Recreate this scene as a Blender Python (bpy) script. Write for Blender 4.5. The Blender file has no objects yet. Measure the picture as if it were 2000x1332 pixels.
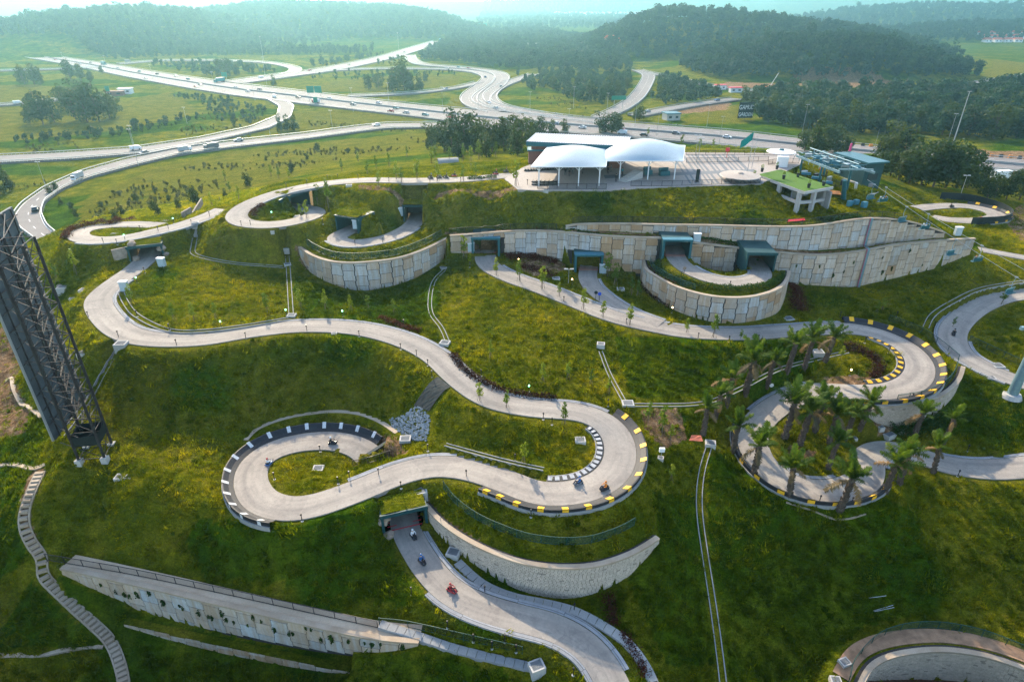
import bpy, bmesh, math, random
import numpy as np
from mathutils import Vector, Matrix

random.seed(7)
RNG = np.random.default_rng(11)
scene = bpy.context.scene
COL = scene.collection

# ------------------------------------------------------------------ camera
FPX, PITCH, CZ = 1230.0, math.radians(28.4), 60.0      # focal length in photo pixels, tilt down, height above the valley floor
cam_data = bpy.data.cameras.new('camera')
cam = bpy.data.objects.new('camera', cam_data)
COL.objects.link(cam)
cam.location = (0, 0, CZ)
cam.rotation_euler = (math.pi / 2 - PITCH, 0, 0)
cam_data.sensor_width = 36.0
cam_data.lens = 36.0 * FPX / 2000.0
cam_data.clip_start = 1.0
cam_data.clip_end = 20000
scene.camera = cam

# ------------------------------------------------------------------ sky and sun
SUN_AZ, SUN_EL = math.radians(-20.0), math.radians(30.0)   # azimuth from +Y towards +X; the sun stands behind the park, a little left
world = bpy.data.worlds.new('World')
scene.world = world
world.use_nodes = True
wn = world.node_tree
wn.nodes.clear()
sky = wn.nodes.new('ShaderNodeTexSky')
sky.sky_type = 'NISHITA'
sky.sun_disc = False
sky.sun_elevation = SUN_EL
sky.sun_rotation = SUN_AZ
sky.air_density = 1.0
sky.dust_density = 1.2
sky.ozone_density = 1.0
bg = wn.nodes.new('ShaderNodeBackground')
bg.inputs['Strength'].default_value = 0.15
wo = wn.nodes.new('ShaderNodeOutputWorld')
wn.links.new(sky.outputs[0], bg.inputs[0])
wn.links.new(bg.outputs[0], wo.inputs[0])

sun_data = bpy.data.lights.new('sun', 'SUN')
sun_data.energy = 3.0
sun_data.angle = math.radians(0.8)
sun_data.color = (1.0, 0.84, 0.62)
sun = bpy.data.objects.new('sun', sun_data)
COL.objects.link(sun)
sun_dir = Vector((math.sin(SUN_AZ) * math.cos(SUN_EL), math.cos(SUN_AZ) * math.cos(SUN_EL), math.sin(SUN_EL)))
sun.rotation_euler = sun_dir.to_track_quat('Z', 'Y').to_euler()
sun.location = (-150, 300, 250)

# ------------------------------------------------------------------ exposure
vs = scene.view_settings
vs.view_transform = 'Standard'
vs.look = 'None'
vs.exposure = 1.5
vs.gamma = 1.0
vs.use_curve_mapping = False
scene.cycles.use_denoising = True
scene.cycles.denoising_prefilter = 'NONE'
scene.cycles.max_bounces = 5
scene.cycles.diffuse_bounces = 2
scene.cycles.use_adaptive_sampling = True
scene.cycles.adaptive_threshold = 0.025
scene.cycles.glossy_bounces = 2
scene.cycles.transparent_max_bounces = 12
scene.cycles.volume_bounces = 0

# ------------------------------------------------------------------ photogrammetry helpers
CP, SP = math.cos(PITCH), math.sin(PITCH)
def ray(px, py):
    x = (px - 1000.0) / FPX
    u = (666.0 - py) / FPX
    return np.array([x, CP + u * SP, -SP + u * CP])
def P(px, py, z):                       # the point of height z seen at a photo pixel
    d = ray(px, py)
    t = (z - CZ) / d[2]
    return np.array([d[0] * t, d[1] * t, z])
def PY(px, py, y):                      # the point at world depth y seen at a photo pixel
    d = ray(px, py)
    t = y / d[1]
    return np.array([d[0] * t, y, CZ + d[2] * t])
def ZAT(x, y, py):                      # height of the point above (x, y) that shows at row py
    u = (666.0 - py) / FPX
    return CZ + y * (-SP + u * CP) / (CP + u * SP)
def proj(p):
    z = p[2] - CZ
    dep = p[1] * CP - z * SP
    up = p[1] * SP + z * CP
    return 1000 + FPX * p[0] / dep, 666 - FPX * up / dep

# ------------------------------------------------------------------ materials
MATS = {}
def new_mat(name):
    m = bpy.data.materials.new(name)
    m.use_nodes = True
    nt = m.node_tree
    b = nt.nodes['Principled BSDF']
    MATS[name] = m
    return m, nt, b
def node(nt, t, **kw):
    n = nt.nodes.new(t)
    for k, v in kw.items():
        if k in n.inputs:
            n.inputs[k].default_value = v
        else:
            setattr(n, k, v)
    return n
def ramp(nt, fac, stops):
    r = nt.nodes.new('ShaderNodeValToRGB')
    while len(r.color_ramp.elements) < len(stops):
        r.color_ramp.elements.new(0.5)
    for e, (p, c) in zip(r.color_ramp.elements, stops):
        e.position = p
        e.color = (*c, 1) if len(c) == 3 else c
    nt.links.new(fac, r.inputs[0])
    return r.outputs[0]
def mixc(nt, fac, a, b, mode='MIX'):
    n = nt.nodes.new('ShaderNodeMix')
    n.data_type = 'RGBA'
    n.blend_type = mode
    n.clamp_factor = True
    for s, v in ((0, fac), (6, a), (7, b)):
        if hasattr(v, 'default_value'):
            nt.links.new(v, n.inputs[s])
        elif s == 0:
            n.inputs[0].default_value = v
        else:
            n.inputs[s].default_value = (*v, 1)
    return n.outputs[2]
def noise(nt, vec, scale, detail=4, rough=0.55, dist=0.0):
    n = node(nt, 'ShaderNodeTexNoise', Scale=scale, Detail=detail, Roughness=rough, Distortion=dist)
    if vec is not None:
        nt.links.new(vec, n.inputs['Vector'])
    return n.outputs[0]
def mapping(nt, vec, scale=(1, 1, 1), rot=(0, 0, 0)):
    n = node(nt, 'ShaderNodeMapping')
    n.inputs['Scale'].default_value = scale
    n.inputs['Rotation'].default_value = rot
    nt.links.new(vec, n.inputs['Vector'])
    return n.outputs[0]
def bump(nt, b, h, strength=0.3, dist=0.05):
    n = node(nt, 'ShaderNodeBump', Strength=strength, Distance=dist)
    nt.links.new(h, n.inputs['Height'])
    nt.links.new(n.outputs[0], b.inputs['Normal'])
def geo_pos(nt):
    return nt.nodes.new('ShaderNodeNewGeometry').outputs['Position']
def obj_rand(nt):
    return nt.nodes.new('ShaderNodeObjectInfo').outputs['Random']
def simple(name, col, rough=0.7, var=0.25, scale=3.0, metal=0.0, bmp=0.0, spec=0.3, objvar=0.0):
    m, nt, b = new_mat(name)
    pos = geo_pos(nt)
    n = noise(nt, pos, scale, 5, 0.6)
    lo = tuple(c * (1 - var) for c in col)
    hi = tuple(min(1, c * (1 + var)) for c in col)
    c = ramp(nt, n, [(0.3, lo), (0.7, hi)])
    if objvar:
        r = obj_rand(nt)
        c2 = ramp(nt, r, [(0.0, tuple(1 - objvar for _ in col)), (1.0, (1, 1, 1))])
        c = mixc(nt, 1.0, c, c2, 'MULTIPLY')
    nt.links.new(c, b.inputs['Base Color'])
    b.inputs['Roughness'].default_value = rough
    b.inputs['Metallic'].default_value = metal
    b.inputs['Specular IOR Level'].default_value = spec
    if bmp:
        bump(nt, b, n, bmp, 0.05)
    return m

def mat_concrete(name, base, warm, scale=0.6, streak=False):
    m, nt, b = new_mat(name)
    pos = geo_pos(nt)
    n1 = noise(nt, pos, scale * 0.35, 3)
    n2 = noise(nt, pos, scale * 6, 6, 0.65)
    c = ramp(nt, n1, [(0.35, base), (0.65, warm)])
    c = mixc(nt, 0.55, c, ramp(nt, n2, [(0.25, (0.72, 0.72, 0.72)), (0.6, (1.06, 1.05, 1.03))]), 'MULTIPLY')
    if streak:                                          # tyre-darkened driving line and transverse joints, laid out along the track
        uv = nt.nodes.new('ShaderNodeUVMap')
        mp = mapping(nt, uv.outputs[0], (0.75, 0.035, 1))
        s = noise(nt, mp, 1.0, 5, 0.6)
        c = mixc(nt, 0.7, c, ramp(nt, s, [(0.34, (0.60, 0.60, 0.62)), (0.58, (1.03, 1.02, 1.0))]), 'MULTIPLY')
        sep = nt.nodes.new('ShaderNodeSeparateXYZ')
        nt.links.new(uv.outputs[0], sep.inputs[0])
        w = node(nt, 'ShaderNodeMath', operation='PINGPONG')
        w.inputs[1].default_value = 5.5
        nt.links.new(sep.outputs[1], w.inputs[0])
        c = mixc(nt, 1.0, c, ramp(nt, w.outputs[0], [(0.0, (0.8, 0.8, 0.8)), (0.006, (0.8, 0.8, 0.8)), (0.01, (1, 1, 1))]), 'MULTIPLY')
        mp2 = mapping(nt, uv.outputs[0], (0.6, 0.6, 1))
        s2 = noise(nt, mp2, 0.9, 6, 0.7, 1.5)
        c = mixc(nt, 0.6, c, ramp(nt, s2, [(0.40, (0.78, 0.78, 0.80)), (0.47, (1, 1, 1))]), 'MULTIPLY')
        mp3 = mapping(nt, uv.outputs[0], (0.25, 0.16, 1))      # slabs poured at different times
        vr = node(nt, 'ShaderNodeTexVoronoi', Scale=1.0)
        nt.links.new(mp3, vr.inputs['Vector'])
        sp = nt.nodes.new('ShaderNodeSeparateColor')
        nt.links.new(vr.outputs['Color'], sp.inputs[0])
        c = mixc(nt, 0.45, c, ramp(nt, sp.outputs[0], [(0, (0.78, 0.78, 0.79)), (1, (1.08, 1.07, 1.05))]), 'MULTIPLY')
    nt.links.new(c, b.inputs['Base Color'])
    b.inputs['Roughness'].default_value = 0.85
    b.inputs['Specular IOR Level'].default_value = 0.25
    bump(nt, b, n2, 0.25, 0.03)
    return m

def mat_panel(name, col, stain, amount, objvar=0.2):
    m, nt, b = new_mat(name)
    pos = geo_pos(nt)
    n2 = noise(nt, pos, 2.5, 6, 0.7)
    mp = mapping(nt, pos, (1.1, 1.1, 0.09))
    st = noise(nt, mp, 1.6, 5, 0.65)                    # runs of rust and mud that washed down the wall
    big = noise(nt, pos, 0.09, 3, 0.6)
    st2 = node(nt, 'ShaderNodeMath', operation='MULTIPLY_ADD')
    st2.inputs[1].default_value = 0.55
    nt.links.new(big, st2.inputs[0])
    nt.links.new(st, st2.inputs[2])
    f = ramp(nt, st2.outputs[0], [(0.62 - amount * 0.3, (0, 0, 0)), (0.92 - amount * 0.3, (1, 1, 1))])
    c = mixc(nt, f, col, stain)
    c = mixc(nt, 0.6, c, ramp(nt, n2, [(0.25, (0.66, 0.66, 0.66)), (0.7, (1.1, 1.1, 1.1))]), 'MULTIPLY')
    r = obj_rand(nt)
    c = mixc(nt, 1.0, c, ramp(nt, r, [(0, (1 - objvar, 1 - objvar, 1 - objvar)), (1, (1.05, 1.05, 1.05))]), 'MULTIPLY')
    nt.links.new(c, b.inputs['Base Color'])
    b.inputs['Roughness'].default_value = 0.9
    b.inputs['Specular IOR Level'].default_value = 0.2
    bump(nt, b, n2, 0.3, 0.03)
    return m

def mat_foliage(name, cols, trans=0.35, scale=0.8, rough=0.6, mow=False):
    m, nt, b = new_mat(name)
    pos = geo_pos(nt)
    n = noise(nt, pos, scale, 4, 0.6)
    r = obj_rand(nt)
    c = ramp(nt, n, [(0.3, cols[0]), (0.55, cols[1]), (0.75, cols[2])])
    c = mixc(nt, 0.8, c, ramp(nt, r, [(0.0, (0.45, 0.60, 0.62)), (0.5, (0.95, 0.95, 0.8)), (1.0, (1.6, 1.3, 0.8))]), 'MULTIPLY')
    if mow:
        ia = nt.nodes.new('ShaderNodeAttribute')
        ia.attribute_type = 'INSTANCER'
        ia.attribute_name = 'cov'
        sp = nt.nodes.new('ShaderNodeSeparateXYZ')
        nt.links.new(ia.outputs['Vector'], sp.inputs[0])
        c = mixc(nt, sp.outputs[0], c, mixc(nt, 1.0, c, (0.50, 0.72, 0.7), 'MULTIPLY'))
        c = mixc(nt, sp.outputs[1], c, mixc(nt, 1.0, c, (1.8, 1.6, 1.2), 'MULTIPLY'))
        c = mixc(nt, 1.0, c, ramp(nt, windrow(nt, pos), [(0.33, (0.60, 0.64, 0.6)), (0.5, (1, 1, 1)), (0.66, (1.4, 1.32, 1.2))]), 'MULTIPLY')  # dry mottling, with relief shading put into the blade colour
    nt.links.new(c, b.inputs['Base Color'])
    b.inputs['Roughness'].default_value = rough
    b.inputs['Specular IOR Level'].default_value = 0.02 if mow else 0.12
    t = nt.nodes.new('ShaderNodeBsdfTranslucent')
    ct = mixc(nt, 1.0, c, (1.5, 1.5, 0.7), 'MULTIPLY')
    nt.links.new(ct, t.inputs[0])
    mx = nt.nodes.new('ShaderNodeMixShader')
    mx.inputs[0].default_value = trans
    nt.links.new(b.outputs[0], mx.inputs[1])
    nt.links.new(t.outputs[0], mx.inputs[2])
    nt.links.new(mx.outputs[0], nt.nodes['Material Output'].inputs[0])
    return m

def windrow(nt, pos):                                     # mown swathes; also drives colour standing in for their relief shading
    return noise(nt, mapping(nt, pos, (1.2, 2.4, 2.0), (0, 0, 0.25)), 1.0, 6, 0.8, 0.4)
def mat_ground():
    m, nt, b = new_mat('ground_cover')
    pos = geo_pos(nt)
    a = nt.nodes.new('ShaderNodeVertexColor')
    a.layer_name = 'cover'                                # r bare earth, g lush growth plus painted shade, b dry grass plus painted sun
    sep = nt.nodes.new('ShaderNodeSeparateColor')
    nt.links.new(a.outputs[0], sep.inputs[0])
    n0 = noise(nt, pos, 0.035, 4, 0.6)
    n1 = noise(nt, pos, 0.16, 5, 0.65)
    n2 = noise(nt, pos, 0.9, 5, 0.65)
    n3 = noise(nt, pos, 5.0, 4, 0.7)
    gcol = ramp(nt, n1, [(0.28, (0.042, 0.068, 0.003)), (0.45, (0.098, 0.114, 0.006)), (0.58, (0.158, 0.152, 0.010)), (0.78, (0.225, 0.185, 0.022))])
    dcol = ramp(nt, n1, [(0.3, (0.075, 0.085, 0.008)), (0.5, (0.125, 0.125, 0.012)), (0.72, (0.175, 0.150, 0.024))])
    lcol = ramp(nt, n1, [(0.3, (0.020, 0.050, 0.003)), (0.55, (0.050, 0.098, 0.004)), (0.75, (0.11, 0.145, 0.006))])
    def mask(ch, n, w):
        ad = node(nt, 'ShaderNodeMath', operation='MULTIPLY_ADD')
        nt.links.new(n, ad.inputs[0])
        ad.inputs[1].default_value = w
        nt.links.new(ch, ad.inputs[2])
        su = node(nt, 'ShaderNodeMath', operation='SUBTRACT')
        nt.links.new(ad.outputs[0], su.inputs[0])
        su.inputs[1].default_value = w * 0.5
        return ramp(nt, su.outputs[0], [(0.35, (0, 0, 0)), (0.65, (1, 1, 1))])
    c = mixc(nt, mask(sep.outputs[2], n0, 0.9), gcol, dcol)
    c = mixc(nt, mask(sep.outputs[1], n0, 0.9), c, lcol)
    ecol = ramp(nt, n2, [(0.3, (0.13, 0.075, 0.04)), (0.55, (0.24, 0.15, 0.085)), (0.75, (0.33, 0.25, 0.17))])
    c = mixc(nt, mask(sep.outputs[0], n2, 0.9), c, ecol)
    c = mixc(nt, 0.75, c, ramp(nt, n2, [(0.25, (0.55, 0.57, 0.55)), (0.5, (1, 1, 1)), (0.75, (1.35, 1.3, 1.2))]), 'MULTIPLY')
    c = mixc(nt, 0.8, c, ramp(nt, n3, [(0.3, (0.35, 0.38, 0.35)), (0.5, (1, 1, 1)), (0.7, (1.7, 1.6, 1.4))]), 'MULTIPLY')
    w = windrow(nt, pos)
    c = mixc(nt, 1.0, c, ramp(nt, w, [(0.33, (0.62, 0.66, 0.62)), (0.5, (1, 1, 1)), (0.66, (1.4, 1.32, 1.2))]), 'MULTIPLY')  # green and dry mottling that also carries relief shading as colour
    nt.links.new(c, b.inputs['Base Color'])
    b.inputs['Roughness'].default_value = 0.95
    b.inputs['Specular IOR Level'].default_value = 0.0
    #                  # the windrows left by mowing
    bump(nt, b, w, 1.0, 0.42)
    return m

mat_ground()
mat_concrete('track_concrete', (0.31, 0.28, 0.245), (0.37, 0.335, 0.29), 0.5, True)
mat_concrete('pale_concrete', (0.42, 0.42, 0.40), (0.48, 0.45, 0.41), 0.8)
mat_concrete('grey_concrete', (0.27, 0.28, 0.28), (0.34, 0.33, 0.31), 0.8)
mat_concrete('drain_concrete', (0.24, 0.245, 0.24), (0.34, 0.32, 0.29), 1.2)
mat_concrete('road_asphalt', (0.165, 0.155, 0.15), (0.205, 0.187, 0.178), 0.03)
mat_concrete('path_stone', (0.36, 0.275, 0.19), (0.44, 0.36, 0.27), 1.2)
mat_concrete('walk_sand', (0.50, 0.37, 0.25), (0.58, 0.46, 0.33), 0.9)
mat_panel('panel_grey', (0.55, 0.58, 0.58), (0.46, 0.38, 0.29), 0.15)
mat_panel('panel_sand', (0.60, 0.545, 0.475), (0.52, 0.39, 0.27), 0.25)
mat_panel('panel_rust', (0.56, 0.49, 0.41), (0.46, 0.30, 0.17), 0.45)
mat_panel('wall_face', (0.48, 0.43, 0.37), (0.44, 0.27, 0.14), 0.6, 0.02)
simple('joint_dark', (0.045, 0.042, 0.04), 0.95)
simple('black_rubber', (0.022, 0.024, 0.028), 0.6, 0.3)
simple('kerb_yellow', (0.78, 0.43, 0.02), 0.55, 0.18, 4)
simple('kerb_white', (0.62, 0.62, 0.60), 0.6, 0.2, 4)
simple('kerb_grey', (0.36, 0.37, 0.38), 0.7, 0.2, 4)
simple('white_paint', (0.78, 0.78, 0.76), 0.5, 0.06)
simple('road_line', (0.55, 0.54, 0.52), 0.7, 0.15)
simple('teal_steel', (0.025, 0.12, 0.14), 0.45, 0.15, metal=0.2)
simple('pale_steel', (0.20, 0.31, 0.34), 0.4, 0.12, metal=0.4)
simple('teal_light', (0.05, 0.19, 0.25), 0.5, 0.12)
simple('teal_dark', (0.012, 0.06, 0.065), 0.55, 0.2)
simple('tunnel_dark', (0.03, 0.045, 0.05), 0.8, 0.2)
simple('fence_green', (0.012, 0.06, 0.045), 0.5, 0.15)
simple('black_metal', (0.015, 0.015, 0.017), 0.45, 0.2, spec=0.4)
simple('galvanised', (0.40, 0.42, 0.43), 0.4, 0.1, metal=0.5)
simple('billboard_steel', (0.030, 0.028, 0.028), 0.55, 0.3)
simple('billboard_back', (0.085, 0.105, 0.115), 0.7, 0.25, 0.5)
simple('cabinet_blue', (0.42, 0.50, 0.52), 0.5, 0.08)
simple('lamp_glass', (0.8, 0.78, 0.7), 0.3, 0.02)
simple('roof_pale', (0.47, 0.46, 0.45), 0.45, 0.1, 0.5)
simple('membrane', (0.34, 0.43, 0.47), 0.45, 0.05, 0.4)
simple('brick_wall', (0.22, 0.10, 0.075), 0.8, 0.2)
simple('artificial_turf', (0.055, 0.135, 0.006), 0.9, 0.2, 6, bmp=0.3)
simple('orange_panel', (0.55, 0.20, 0.04), 0.6, 0.15)
simple('beige_disc', (0.34, 0.29, 0.24), 0.6, 0.08)
simple('paving_pale', (0.33, 0.29, 0.255), 0.8, 0.12, 2)
simple('paving_grey', (0.15, 0.165, 0.175), 0.8, 0.15, 2)
simple('trunk_bark', (0.10, 0.075, 0.05), 0.95, 0.4, 6, bmp=0.5)
simple('palm_bark', (0.11, 0.085, 0.065), 0.95, 0.5, 9, bmp=0.6)
simple('stake_wood', (0.22, 0.17, 0.12), 0.9, 0.2)
simple('mulch', (0.12, 0.05, 0.03), 0.95, 0.5, 4, bmp=0.6)
simple('earth', (0.30, 0.185, 0.11), 0.95, 0.35, 0.8, bmp=0.4)
simple('rock_grey', (0.36, 0.40, 0.42), 0.9, 0.25, 3, bmp=0.4, objvar=0.35)
simple('rock_brown', (0.34, 0.27, 0.21), 0.9, 0.3, 1.5, bmp=0.5, objvar=0.3)
simple('geotextile', (0.022, 0.03, 0.03), 0.85, 0.35, 1.5, bmp=0.4)
simple('sign_green', (0.0, 0.20, 0.12), 0.5, 0.05)
simple('sign_black', (0.012, 0.02, 0.02), 0.6, 0.1)
simple('sign_red', (0.60, 0.03, 0.05), 0.5, 0.05)
simple('sign_blue', (0.02, 0.08, 0.50), 0.5, 0.05)
simple('flag_teal', (0.0, 0.22, 0.19), 0.7, 0.1)
simple('tile_red', (0.55, 0.16, 0.09), 0.7, 0.15)
simple('skin', (0.42, 0.25, 0.17), 0.6, 0.05)
simple('trousers', (0.02, 0.025, 0.04), 0.8, 0.2)
simple('window_glass', (0.03, 0.05, 0.06), 0.12, 0.1, spec=0.6)
simple('tyre', (0.018, 0.018, 0.02), 0.8, 0.2)
for nm, c in (('white', (0.75, 0.76, 0.76)), ('silver', (0.42, 0.45, 0.46)), ('black', (0.02, 0.022, 0.025)), ('blue', (0.03, 0.12, 0.30)), ('red', (0.40, 0.03, 0.03)), ('teal', (0.03, 0.22, 0.24)), ('grey', (0.16, 0.17, 0.18)), ('orange', (0.62, 0.22, 0.03)), ('pink', (0.60, 0.08, 0.20))):
    simple('paint_' + nm, c, 0.3, 0.05, spec=0.5)
    simple('cloth_' + nm, c, 0.85, 0.12, 8)
mat_foliage('leaf_tree', ((0.018, 0.038, 0.010), (0.040, 0.068, 0.013), (0.075, 0.095, 0.020)))
mat_foliage('leaf_forest', ((0.008, 0.032, 0.016), (0.020, 0.055, 0.022), (0.045, 0.085, 0.024)), 0.3, 0.5)
mat_foliage('leaf_young', ((0.07, 0.13, 0.015), (0.14, 0.20, 0.025), (0.22, 0.26, 0.05)), 0.4)
mat_foliage('leaf_palm', ((0.040, 0.085, 0.012), (0.085, 0.145, 0.018), (0.17, 0.21, 0.03)), 0.4, 1.2)
mat_foliage('leaf_dry', ((0.12, 0.085, 0.05), (0.20, 0.15, 0.09), (0.26, 0.20, 0.13)), 0.25)
mat_foliage('leaf_scrub', ((0.040, 0.052, 0.010), (0.080, 0.088, 0.018), (0.14, 0.125, 0.03)), 0.3, 0.3)
mat_foliage('leaf_red', ((0.035, 0.010, 0.010), (0.075, 0.022, 0.016), (0.11, 0.045, 0.02)), 0.25, 2.0)
mat_foliage('leaf_hedge', ((0.012, 0.040, 0.008), (0.030, 0.075, 0.012), (0.06, 0.11, 0.02)), 0.25, 2.0)
mat_foliage('blade', ((0.048, 0.082, 0.003), (0.142, 0.160, 0.006), (0.240, 0.225, 0.016)), 0.5, 0.13, 0.95, mow=True)

def mat_blocks(name, c1, c2, w, h, mortar):
    m, nt, b = new_mat(name)
    uv = nt.nodes.new('ShaderNodeUVMap')
    bt = node(nt, 'ShaderNodeTexBrick')
    bt.inputs['Scale'].default_value = 1.0
    bt.inputs['Brick Width'].default_value = w
    bt.inputs['Row Height'].default_value = h
    bt.inputs['Mortar Size'].default_value = mortar
    bt.inputs['Color1'].default_value = (*c1, 1)
    bt.inputs['Color2'].default_value = (*c2, 1)
    bt.inputs['Mortar'].default_value = tuple(x * 0.45 for x in c1) + (1,)
    nt.links.new(uv.outputs[0], bt.inputs['Vector'])
    n = noise(nt, geo_pos(nt), 1.2, 6, 0.7)
    c = mixc(nt, 0.7, bt.outputs[0], ramp(nt, n, [(0.25, (0.6, 0.6, 0.6)), (0.7, (1.15, 1.13, 1.1))]), 'MULTIPLY')
    nt.links.new(c, b.inputs['Base Color'])
    b.inputs['Roughness'].default_value = 0.9
    iv = node(nt, 'ShaderNodeMath', operation='SUBTRACT')
    iv.inputs[0].default_value = 1.0
    nt.links.new(bt.outputs['Fac'], iv.inputs[1])
    bump(nt, b, iv.outputs[0], 0.8, 0.04)
    return m
mat_blocks('kerb_pavers', (0.24, 0.25, 0.26), (0.32, 0.33, 0.34), 0.42, 5.0, 0.03)
def mat_blockwall():                                     # face of the modular block walls (the blocks themselves are geometry)
    m, nt, b = new_mat('block_face')
    pos = geo_pos(nt)
    n = noise(nt, pos, 2.0, 5, 0.7)
    n1 = noise(nt, pos, 0.25, 3)
    a = nt.nodes.new('ShaderNodeVertexColor')
    a.layer_name = 'tone'
    c = ramp(nt, n1, [(0.35, (0.50, 0.45, 0.39)), (0.65, (0.58, 0.52, 0.45))])
    c = mixc(nt, 1.0, c, a.outputs[0], 'MULTIPLY')
    c = mixc(nt, 0.6, c, ramp(nt, n, [(0.25, (0.65, 0.65, 0.65)), (0.7, (1.1, 1.1, 1.1))]), 'MULTIPLY')
    nt.links.new(c, b.inputs['Base Color'])
    b.inputs['Roughness'].default_value = 0.95
    bump(nt, b, n, 0.4, 0.04)
mat_blockwall()
def mat_mesh(name, col, alpha):                          # wire mesh, too fine to resolve
    m, nt, b = new_mat(name)
    b.inputs['Base Color'].default_value = (*col, 1)
    b.inputs['Roughness'].default_value = 0.6
    b.inputs['Alpha'].default_value = alpha
mat_mesh('mesh_green', (0.012, 0.07, 0.055), 0.42)
mat_mesh('mesh_rail', (0.02, 0.03, 0.03), 0.25)
def mat_lit(name, col, strength):
    m, nt, b = new_mat(name)
    b.inputs['Base Color'].default_value = (*col, 1)
    b.inputs['Emission Color'].default_value = (*col, 1)
    b.inputs['Emission Strength'].default_value = strength
mat_lit('lit_warm', (1.0, 0.62, 0.25), 6.0)
mat_lit('lit_green', (0.25, 1.0, 0.55), 2.5)
mat_lit('lit_blue', (0.05, 0.12, 1.0), 6.0)

# ------------------------------------------------------------------ object helpers
def props(o, label=None, cat=None, group=None, kind=None):
    if label: o['label'] = label
    if cat: o['category'] = cat
    if group: o['group'] = group
    if kind: o['kind'] = kind
    return o
def thing(name, label, cat, loc=(0, 0, 0), rz=0.0, group=None):
    o = bpy.data.objects.new(name, None)
    o.empty_display_size = 0.3
    COL.objects.link(o)
    o.location = Vector([float(v) for v in loc])
    o.rotation_euler = (0, 0, rz)
    return props(o, label, cat, group)
def put(name, mesh, parent=None, loc=(0, 0, 0), rz=0.0, sc=None):
    o = bpy.data.objects.new(name, mesh)
    COL.objects.link(o)
    if parent is not None: o.parent = parent
    o.location = Vector([float(v) for v in loc])
    if rz: o.rotation_euler = (0, 0, rz)
    if sc is not None: o.scale = (sc, sc, sc) if isinstance(sc, (int, float)) else sc
    return o
class MB:
    def __init__(self):
        self.v, self.f, self.m, self.uv, self.tone = [], [], [], {}, {}
        self.cur = 0
    def quad(self, *pts, uv=None):
        i = len(self.v)
        self.v.extend([tuple(float(c) for c in p) for p in pts])
        self.f.append(tuple(range(i, i + len(pts))))
        self.m.append(self.cur)
        if uv is not None: self.uv[len(self.f) - 1] = uv
    def box(self, c, s, rz=0.0, rot=None, taper=1.0):
        hx, hy, hz = s[0] / 2, s[1] / 2, s[2] / 2
        R = rot if rot is not None else Matrix.Rotation(rz, 3, 'Z')
        c = Vector([float(q) for q in c])
        i = len(self.v)
        for dz in (-1, 1):
            k = taper if dz > 0 else 1.0
            for dx, dy in ((-1, -1), (1, -1), (1, 1), (-1, 1)):
                self.v.append(tuple(c + R @ Vector((dx * hx * k, dy * hy * k, dz * hz))))
        for q in ((0, 3, 2, 1), (4, 5, 6, 7), (0, 1, 5, 4), (1, 2, 6, 5), (2, 3, 7, 6), (3, 0, 4, 7)):
            self.f.append(tuple(i + k for k in q))
            self.m.append(self.cur)
    def tube(self, a, b, r0, r1=None, n=6, cap=True):
        a, b = Vector([float(q) for q in a]), Vector([float(q) for q in b])
        r1 = r0 if r1 is None else r1
        d = b - a
        if d.length < 1e-6: return
        q = d.to_track_quat('Z', 'Y').to_matrix()
        i = len(self.v)
        for p, r in ((a, r0), (b, r1)):
            for k in range(n):
                t = 2 * math.pi * k / n
                self.v.append(tuple(p + q @ Vector((math.cos(t) * r, math.sin(t) * r, 0))))
        for k in range(n):
            self.f.append((i + k, i + (k + 1) % n, i + n + (k + 1) % n, i + n + k))
            self.m.append(self.cur)
        if cap:
            self.f.append(tuple(i + k for k in reversed(range(n)))); self.m.append(self.cur)
            self.f.append(tuple(i + n + k for k in range(n))); self.m.append(self.cur)
    def path(self, pts, r, n=6):
        for a, b in zip(pts[:-1], pts[1:]): self.tube(a, b, r, r, n)
    def disc(self, c, r, h, n=24, r2=None, dome=0.0):
        c = Vector([float(q) for q in c])
        r2 = r if r2 is None else r2
        i = len(self.v)
        for z, rr in ((0, r), (h, r2)):
            for k in range(n):
                t = 2 * math.pi * k / n
                self.v.append((c.x + math.cos(t) * rr, c.y + math.sin(t) * rr, c.z + z))
        for k in range(n):
            self.f.append((i + k, i + (k + 1) % n, i + n + (k + 1) % n, i + n + k)); self.m.append(self.cur)
        self.f.append(tuple(i + k for k in reversed(range(n)))); self.m.append(self.cur)
        self.v.append((c.x, c.y, c.z + h + dome))
        for k in range(n):
            self.f.append((i + n + k, i + n + (k + 1) % n, i + 2 * n)); self.m.append(self.cur)
    def mesh(self, name, mats, smooth=False):
        me = bpy.data.meshes.new(name)
        me.from_pydata(self.v, [], self.f)
        for mt in (mats if isinstance(mats, (list, tuple)) else [mats]):
            me.materials.append(MATS[mt])
        if max(self.m, default=0) > 0:
            me.polygons.foreach_set('material_index', self.m)
        if self.uv:
            lay = me.uv_layers.new(name='UVMap')
            for fi, uvs in self.uv.items():
                for li, u in zip(me.polygons[fi].loop_indices, uvs):
                    lay.data[li].uv = (float(u[0]), float(u[1]))
        if smooth:
            me.polygons.foreach_set('use_smooth', [True] * len(me.polygons))
        me.update()
        return me
    def build(self, name, mats, parent=None, smooth=False, loc=(0, 0, 0), rz=0.0):
        return put(name, self.mesh(name, mats, smooth), parent, loc, rz)

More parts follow.
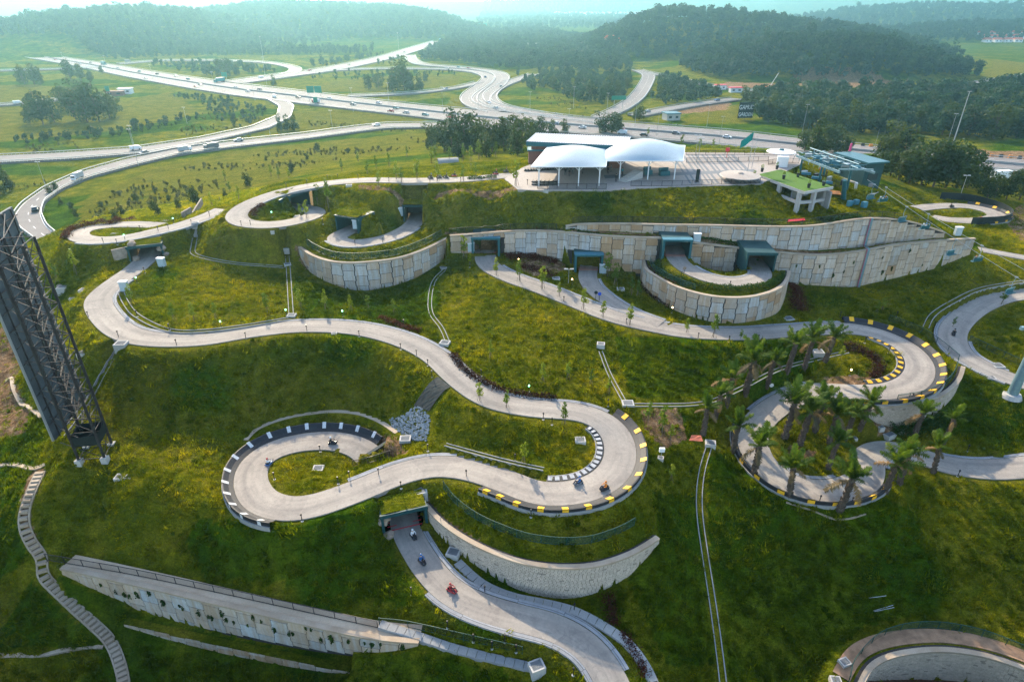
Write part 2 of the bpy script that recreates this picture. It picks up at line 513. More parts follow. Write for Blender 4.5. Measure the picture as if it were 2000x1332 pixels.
ORD = ['first', 'second', 'third', 'fourth', 'fifth', 'sixth', 'seventh', 'eighth', 'ninth', 'tenth', 'eleventh', 'twelfth', 'thirteenth', 'fourteenth', 'fifteenth', 'sixteenth', 'seventeenth', 'eighteenth', 'nineteenth', 'twentieth']
TENS = ['', '', 'twenty', 'thirty', 'forty', 'fifty', 'sixty', 'seventy', 'eighty', 'ninety']
TENTH = ['', '', 'twentieth', 'thirtieth', 'fortieth', 'fiftieth', 'sixtieth', 'seventieth', 'eightieth', 'ninetieth']
def ordinal(i):
    n = i + 1
    if n <= 20: return ORD[i]
    if n >= 100: return 'hundred and ' + ordinal(n - 101) if n > 100 else 'hundredth'
    return TENTH[n // 10] if n % 10 == 0 else TENS[n // 10] + '-' + ORD[n % 10 - 1]
def number_labels(objs, text):
    """objs: list of (photo x, object); the label names the place in the row counted from the left"""
    objs = sorted(objs, key=lambda t: t[0])
    for i, (x, o) in enumerate(objs):
        o['label'] = text.replace('#', ordinal(i) + ' from left')
# ================================================================== survey data (photo pixel, pixel, height above the valley floor)
def spline(pts, step=0.6):
    pts = np.asarray(pts, float)
    q = np.vstack([2 * pts[0] - pts[1], pts, 2 * pts[-1] - pts[-2]])
    out = []
    for i in range(1, len(q) - 2):
        p0, p1, p2, p3 = q[i - 1], q[i], q[i + 1], q[i + 2]
        n = max(2, int(np.linalg.norm(p2 - p1) / (step * 0.5)))
        t = np.linspace(0, 1, n, endpoint=False)[:, None]
        out.append(0.5 * (2 * p1 + (p2 - p0) * t + (2 * p0 - 5 * p1 + 4 * p2 - p3) * t ** 2 + (3 * p1 - p0 - 3 * p2 + p3) * t ** 3))
    out = np.vstack(out + [pts[-1:]])
    s = np.concatenate([[0], np.cumsum(np.linalg.norm(np.diff(out[:, :2], axis=0), axis=1))])
    n = max(2, int(s[-1] / step) + 1)
    ss = np.linspace(0, s[-1], n)
    return np.column_stack([np.interp(ss, s, out[:, k]) for k in range(3)])
def trace(l, step=0.6):
    return spline([P(*p) for p in l], step)
def smooth_line(c, it=3):
    c = c.copy()
    for _ in range(it):
        c[1:-1] = 0.25 * c[:-2] + 0.5 * c[1:-1] + 0.25 * c[2:]
    return c

TRACK_PX = {
 'main': [(297, 480, 16.8), (292, 497, 16.5), (270, 520, 16.2), (235, 545, 16), (207, 566, 15.7), (191, 588, 15.5), (204, 617, 15.2), (240, 648, 15), (300, 663, 14.8), (400, 662, 14.4), (500, 646, 13.9), (600, 637, 13.3), (700, 642, 12.7), (785, 663, 12.1), (848, 695, 11.5), (900, 742, 10.9), (960, 780, 10.3), (1040, 797, 9.7), (1120, 803, 9.2), (1172, 819, 8.8), (1204, 850, 8.3), (1212, 888, 8), (1199, 922, 7.8), (1165, 948, 7.6), (1115, 962, 7.4), (1050, 962, 7.2), (985, 938, 7), (920, 917, 6.9), (850, 910, 6.8), (780, 925, 6.7), (700, 957, 6.5), (620, 985, 6.2), (563, 993, 6), (513, 979, 5.8), (491, 948, 5.6), (492, 917, 5.4), (510, 893, 5.2), (545, 874, 5), (600, 862, 4.8), (655, 861, 4.6), (702, 874, 4.1), (728, 897, 3.6)],
 'lower': [(786, 1000, 2.5), (795, 1040, 2.4), (812, 1072, 2.2), (838, 1112, 1.9), (880, 1155, 1.6), (940, 1185, 1.3), (1010, 1206, 1.0), (1085, 1226, 0.6), (1150, 1265, 0.0), (1192, 1325, -0.7), (1220, 1400, -1.3), (1235, 1480, -1.8)],
 'upper': [(1000, 342, 26), (960, 346, 25.9), (900, 351, 25.6), (800, 353, 25.3), (720, 352, 25), (650, 357, 24.6), (590, 366, 24.1), (540, 378, 23.5), (490, 397, 22.8), (463, 417, 22.2), (468, 432, 21.8), (500, 439, 21.4), (545, 438, 21.2), (590, 429, 20.9), (617, 417, 20.5), (604, 408, 20.3), (575, 404, 20)],
 'bowl': [(690, 446, 19), (668, 457, 18.9), (656, 464, 18.8), (666, 472, 18.7), (700, 475, 18.6), (755, 465, 18.4), (795, 447, 18.2), (813, 430, 18.1), (820, 412, 18)],
 'west': [(434, 409, 20.6), (400, 424, 20.4), (350, 441, 20.1), (300, 453, 19.9), (250, 464, 19.5), (200, 469, 19.1), (165, 467, 18.8), (152, 458, 18.5), (170, 447, 18.2), (215, 440, 17.8), (260, 438, 17.5), (318, 441, 17.2)],
 'east': [(948, 487, 15.1), (948, 500, 15), (951, 513, 14.9), (968, 528, 14.7), (1005, 545, 14.2), (1060, 564, 13.6), (1130, 592, 12.9), (1200, 619, 12.2), (1280, 638, 11.5), (1350, 649, 11), (1450, 652, 10.2), (1560, 645, 9.5), (1650, 641, 9), (1715, 652, 8.6), (1770, 678, 8.2), (1797, 712, 7.8), (1785, 745, 7.4), (1735, 764, 7), (1660, 765, 6.6), (1590, 763, 6.2), (1530, 785, 5.7), (1480, 825, 5.2), (1470, 866, 4.7), (1494, 910, 4.2), (1550, 948, 3.8), (1625, 958, 3.4), (1680, 943, 3.1), (1696, 918, 2.9), (1695, 897, 2.7), (1712, 882, 2.5), (1745, 878, 2.3), (1790, 888, 2.1), (1840, 905, 1.8), (1900, 915, 1.4), (1960, 916, 1.1), (2050, 905, 0.8), (2120, 890, 0.5)],
 'spur': [(1152, 512, 13.1), (1149, 528, 13), (1148, 543, 12.9), (1158, 562, 12.7), (1183, 583, 12.4), (1212, 602, 12.1), (1245, 618, 11.8), (1290, 634, 11.5)],
 'terrace': [(1318, 490, 16.6), (1320, 502, 16.5), (1332, 517, 16.3), (1355, 532, 16.1), (1390, 545, 15.9), (1430, 551, 15.7), (1468, 548, 15.6), (1488, 538, 15.5), (1484, 526, 15.4), (1482, 516, 15.4)],
 'right': [(2080, 565, 8.3), (2010, 573, 8), (1955, 581, 7.8), (1905, 602, 7.5), (1870, 632, 7.2), (1860, 660, 7), (1877, 690, 6.6), (1920, 716, 6.2), (1965, 736, 5.8), (2030, 757, 5.4), (2100, 780, 5)],
 'far': [(1790, 407, 12.3), (1840, 402, 12.2), (1890, 403, 12.1), (1935, 413, 12), (1948, 424, 11.9), (1915, 431, 11.8), (1860, 430, 11.7), (1820, 424, 11.6)],
 'link': [(1912, 487, 11), (1950, 494, 10.7), (2000, 503, 10.3), (2060, 515, 10)],
}
TRACK_W = {'main': 4.15, 'lower': 3.5, 'upper': 4.2, 'bowl': 3.9, 'west': 3.9, 'east': 4.25, 'spur': 3.6, 'terrace': 3.7, 'right': 4.5, 'far': 4.4, 'link': 3.4}
TRACKS = {k: smooth_line(trace(v, 0.6), 6) for k, v in TRACK_PX.items()}

# retaining walls: photo x, y of the top edge, height of the top, photo y of the foot
WALL_PX = {
 'bowl': [(583, 484, 17.5, 500), (595, 492, 17.5, 527), (608, 500, 17.5, 537), (641, 511, 17.5, 554), (684, 515, 17.5, 567), (720, 513, 17.5, 567), (771, 507, 17.5, 556), (810, 496, 17.5, 542), (846, 481, 17.6, 521), (879, 464, 17.8, 495)],
 'north': [(879, 462, 19.2, 494), (930, 458, 19.3, 495), (1012, 452, 19.5, 496), (1088, 453, 19.6, 508), (1174, 461, 19.6, 528), (1250, 465, 19.5, 531), (1296, 466, 19.5, 531), (1347, 473, 19.0, 533), (1400, 480, 18.4, 538), (1461, 487, 17.7, 546), (1524, 494, 17.1, 553), (1604, 499, 16.8, 557), (1685, 491, 17.1, 561), (1748, 479, 17.4, 548), (1846, 470, 17.3, 525), (1905, 467, 17.2, 497)],
 'tier': [(1105, 443, 20.6, 449), (1130, 439, 21.0, 450), (1220, 438, 21.2, 453), (1300, 440, 21.3, 458), (1380, 441, 21.5, 464), (1460, 443, 21.6, 477), (1540, 444, 21.7, 487), (1600, 441, 21.8, 489), (1690, 428, 22.4, 484), (1760, 431, 21.5, 475), (1800, 440, 20.2, 469), (1846, 455, 18.6, 464)],
 'bastion': [(1254, 506, 15, 541), (1260, 526, 15, 561), (1283, 542, 15, 583), (1315, 559, 15, 602), (1353, 572, 15, 617), (1391, 580, 15, 627), (1429, 583, 15, 632), (1467, 581, 15, 629), (1505, 572, 15, 621), (1530, 559, 15, 611), (1541, 542, 15, 588), (1543, 530, 15, 560)],
 'front': [(118, 1111, -0.5, 1122), (170, 1122, -0.5, 1150), (250, 1140, -0.5, 1186), (330, 1158, -0.5, 1211), (400, 1175, -0.5, 1226), (500, 1198, -0.5, 1245), (600, 1221, -0.5, 1262), (700, 1243, -0.5, 1273), (770, 1253, -0.5, 1271), (818, 1256, -0.5, 1260)],
 'terrace_low': [(240, 1217, -5.3, 1222), (330, 1237, -5.5, 1250), (430, 1260, -5.7, 1275), (550, 1285, -5.9, 1299), (640, 1303, -6.0, 1313), (682, 1311, -6.1, 1314)],
 'centre': [(828, 987, 4.6, 1002), (860, 1022, 4.4, 1052), (920, 1062, 4.3, 1098), (1000, 1096, 4.3, 1147), (1060, 1108, 4.3, 1164), (1110, 1111, 4.3, 1170), (1170, 1106, 4.4, 1158), (1230, 1086, 4.5, 1128), (1262, 1069, 4.6, 1096), (1287, 1052, 4.7, 1060)],
 'loop': [(1690, 801, 6.7, 810), (1720, 797, 6.7, 827), (1770, 792, 6.7, 836), (1820, 782, 6.8, 823), (1855, 764, 6.9, 795), (1876, 742, 7.0, 768), (1884, 718, 7.1, 728)],
 'corner': [(1682, 1345, -5, 1350), (1700, 1308, -5, 1330), (1730, 1288, -5, 1330), (1780, 1276, -5, 1328), (1850, 1272, -5, 1328), (1930, 1284, -5, 1335), (2010, 1312, -5, 1360), (2080, 1340, -5, 1380)],
}
def make_wall(l):
    top = np.array([P(a, b, z) for a, b, z, _ in l])
    zb = np.array([ZAT(p[0], p[1], l[i][3]) for i, p in enumerate(top)])
    s4 = np.column_stack([top, zb])
    c = spline(top, 0.5)
    s = np.concatenate([[0], np.cumsum(np.linalg.norm(np.diff(top[:, :2], axis=0), axis=1))])
    sc = np.concatenate([[0], np.cumsum(np.linalg.norm(np.diff(c[:, :2], axis=0), axis=1))])
    zbs = np.interp(sc / sc[-1], s / s[-1], zb)
    c = smooth_line(np.column_stack([c, zbs]), 8)
    t = np.gradient(c[:, :2], axis=0)
    t /= np.linalg.norm(t, axis=1)[:, None]
    n = np.column_stack([t[:, 1], -t[:, 0]])              # points to the low side
    c[:, :2] -= n * 0.45                                  # the traced edge is the front of the wall
    sc = np.concatenate([[0], np.cumsum(np.linalg.norm(np.diff(c[:, :2], axis=0), axis=1))])
    return dict(c=c, t=t, n=n, s=sc)
WALLS = {k: make_wall(v) for k, v in WALL_PX.items()}

def heading(track, end):
    c = TRACKS[track]
    d = (c[0] - c[6]) if end == 0 else (c[-1] - c[-7])
    return math.atan2(d[0], d[1])
PORTALS = {}
def portal(nm, track, end, at_px, z, w, h, ln, style):
    p = P(at_px[0], at_px[1], z)
    PORTALS[nm] = dict(p=p, hd=heading(track, end), w=w, h=h, len=ln, style=style)
portal('main', 'main', 0, (288, 506), 16.4, 5.4, 2.4, 7.0, 'dark')
portal('lower', 'lower', 0, (793, 1036), 2.4, 5.0, 2.9, 6.0, 'dark')
portal('upper', 'upper', 1, (588, 406), 20.2, 5.0, 2.9, 6.0, 'dark')
portal('bowl_a', 'bowl', 0, (679, 453), 18.95, 5.0, 2.8, 5.5, 'grass')
portal('bowl_b', 'bowl', 1, (813, 432), 18.1, 4.8, 3.1, 6.0, 'grass')
portal('east', 'east', 0, (949, 499), 15.0, 4.9, 3.4, 6.0, 'teal')
portal('spur', 'spur', 0, (1149, 530), 13.0, 4.8, 3.2, 6.0, 'teal')
portal('ter_a', 'terrace', 0, (1320, 503), 16.5, 4.8, 3.3, 6.0, 'teal')
portal('ter_b', 'terrace', 1, (1483, 529), 15.45, 4.8, 3.2, 8.0, 'dark')
portal('end', 'main', 1, (725, 893), 3.65, 5.0, 2.2, 5.0, 'hidden')
PORTALS['east']['hd'] = PORTALS['spur']['hd'] = PORTALS['ter_a']['hd'] = 0.02
PORTALS['ter_b']['hd'] = 0.05

def in_portal(p, u0=0.4):
    for pt in PORTALS.values():
        d = (math.sin(pt['hd']), math.cos(pt['hd']))
        u = (p[0] - pt['p'][0]) * d[0] + (p[1] - pt['p'][1]) * d[1]
        v = (p[0] - pt['p'][0]) * d[1] - (p[1] - pt['p'][1]) * d[0]
        if u > u0 and u < pt['len'] + 4 and abs(v) < pt['w'] / 2 and abs(p[2] - pt['p'][2]) < 1.6: return True
    return False
OPEN = {k: np.array([p for p in c if not in_portal(p)]) for k, c in TRACKS.items()}

# roads in the valley: pairs of edges (photo pixels), all on the valley floor
ROAD_EDGES = {
 'highway': ([(-60, 97), (0, 100), (70, 103), (122, 112), (182, 121), (245, 131), (315, 143), (455, 163), (595, 179), (700, 192), (825, 206), (947, 217), (1035, 224), (1175, 236), (1300, 246), (1440, 256), (1545, 269), (1650, 280), (1790, 294), (2000, 312), (2100, 320)],
             [(-60, 105), (0, 107), (60, 114), (157, 131), (245, 150), (360, 171), (460, 187), (595, 203), (700, 215), (825, 229), (947, 246), (1035, 254), (1140, 262), (1245, 270), (1350, 277), (1475, 290), (1650, 306), (1790, 318), (1895, 326), (2000, 337), (2100, 345)]),
 'ramp': ([(520, 193), (546, 208), (541, 228), (490, 249), (385, 271), (262, 289), (105, 299), (0, 304), (-60, 305)],
          [(556, 197), (574, 208), (567, 230), (525, 250), (420, 274), (290, 298), (140, 310), (0, 317), (-60, 319)]),
 'frontage': ([(960, 244), (874, 240), (755, 241), (700, 247), (595, 261), (455, 276), (350, 290), (245, 311), (157, 336), (87, 367), (42, 399), (24, 423), (35, 443), (75, 472)],
              [(960, 252), (874, 248), (755, 250), (700, 257), (595, 271), (455, 287), (350, 301), (262, 322), (175, 345), (122, 367), (87, 392), (80, 416), (91, 441), (128, 472)]),
}
ROAD_LINES = {                                            # centre line, width in metres
 'loop_ramp': ([(235, 125), (290, 120), (340, 118), (455, 119), (525, 123), (565, 130), (578, 137), (560, 146), (510, 154), (465, 161)], 11),
 'north_highway': ([(455, 161), (560, 147), (650, 134), (755, 112), (825, 91), (895, 70), (940, 57), (932, 49), (902, 42)], 26),
 'outer_loop': ([(800, 108), (805, 117), (825, 126), (895, 132), (958, 139), (980, 149), (973, 164), (946, 184), (942, 199), (985, 213), (1070, 226), (1180, 239)], 13),
 'inner_loop': ([(600, 141), (680, 136), (755, 134), (860, 135), (925, 140), (953, 150), (945, 164), (917, 187), (925, 205), (970, 219)], 12),
 'low_loop': ([(680, 187), (755, 185), (825, 180), (895, 171), (935, 161)], 8),
 'hill_ramp': ([(1042, 145), (986, 165), (958, 184), (965, 201), (1000, 213), (1087, 228)], 10),
 'access_road': ([(1245, 137), (1266, 147), (1259, 168), (1241, 192), (1210, 213), (1172, 230)], 11),
 'service_road': ([(1262, 141), (1310, 151), (1398, 169), (1510, 180), (1640, 183), (1769, 178), (1842, 171), (1940, 157), (2050, 140)], 8),
 'link_road': ([(1240, 226), (1300, 214), (1370, 202), (1440, 193)], 10),
 'west_road': ([(-60, 208), (0, 205), (56, 201), (130, 192)], 8),
 'west_lane': ([(-40, 139), (0, 138), (122, 135), (200, 131)], 9),
}
ROAD_Z = 0.35

# drains, stairs and other lines that shape the slopes: (px, py, z)
DRAIN_PX = {
 'slope_left': [(235, 676, 13.6), (210, 715, 11.8), (180, 770, 9.5), (150, 812, 8.3), (118, 852, 7.6)],
 'front_foot': [(742, 1219, -0.2), (820, 1244, -0.5), (900, 1270, -0.8), (1042, 1304, -1.2)],
 'wall_foot': [(893, 1098, 1.5), (940, 1140, 0.9), (1000, 1166, 0.5), (1060, 1178, 0.35), (1120, 1193, 0.2), (1180, 1224, -0.1), (1235, 1265, -0.6), (1275, 1332, -1.3), (1290, 1400, -2)],
 'east_slope': [(1385, 872, 6.2), (1372, 915, 5), (1366, 960, 3.8), (1367, 1010, 2.6), (1378, 1090, 0.8), (1395, 1200, -2), (1412, 1332, -4.6), (1420, 1420, -6)],
 'mound_top': [(384, 452, 18.2), (378, 480, 17.2), (382, 498, 16.7), (450, 513, 16), (520, 519, 15.2), (560, 522, 14.6)],
 'mound_side': [(561, 500, 15.4), (564, 540, 14.6), (569, 620, 13.5)],
 'mound_foot': [(236, 570, 15.6), (245, 590, 15.4), (268, 617, 15.2), (330, 645, 14.9), (400, 646, 14.6), (480, 636, 14.2), (565, 622, 13.6)],
 'bowl_foot': [(868, 527, 13.3), (848, 548, 13.2), (840, 580, 13), (842, 612, 12.7), (862, 640, 12.4), (876, 672, 11.7)],
 'east_mid': [(1173, 686, 11), (1190, 730, 9.9), (1220, 785, 9.2)],
 'palm_edge': [(1232, 791, 9.1), (1368, 788, 8.2), (1440, 762, 8), (1520, 722, 7.9), (1600, 700, 7.9), (1655, 687, 7.9)],
 'right_upper': [(1808, 640, 7.9), (1822, 615, 8.3), (1860, 590, 8.6), (1920, 563, 8.9), (2020, 547, 9.3)],
 'main_verge': [(170, 582, 15.3), (185, 575, 15.6), (247, 530, 16.2)],
 'hill_lip': [(660, 875, 4.8), (718, 866, 4.6)],
 'basin_rim': [(484, 862, 5.3), (505, 840, 5.3), (560, 818, 5.3), (640, 805, 5.4), (700, 810, 5.4), (760, 834, 5.4), (800, 866, 5.8)],
 'hairpin_inner': [(870, 868, 7.3), (950, 890, 7.5), (1010, 905, 7.6), (1062, 916, 7.6)],
}
STAIR_PX = [(80, 922, 5.6), (62, 960, 4.9), (48, 1000, 3.6), (48, 1030, 2.3), (62, 1062, 0.9), (84, 1092, -0.4), (82, 1122, -1.8), (110, 1152, -3.2), (150, 1190, -4.8), (190, 1226, -6.2), (215, 1252, -7.1), (232, 1290, -8.0), (242, 1332, -8.8), (246, 1400, -9.8)]
DRAINS = {k: smooth_line(trace(v, 0.5), 4) for k, v in DRAIN_PX.items()}
STAIR = smooth_line(trace(STAIR_PX, 0.3), 6)

# spot heights on the slopes
SPOTS = [(250, 900, 7.2), (350, 930, 7.0), (160, 900, 7.2), (110, 925, 6.8), (250, 950, 7), (380, 965, 6.6), (200, 870, 7.4), (300, 870, 6.7),
 (0, 980, 3), (0, 1100, -2.5), (0, 1200, -6), (0, 1280, -8), (60, 870, 4), (0, 760, 3.0), (0, 640, 3), (40, 800, 3.2), (60, 700, 4.5), (-60, 900, 1), (-80, 1100, -4),
 (110, 600, 10), (130, 690, 9.5), (100, 560, 11), (90, 500, 11.5), (130, 500, 13.5), (160, 640, 12), (115, 480, 12.5), (60, 520, 8),
 (100, 1332, -9), (300, 1332, -8.6), (600, 1332, -7.6), (450, 1332, -8.3), (300, 1420, -10), (800, 1420, -8), (1000, 1420, -4.5), (800, 1310, -5), (930, 1320, -4), (1040, 1335, -3.5), (700, 1300, -6),
 (400, 1130, 0.5), (560, 1150, 1.2), (640, 1100, 2.4), (520, 1080, 2.3), (700, 1150, 1), (200, 1100, 0.2), (650, 1050, 3.6), (300, 1080, 1.6),
 (1620, 1012, 2.3), (1550, 1000, 2.7), (1650, 1150, -3), (1600, 1250, -5.2), (1900, 1100, -2.5), (2000, 1000, -0.2), (2000, 1200, -5), (1500, 1332, -6.5), (1600, 1332, -7), (1500, 1150, -1.8), (1480, 1000, 2.4), (1800, 1000, 0.4), (1800, 1200, -4.4), (2080, 1150, -4.5), (1300, 1150, 0.2), (1330, 1300, -3.2), (1300, 1000, 4.2), (1300, 1400, -5),
 (1440, 985, 3), (1830, 960, 0.9), (1930, 960, 0.5),
 (700, 366, 24.9), (760, 371, 25.1), (830, 372, 25.3), (900, 373, 25.5), (1000, 373, 25.8), (740, 436, 20.8), (715, 425, 21.5), (640, 420, 21.3), (440, 440, 20.8), (600, 470, 18.2), (560, 385, 23.2), (640, 385, 23.5),
 (900, 400, 23.2), (1100, 405, 23.6), (1300, 400, 24), (1450, 400, 23.8), (1545, 425, 21.3), (1570, 425, 21.2),
 (1705, 366, 23.8), (1790, 414, 20.6), (1880, 456, 17.8), (1640, 402, 22.4), (1600, 420, 21.5), (1660, 370, 23.2), (1640, 345, 23.4), (1690, 345, 23.4), (1620, 330, 23.6), (1680, 395, 22.6), (1820, 385, 12.6), (1760, 372, 14), (1900, 380, 12), (1700, 340, 16), (1960, 450, 11.5), (1950, 470, 11.3), (1990, 530, 9.8), (1900, 445, 11.8), (1985, 400, 10.5),
 (1700, 600, 9.2), (1600, 600, 9.9), (1800, 580, 9.4), (1900, 540, 9.6), (1580, 570, 10.3), (1930, 640, 7.6), (1980, 680, 6.8), (1880, 745, 4.5), (1900, 800, 3), (1980, 820, 2.8), (1860, 850, 2.4), (1950, 880, 1.8), (1650, 840, 3.6), (1560, 880, 4.0), (1600, 920, 3.5), (1620, 870, 3.6),
 (1050, 520, 14.4), (1090, 530, 13.8), (1200, 560, 12.4), (1000, 510, 14.8), (1240, 570, 12),
 (900, 300, 12), (980, 290, 13), (1060, 300, 16), (1500, 290, 14), (1350, 285, 13), (860, 310, 16), (1600, 300, 14), (1650, 320, 16), (760, 335, 20), (650, 345, 20.5), (560, 355, 18), (480, 385, 17), (380, 420, 14), (200, 420, 10), (130, 440, 9),
 (1700, 300, 8), (1800, 330, 7), (1900, 350, 6.5), (1990, 370, 6.5), (1850, 360, 9)]
PLAZA_PX = [(1012, 371), (1050, 372), (1180, 372), (1300, 366), (1485, 360), (1530, 338), (1570, 318), (1560, 300), (1230, 297), (1060, 312), (1015, 330), (985, 350)]
PLAZA_Z = 26.0

# ================================================================== the ground
def inpoly(X, Y, poly):
    inside = np.zeros(X.shape, bool)
    n = len(poly)
    j = n - 1
    for i in range(n):
        xi, yi, xj, yj = poly[i][0], poly[i][1], poly[j][0], poly[j][1]
        if yi != yj:
            c = ((yi > Y) != (yj > Y)) & (X < (xj - xi) * (Y - yi) / (yj - yi) + xi)
            inside ^= c
        j = i
    return inside

class Grid:
    def __init__(self, x0, y0, step, nx, ny):
        self.x0, self.y0, self.h, self.nx, self.ny = x0, y0, step, nx, ny
        self.X, self.Y = np.meshgrid(x0 + step * np.arange(nx), y0 + step * np.arange(ny))
        self.Z = np.zeros((ny, nx))
        self.mask = np.zeros((ny, nx), bool)
        self.val = np.zeros((ny, nx))
        self.near = np.full((ny, nx), 1e9)
    def window(self, x, y, r):
        i0 = max(0, int((x - r - self.x0) / self.h)); i1 = min(self.nx, int((x + r - self.x0) / self.h) + 2)
        j0 = max(0, int((y - r - self.y0) / self.h)); j1 = min(self.ny, int((y + r - self.y0) / self.h) + 2)
        return (slice(j0, j1), slice(i0, i1)) if i1 > i0 and j1 > j0 else None
    def stamp(self, line, r, off=0.0, pri=0.0):
        for p in line:
            w = self.window(p[0], p[1], r)
            if w is None: continue
            d = np.hypot(self.X[w] - p[0], self.Y[w] - p[1]) - pri
            m = (d < r - pri) & (d < self.near[w])
            self.near[w] = np.where(m, d, self.near[w])
            self.val[w] = np.where(m, p[2] + off, self.val[w])
            self.mask[w] |= m
    def stamp_wall(self, W, rl, rh, up=-0.06):
        best = {}
        R = max(rl, rh) + 0.3
        D = np.full(self.X.shape, 1e9)
        V = np.zeros(self.X.shape)
        M = np.zeros(self.X.shape, bool)
        for p, n, t in zip(W['c'], W['n'], W['t']):
            w = self.window(p[0], p[1], R)
            if w is None: continue
            dx, dy = self.X[w] - p[0], self.Y[w] - p[1]
            d = np.hypot(dx, dy)
            sd = dx * n[0] + dy * n[1]
            ok = (d < D[w]) & (np.abs(dx * t[0] + dy * t[1]) < 0.6) & (sd < rl) & (sd > -rh)
            D[w] = np.where(ok, d, D[w])
            V[w] = np.where(ok, np.where(sd > 0.05, p[3], p[2] + up), V[w])
            M[w] |= ok
        self.val = np.where(M, V, self.val)
        self.near = np.where(M, -9.0, self.near)
        self.mask |= M
        return M
    def solve(self, boundary=None, iters=250):
        levels = []
        m, v = self.mask.copy(), np.where(self.mask, self.val, 0.0)
        if boundary is not None:
            for sl in ((0, slice(None)), (-1, slice(None)), (slice(None), 0), (slice(None), -1)):
                m[sl] = True; v[sl] = boundary[sl]
        levels.append((m, v))
        while min(m.shape) > 24:
            ny, nx = (m.shape[0] + 1) // 2 * 2, (m.shape[1] + 1) // 2 * 2
            mp = np.zeros((ny, nx)); vp = np.zeros((ny, nx))
            mp[:m.shape[0], :m.shape[1]] = m; vp[:m.shape[0], :m.shape[1]] = v * m
            cnt = mp.reshape(ny // 2, 2, nx // 2, 2).sum((1, 3)); sv = vp.reshape(ny // 2, 2, nx // 2, 2).sum((1, 3))
            m = cnt > 0
            v = np.where(m, sv / np.maximum(cnt, 1), 0)
            levels.append((m, v))
        Z = None
        for m, v in reversed(levels):
            if Z is None:
                Z = np.full(m.shape, v[m].mean() if m.any() else 0.0)
            else:
                Z = np.repeat(np.repeat(Z, 2, 0), 2, 1)[:m.shape[0], :m.shape[1]]
            Z = np.where(m, v, Z)
            for _ in range(iters):
                Q = np.pad(Z, 1, mode='edge')
                Z = np.where(m, v, 0.25 * (Q[:-2, 1:-1] + Q[2:, 1:-1] + Q[1:-1, :-2] + Q[1:-1, 2:]))
        self.Z = Z
        return Z
    def blur(self, hard, it):
        for _ in range(it):
            Q = np.pad(self.Z, 1, mode='edge')
            self.Z = np.where(hard, self.Z, 0.5 * self.Z + 0.125 * (Q[:-2, 1:-1] + Q[2:, 1:-1] + Q[1:-1, :-2] + Q[1:-1, 2:]))
    def sample(self, x, y):
        fx = np.clip((np.asarray(x) - self.x0) / self.h, 0, self.nx - 1.001)
        fy = np.clip((np.asarray(y) - self.y0) / self.h, 0, self.ny - 1.001)
        i, j = fx.astype(int), fy.astype(int)
        u, w = fx - i, fy - j
        Z = self.Z
        return (Z[j, i] * (1 - u) + Z[j, i + 1] * u) * (1 - w) + (Z[j + 1, i] * (1 - u) + Z[j + 1, i + 1] * u) * w
    def inside(self, x, y, pad=0.0):
        return (x > self.x0 + pad) & (x < self.x0 + self.h * (self.nx - 1) - pad) & (y > self.y0 + pad) & (y < self.y0 + self.h * (self.ny - 1) - pad)

def resample(px, z, n):
    w = np.array([P(a, b, z) for a, b in px])
    s = np.concatenate([[0], np.cumsum(np.linalg.norm(np.diff(w, axis=0), axis=1))])
    t = np.linspace(0, s[-1], n)
    w = np.column_stack([np.interp(t, s, w[:, k]) for k in range(3)])
    return smooth_line(w, 5)
ROADS = {}
for k, (a, b) in ROAD_EDGES.items():
    ROADS[k] = (resample(a, ROAD_Z, 160), resample(b, ROAD_Z, 160))
for k, (l, wd) in ROAD_LINES.items():
    c = smooth_line(trace([(x, y, ROAD_Z) for x, y in l], 4.0), 5)
    t = np.gradient(c[:, :2], axis=0); t /= np.linalg.norm(t, axis=1)[:, None] + 1e-9
    nrm = np.column_stack([-t[:, 1], t[:, 0], np.zeros(len(t))])
    ROADS[k] = (c + nrm * wd / 2, c - nrm * wd / 2)

# hills: crest seen at photo (px, py) at a distance, the trees on top included
HILLS = [
 (1050, 230, [(-300, 60), (0, 40), (110, 18), (220, 9), (300, 12), (360, 28), (430, 60), (520, 100), (640, 112)], 11),
 (1500, 360, [(-200, 60), (200, 40), (420, 16), (520, 2), (650, 6), (780, 12), (860, 26), (900, 44), (960, 60)], 10),
 (650, 75, [(1290, 170), (1340, 112), (1420, 82), (1500, 66), (1600, 58), (1700, 64), (1800, 86), (1880, 122), (1940, 165)], 12),
 (900, 130, [(1050, 98), (1130, 82), (1200, 46), (1270, 20), (1330, 9), (1420, 18), (1520, 26), (1600, 38), (1700, 50), (1800, 80)], 12),
 (1900, 320, [(1500, 45), (1680, 18), (1800, 9), (1950, 12), (2100, 10), (2300, 30)], 8),
 (1250, 170, [(1650, 75), (1780, 48), (1900, 42), (2050, 40), (2300, 45)], 10),
 (4200, 700, [(-900, -2), (-100, -4), (60, 3), (200, 2), (380, -1), (700, 2), (900, 4), (1300, -3), (1700, -6), (2300, -4)], 0),
]
HILL_FN = []
for Y0, W, crest, th in HILLS:
    pts = np.array([PY(a, b, Y0) for a, b in crest])
    HILL_FN.append((Y0, W, pts[:, 0], np.maximum(0, pts[:, 2] - th)))
def hills(x, y):
    z = np.zeros(np.shape(x))
    for Y0, W, xs, zs in HILL_FN:
        c = np.interp(x, xs, zs, left=0, right=0)
        d = (y - Y0) / W
        prof = np.where(d < 0, np.clip(1 - d * d, 0, 1) ** 1.4, np.clip(1 - (d / 1.6) ** 2, 0, 1))
        z = np.maximum(z, c * prof)
    return z

NEAR = Grid(-135.0, 22.0, 0.5, 566, 386)
MID = Grid(-560.0, 20.0, 4.0, 281, 211)
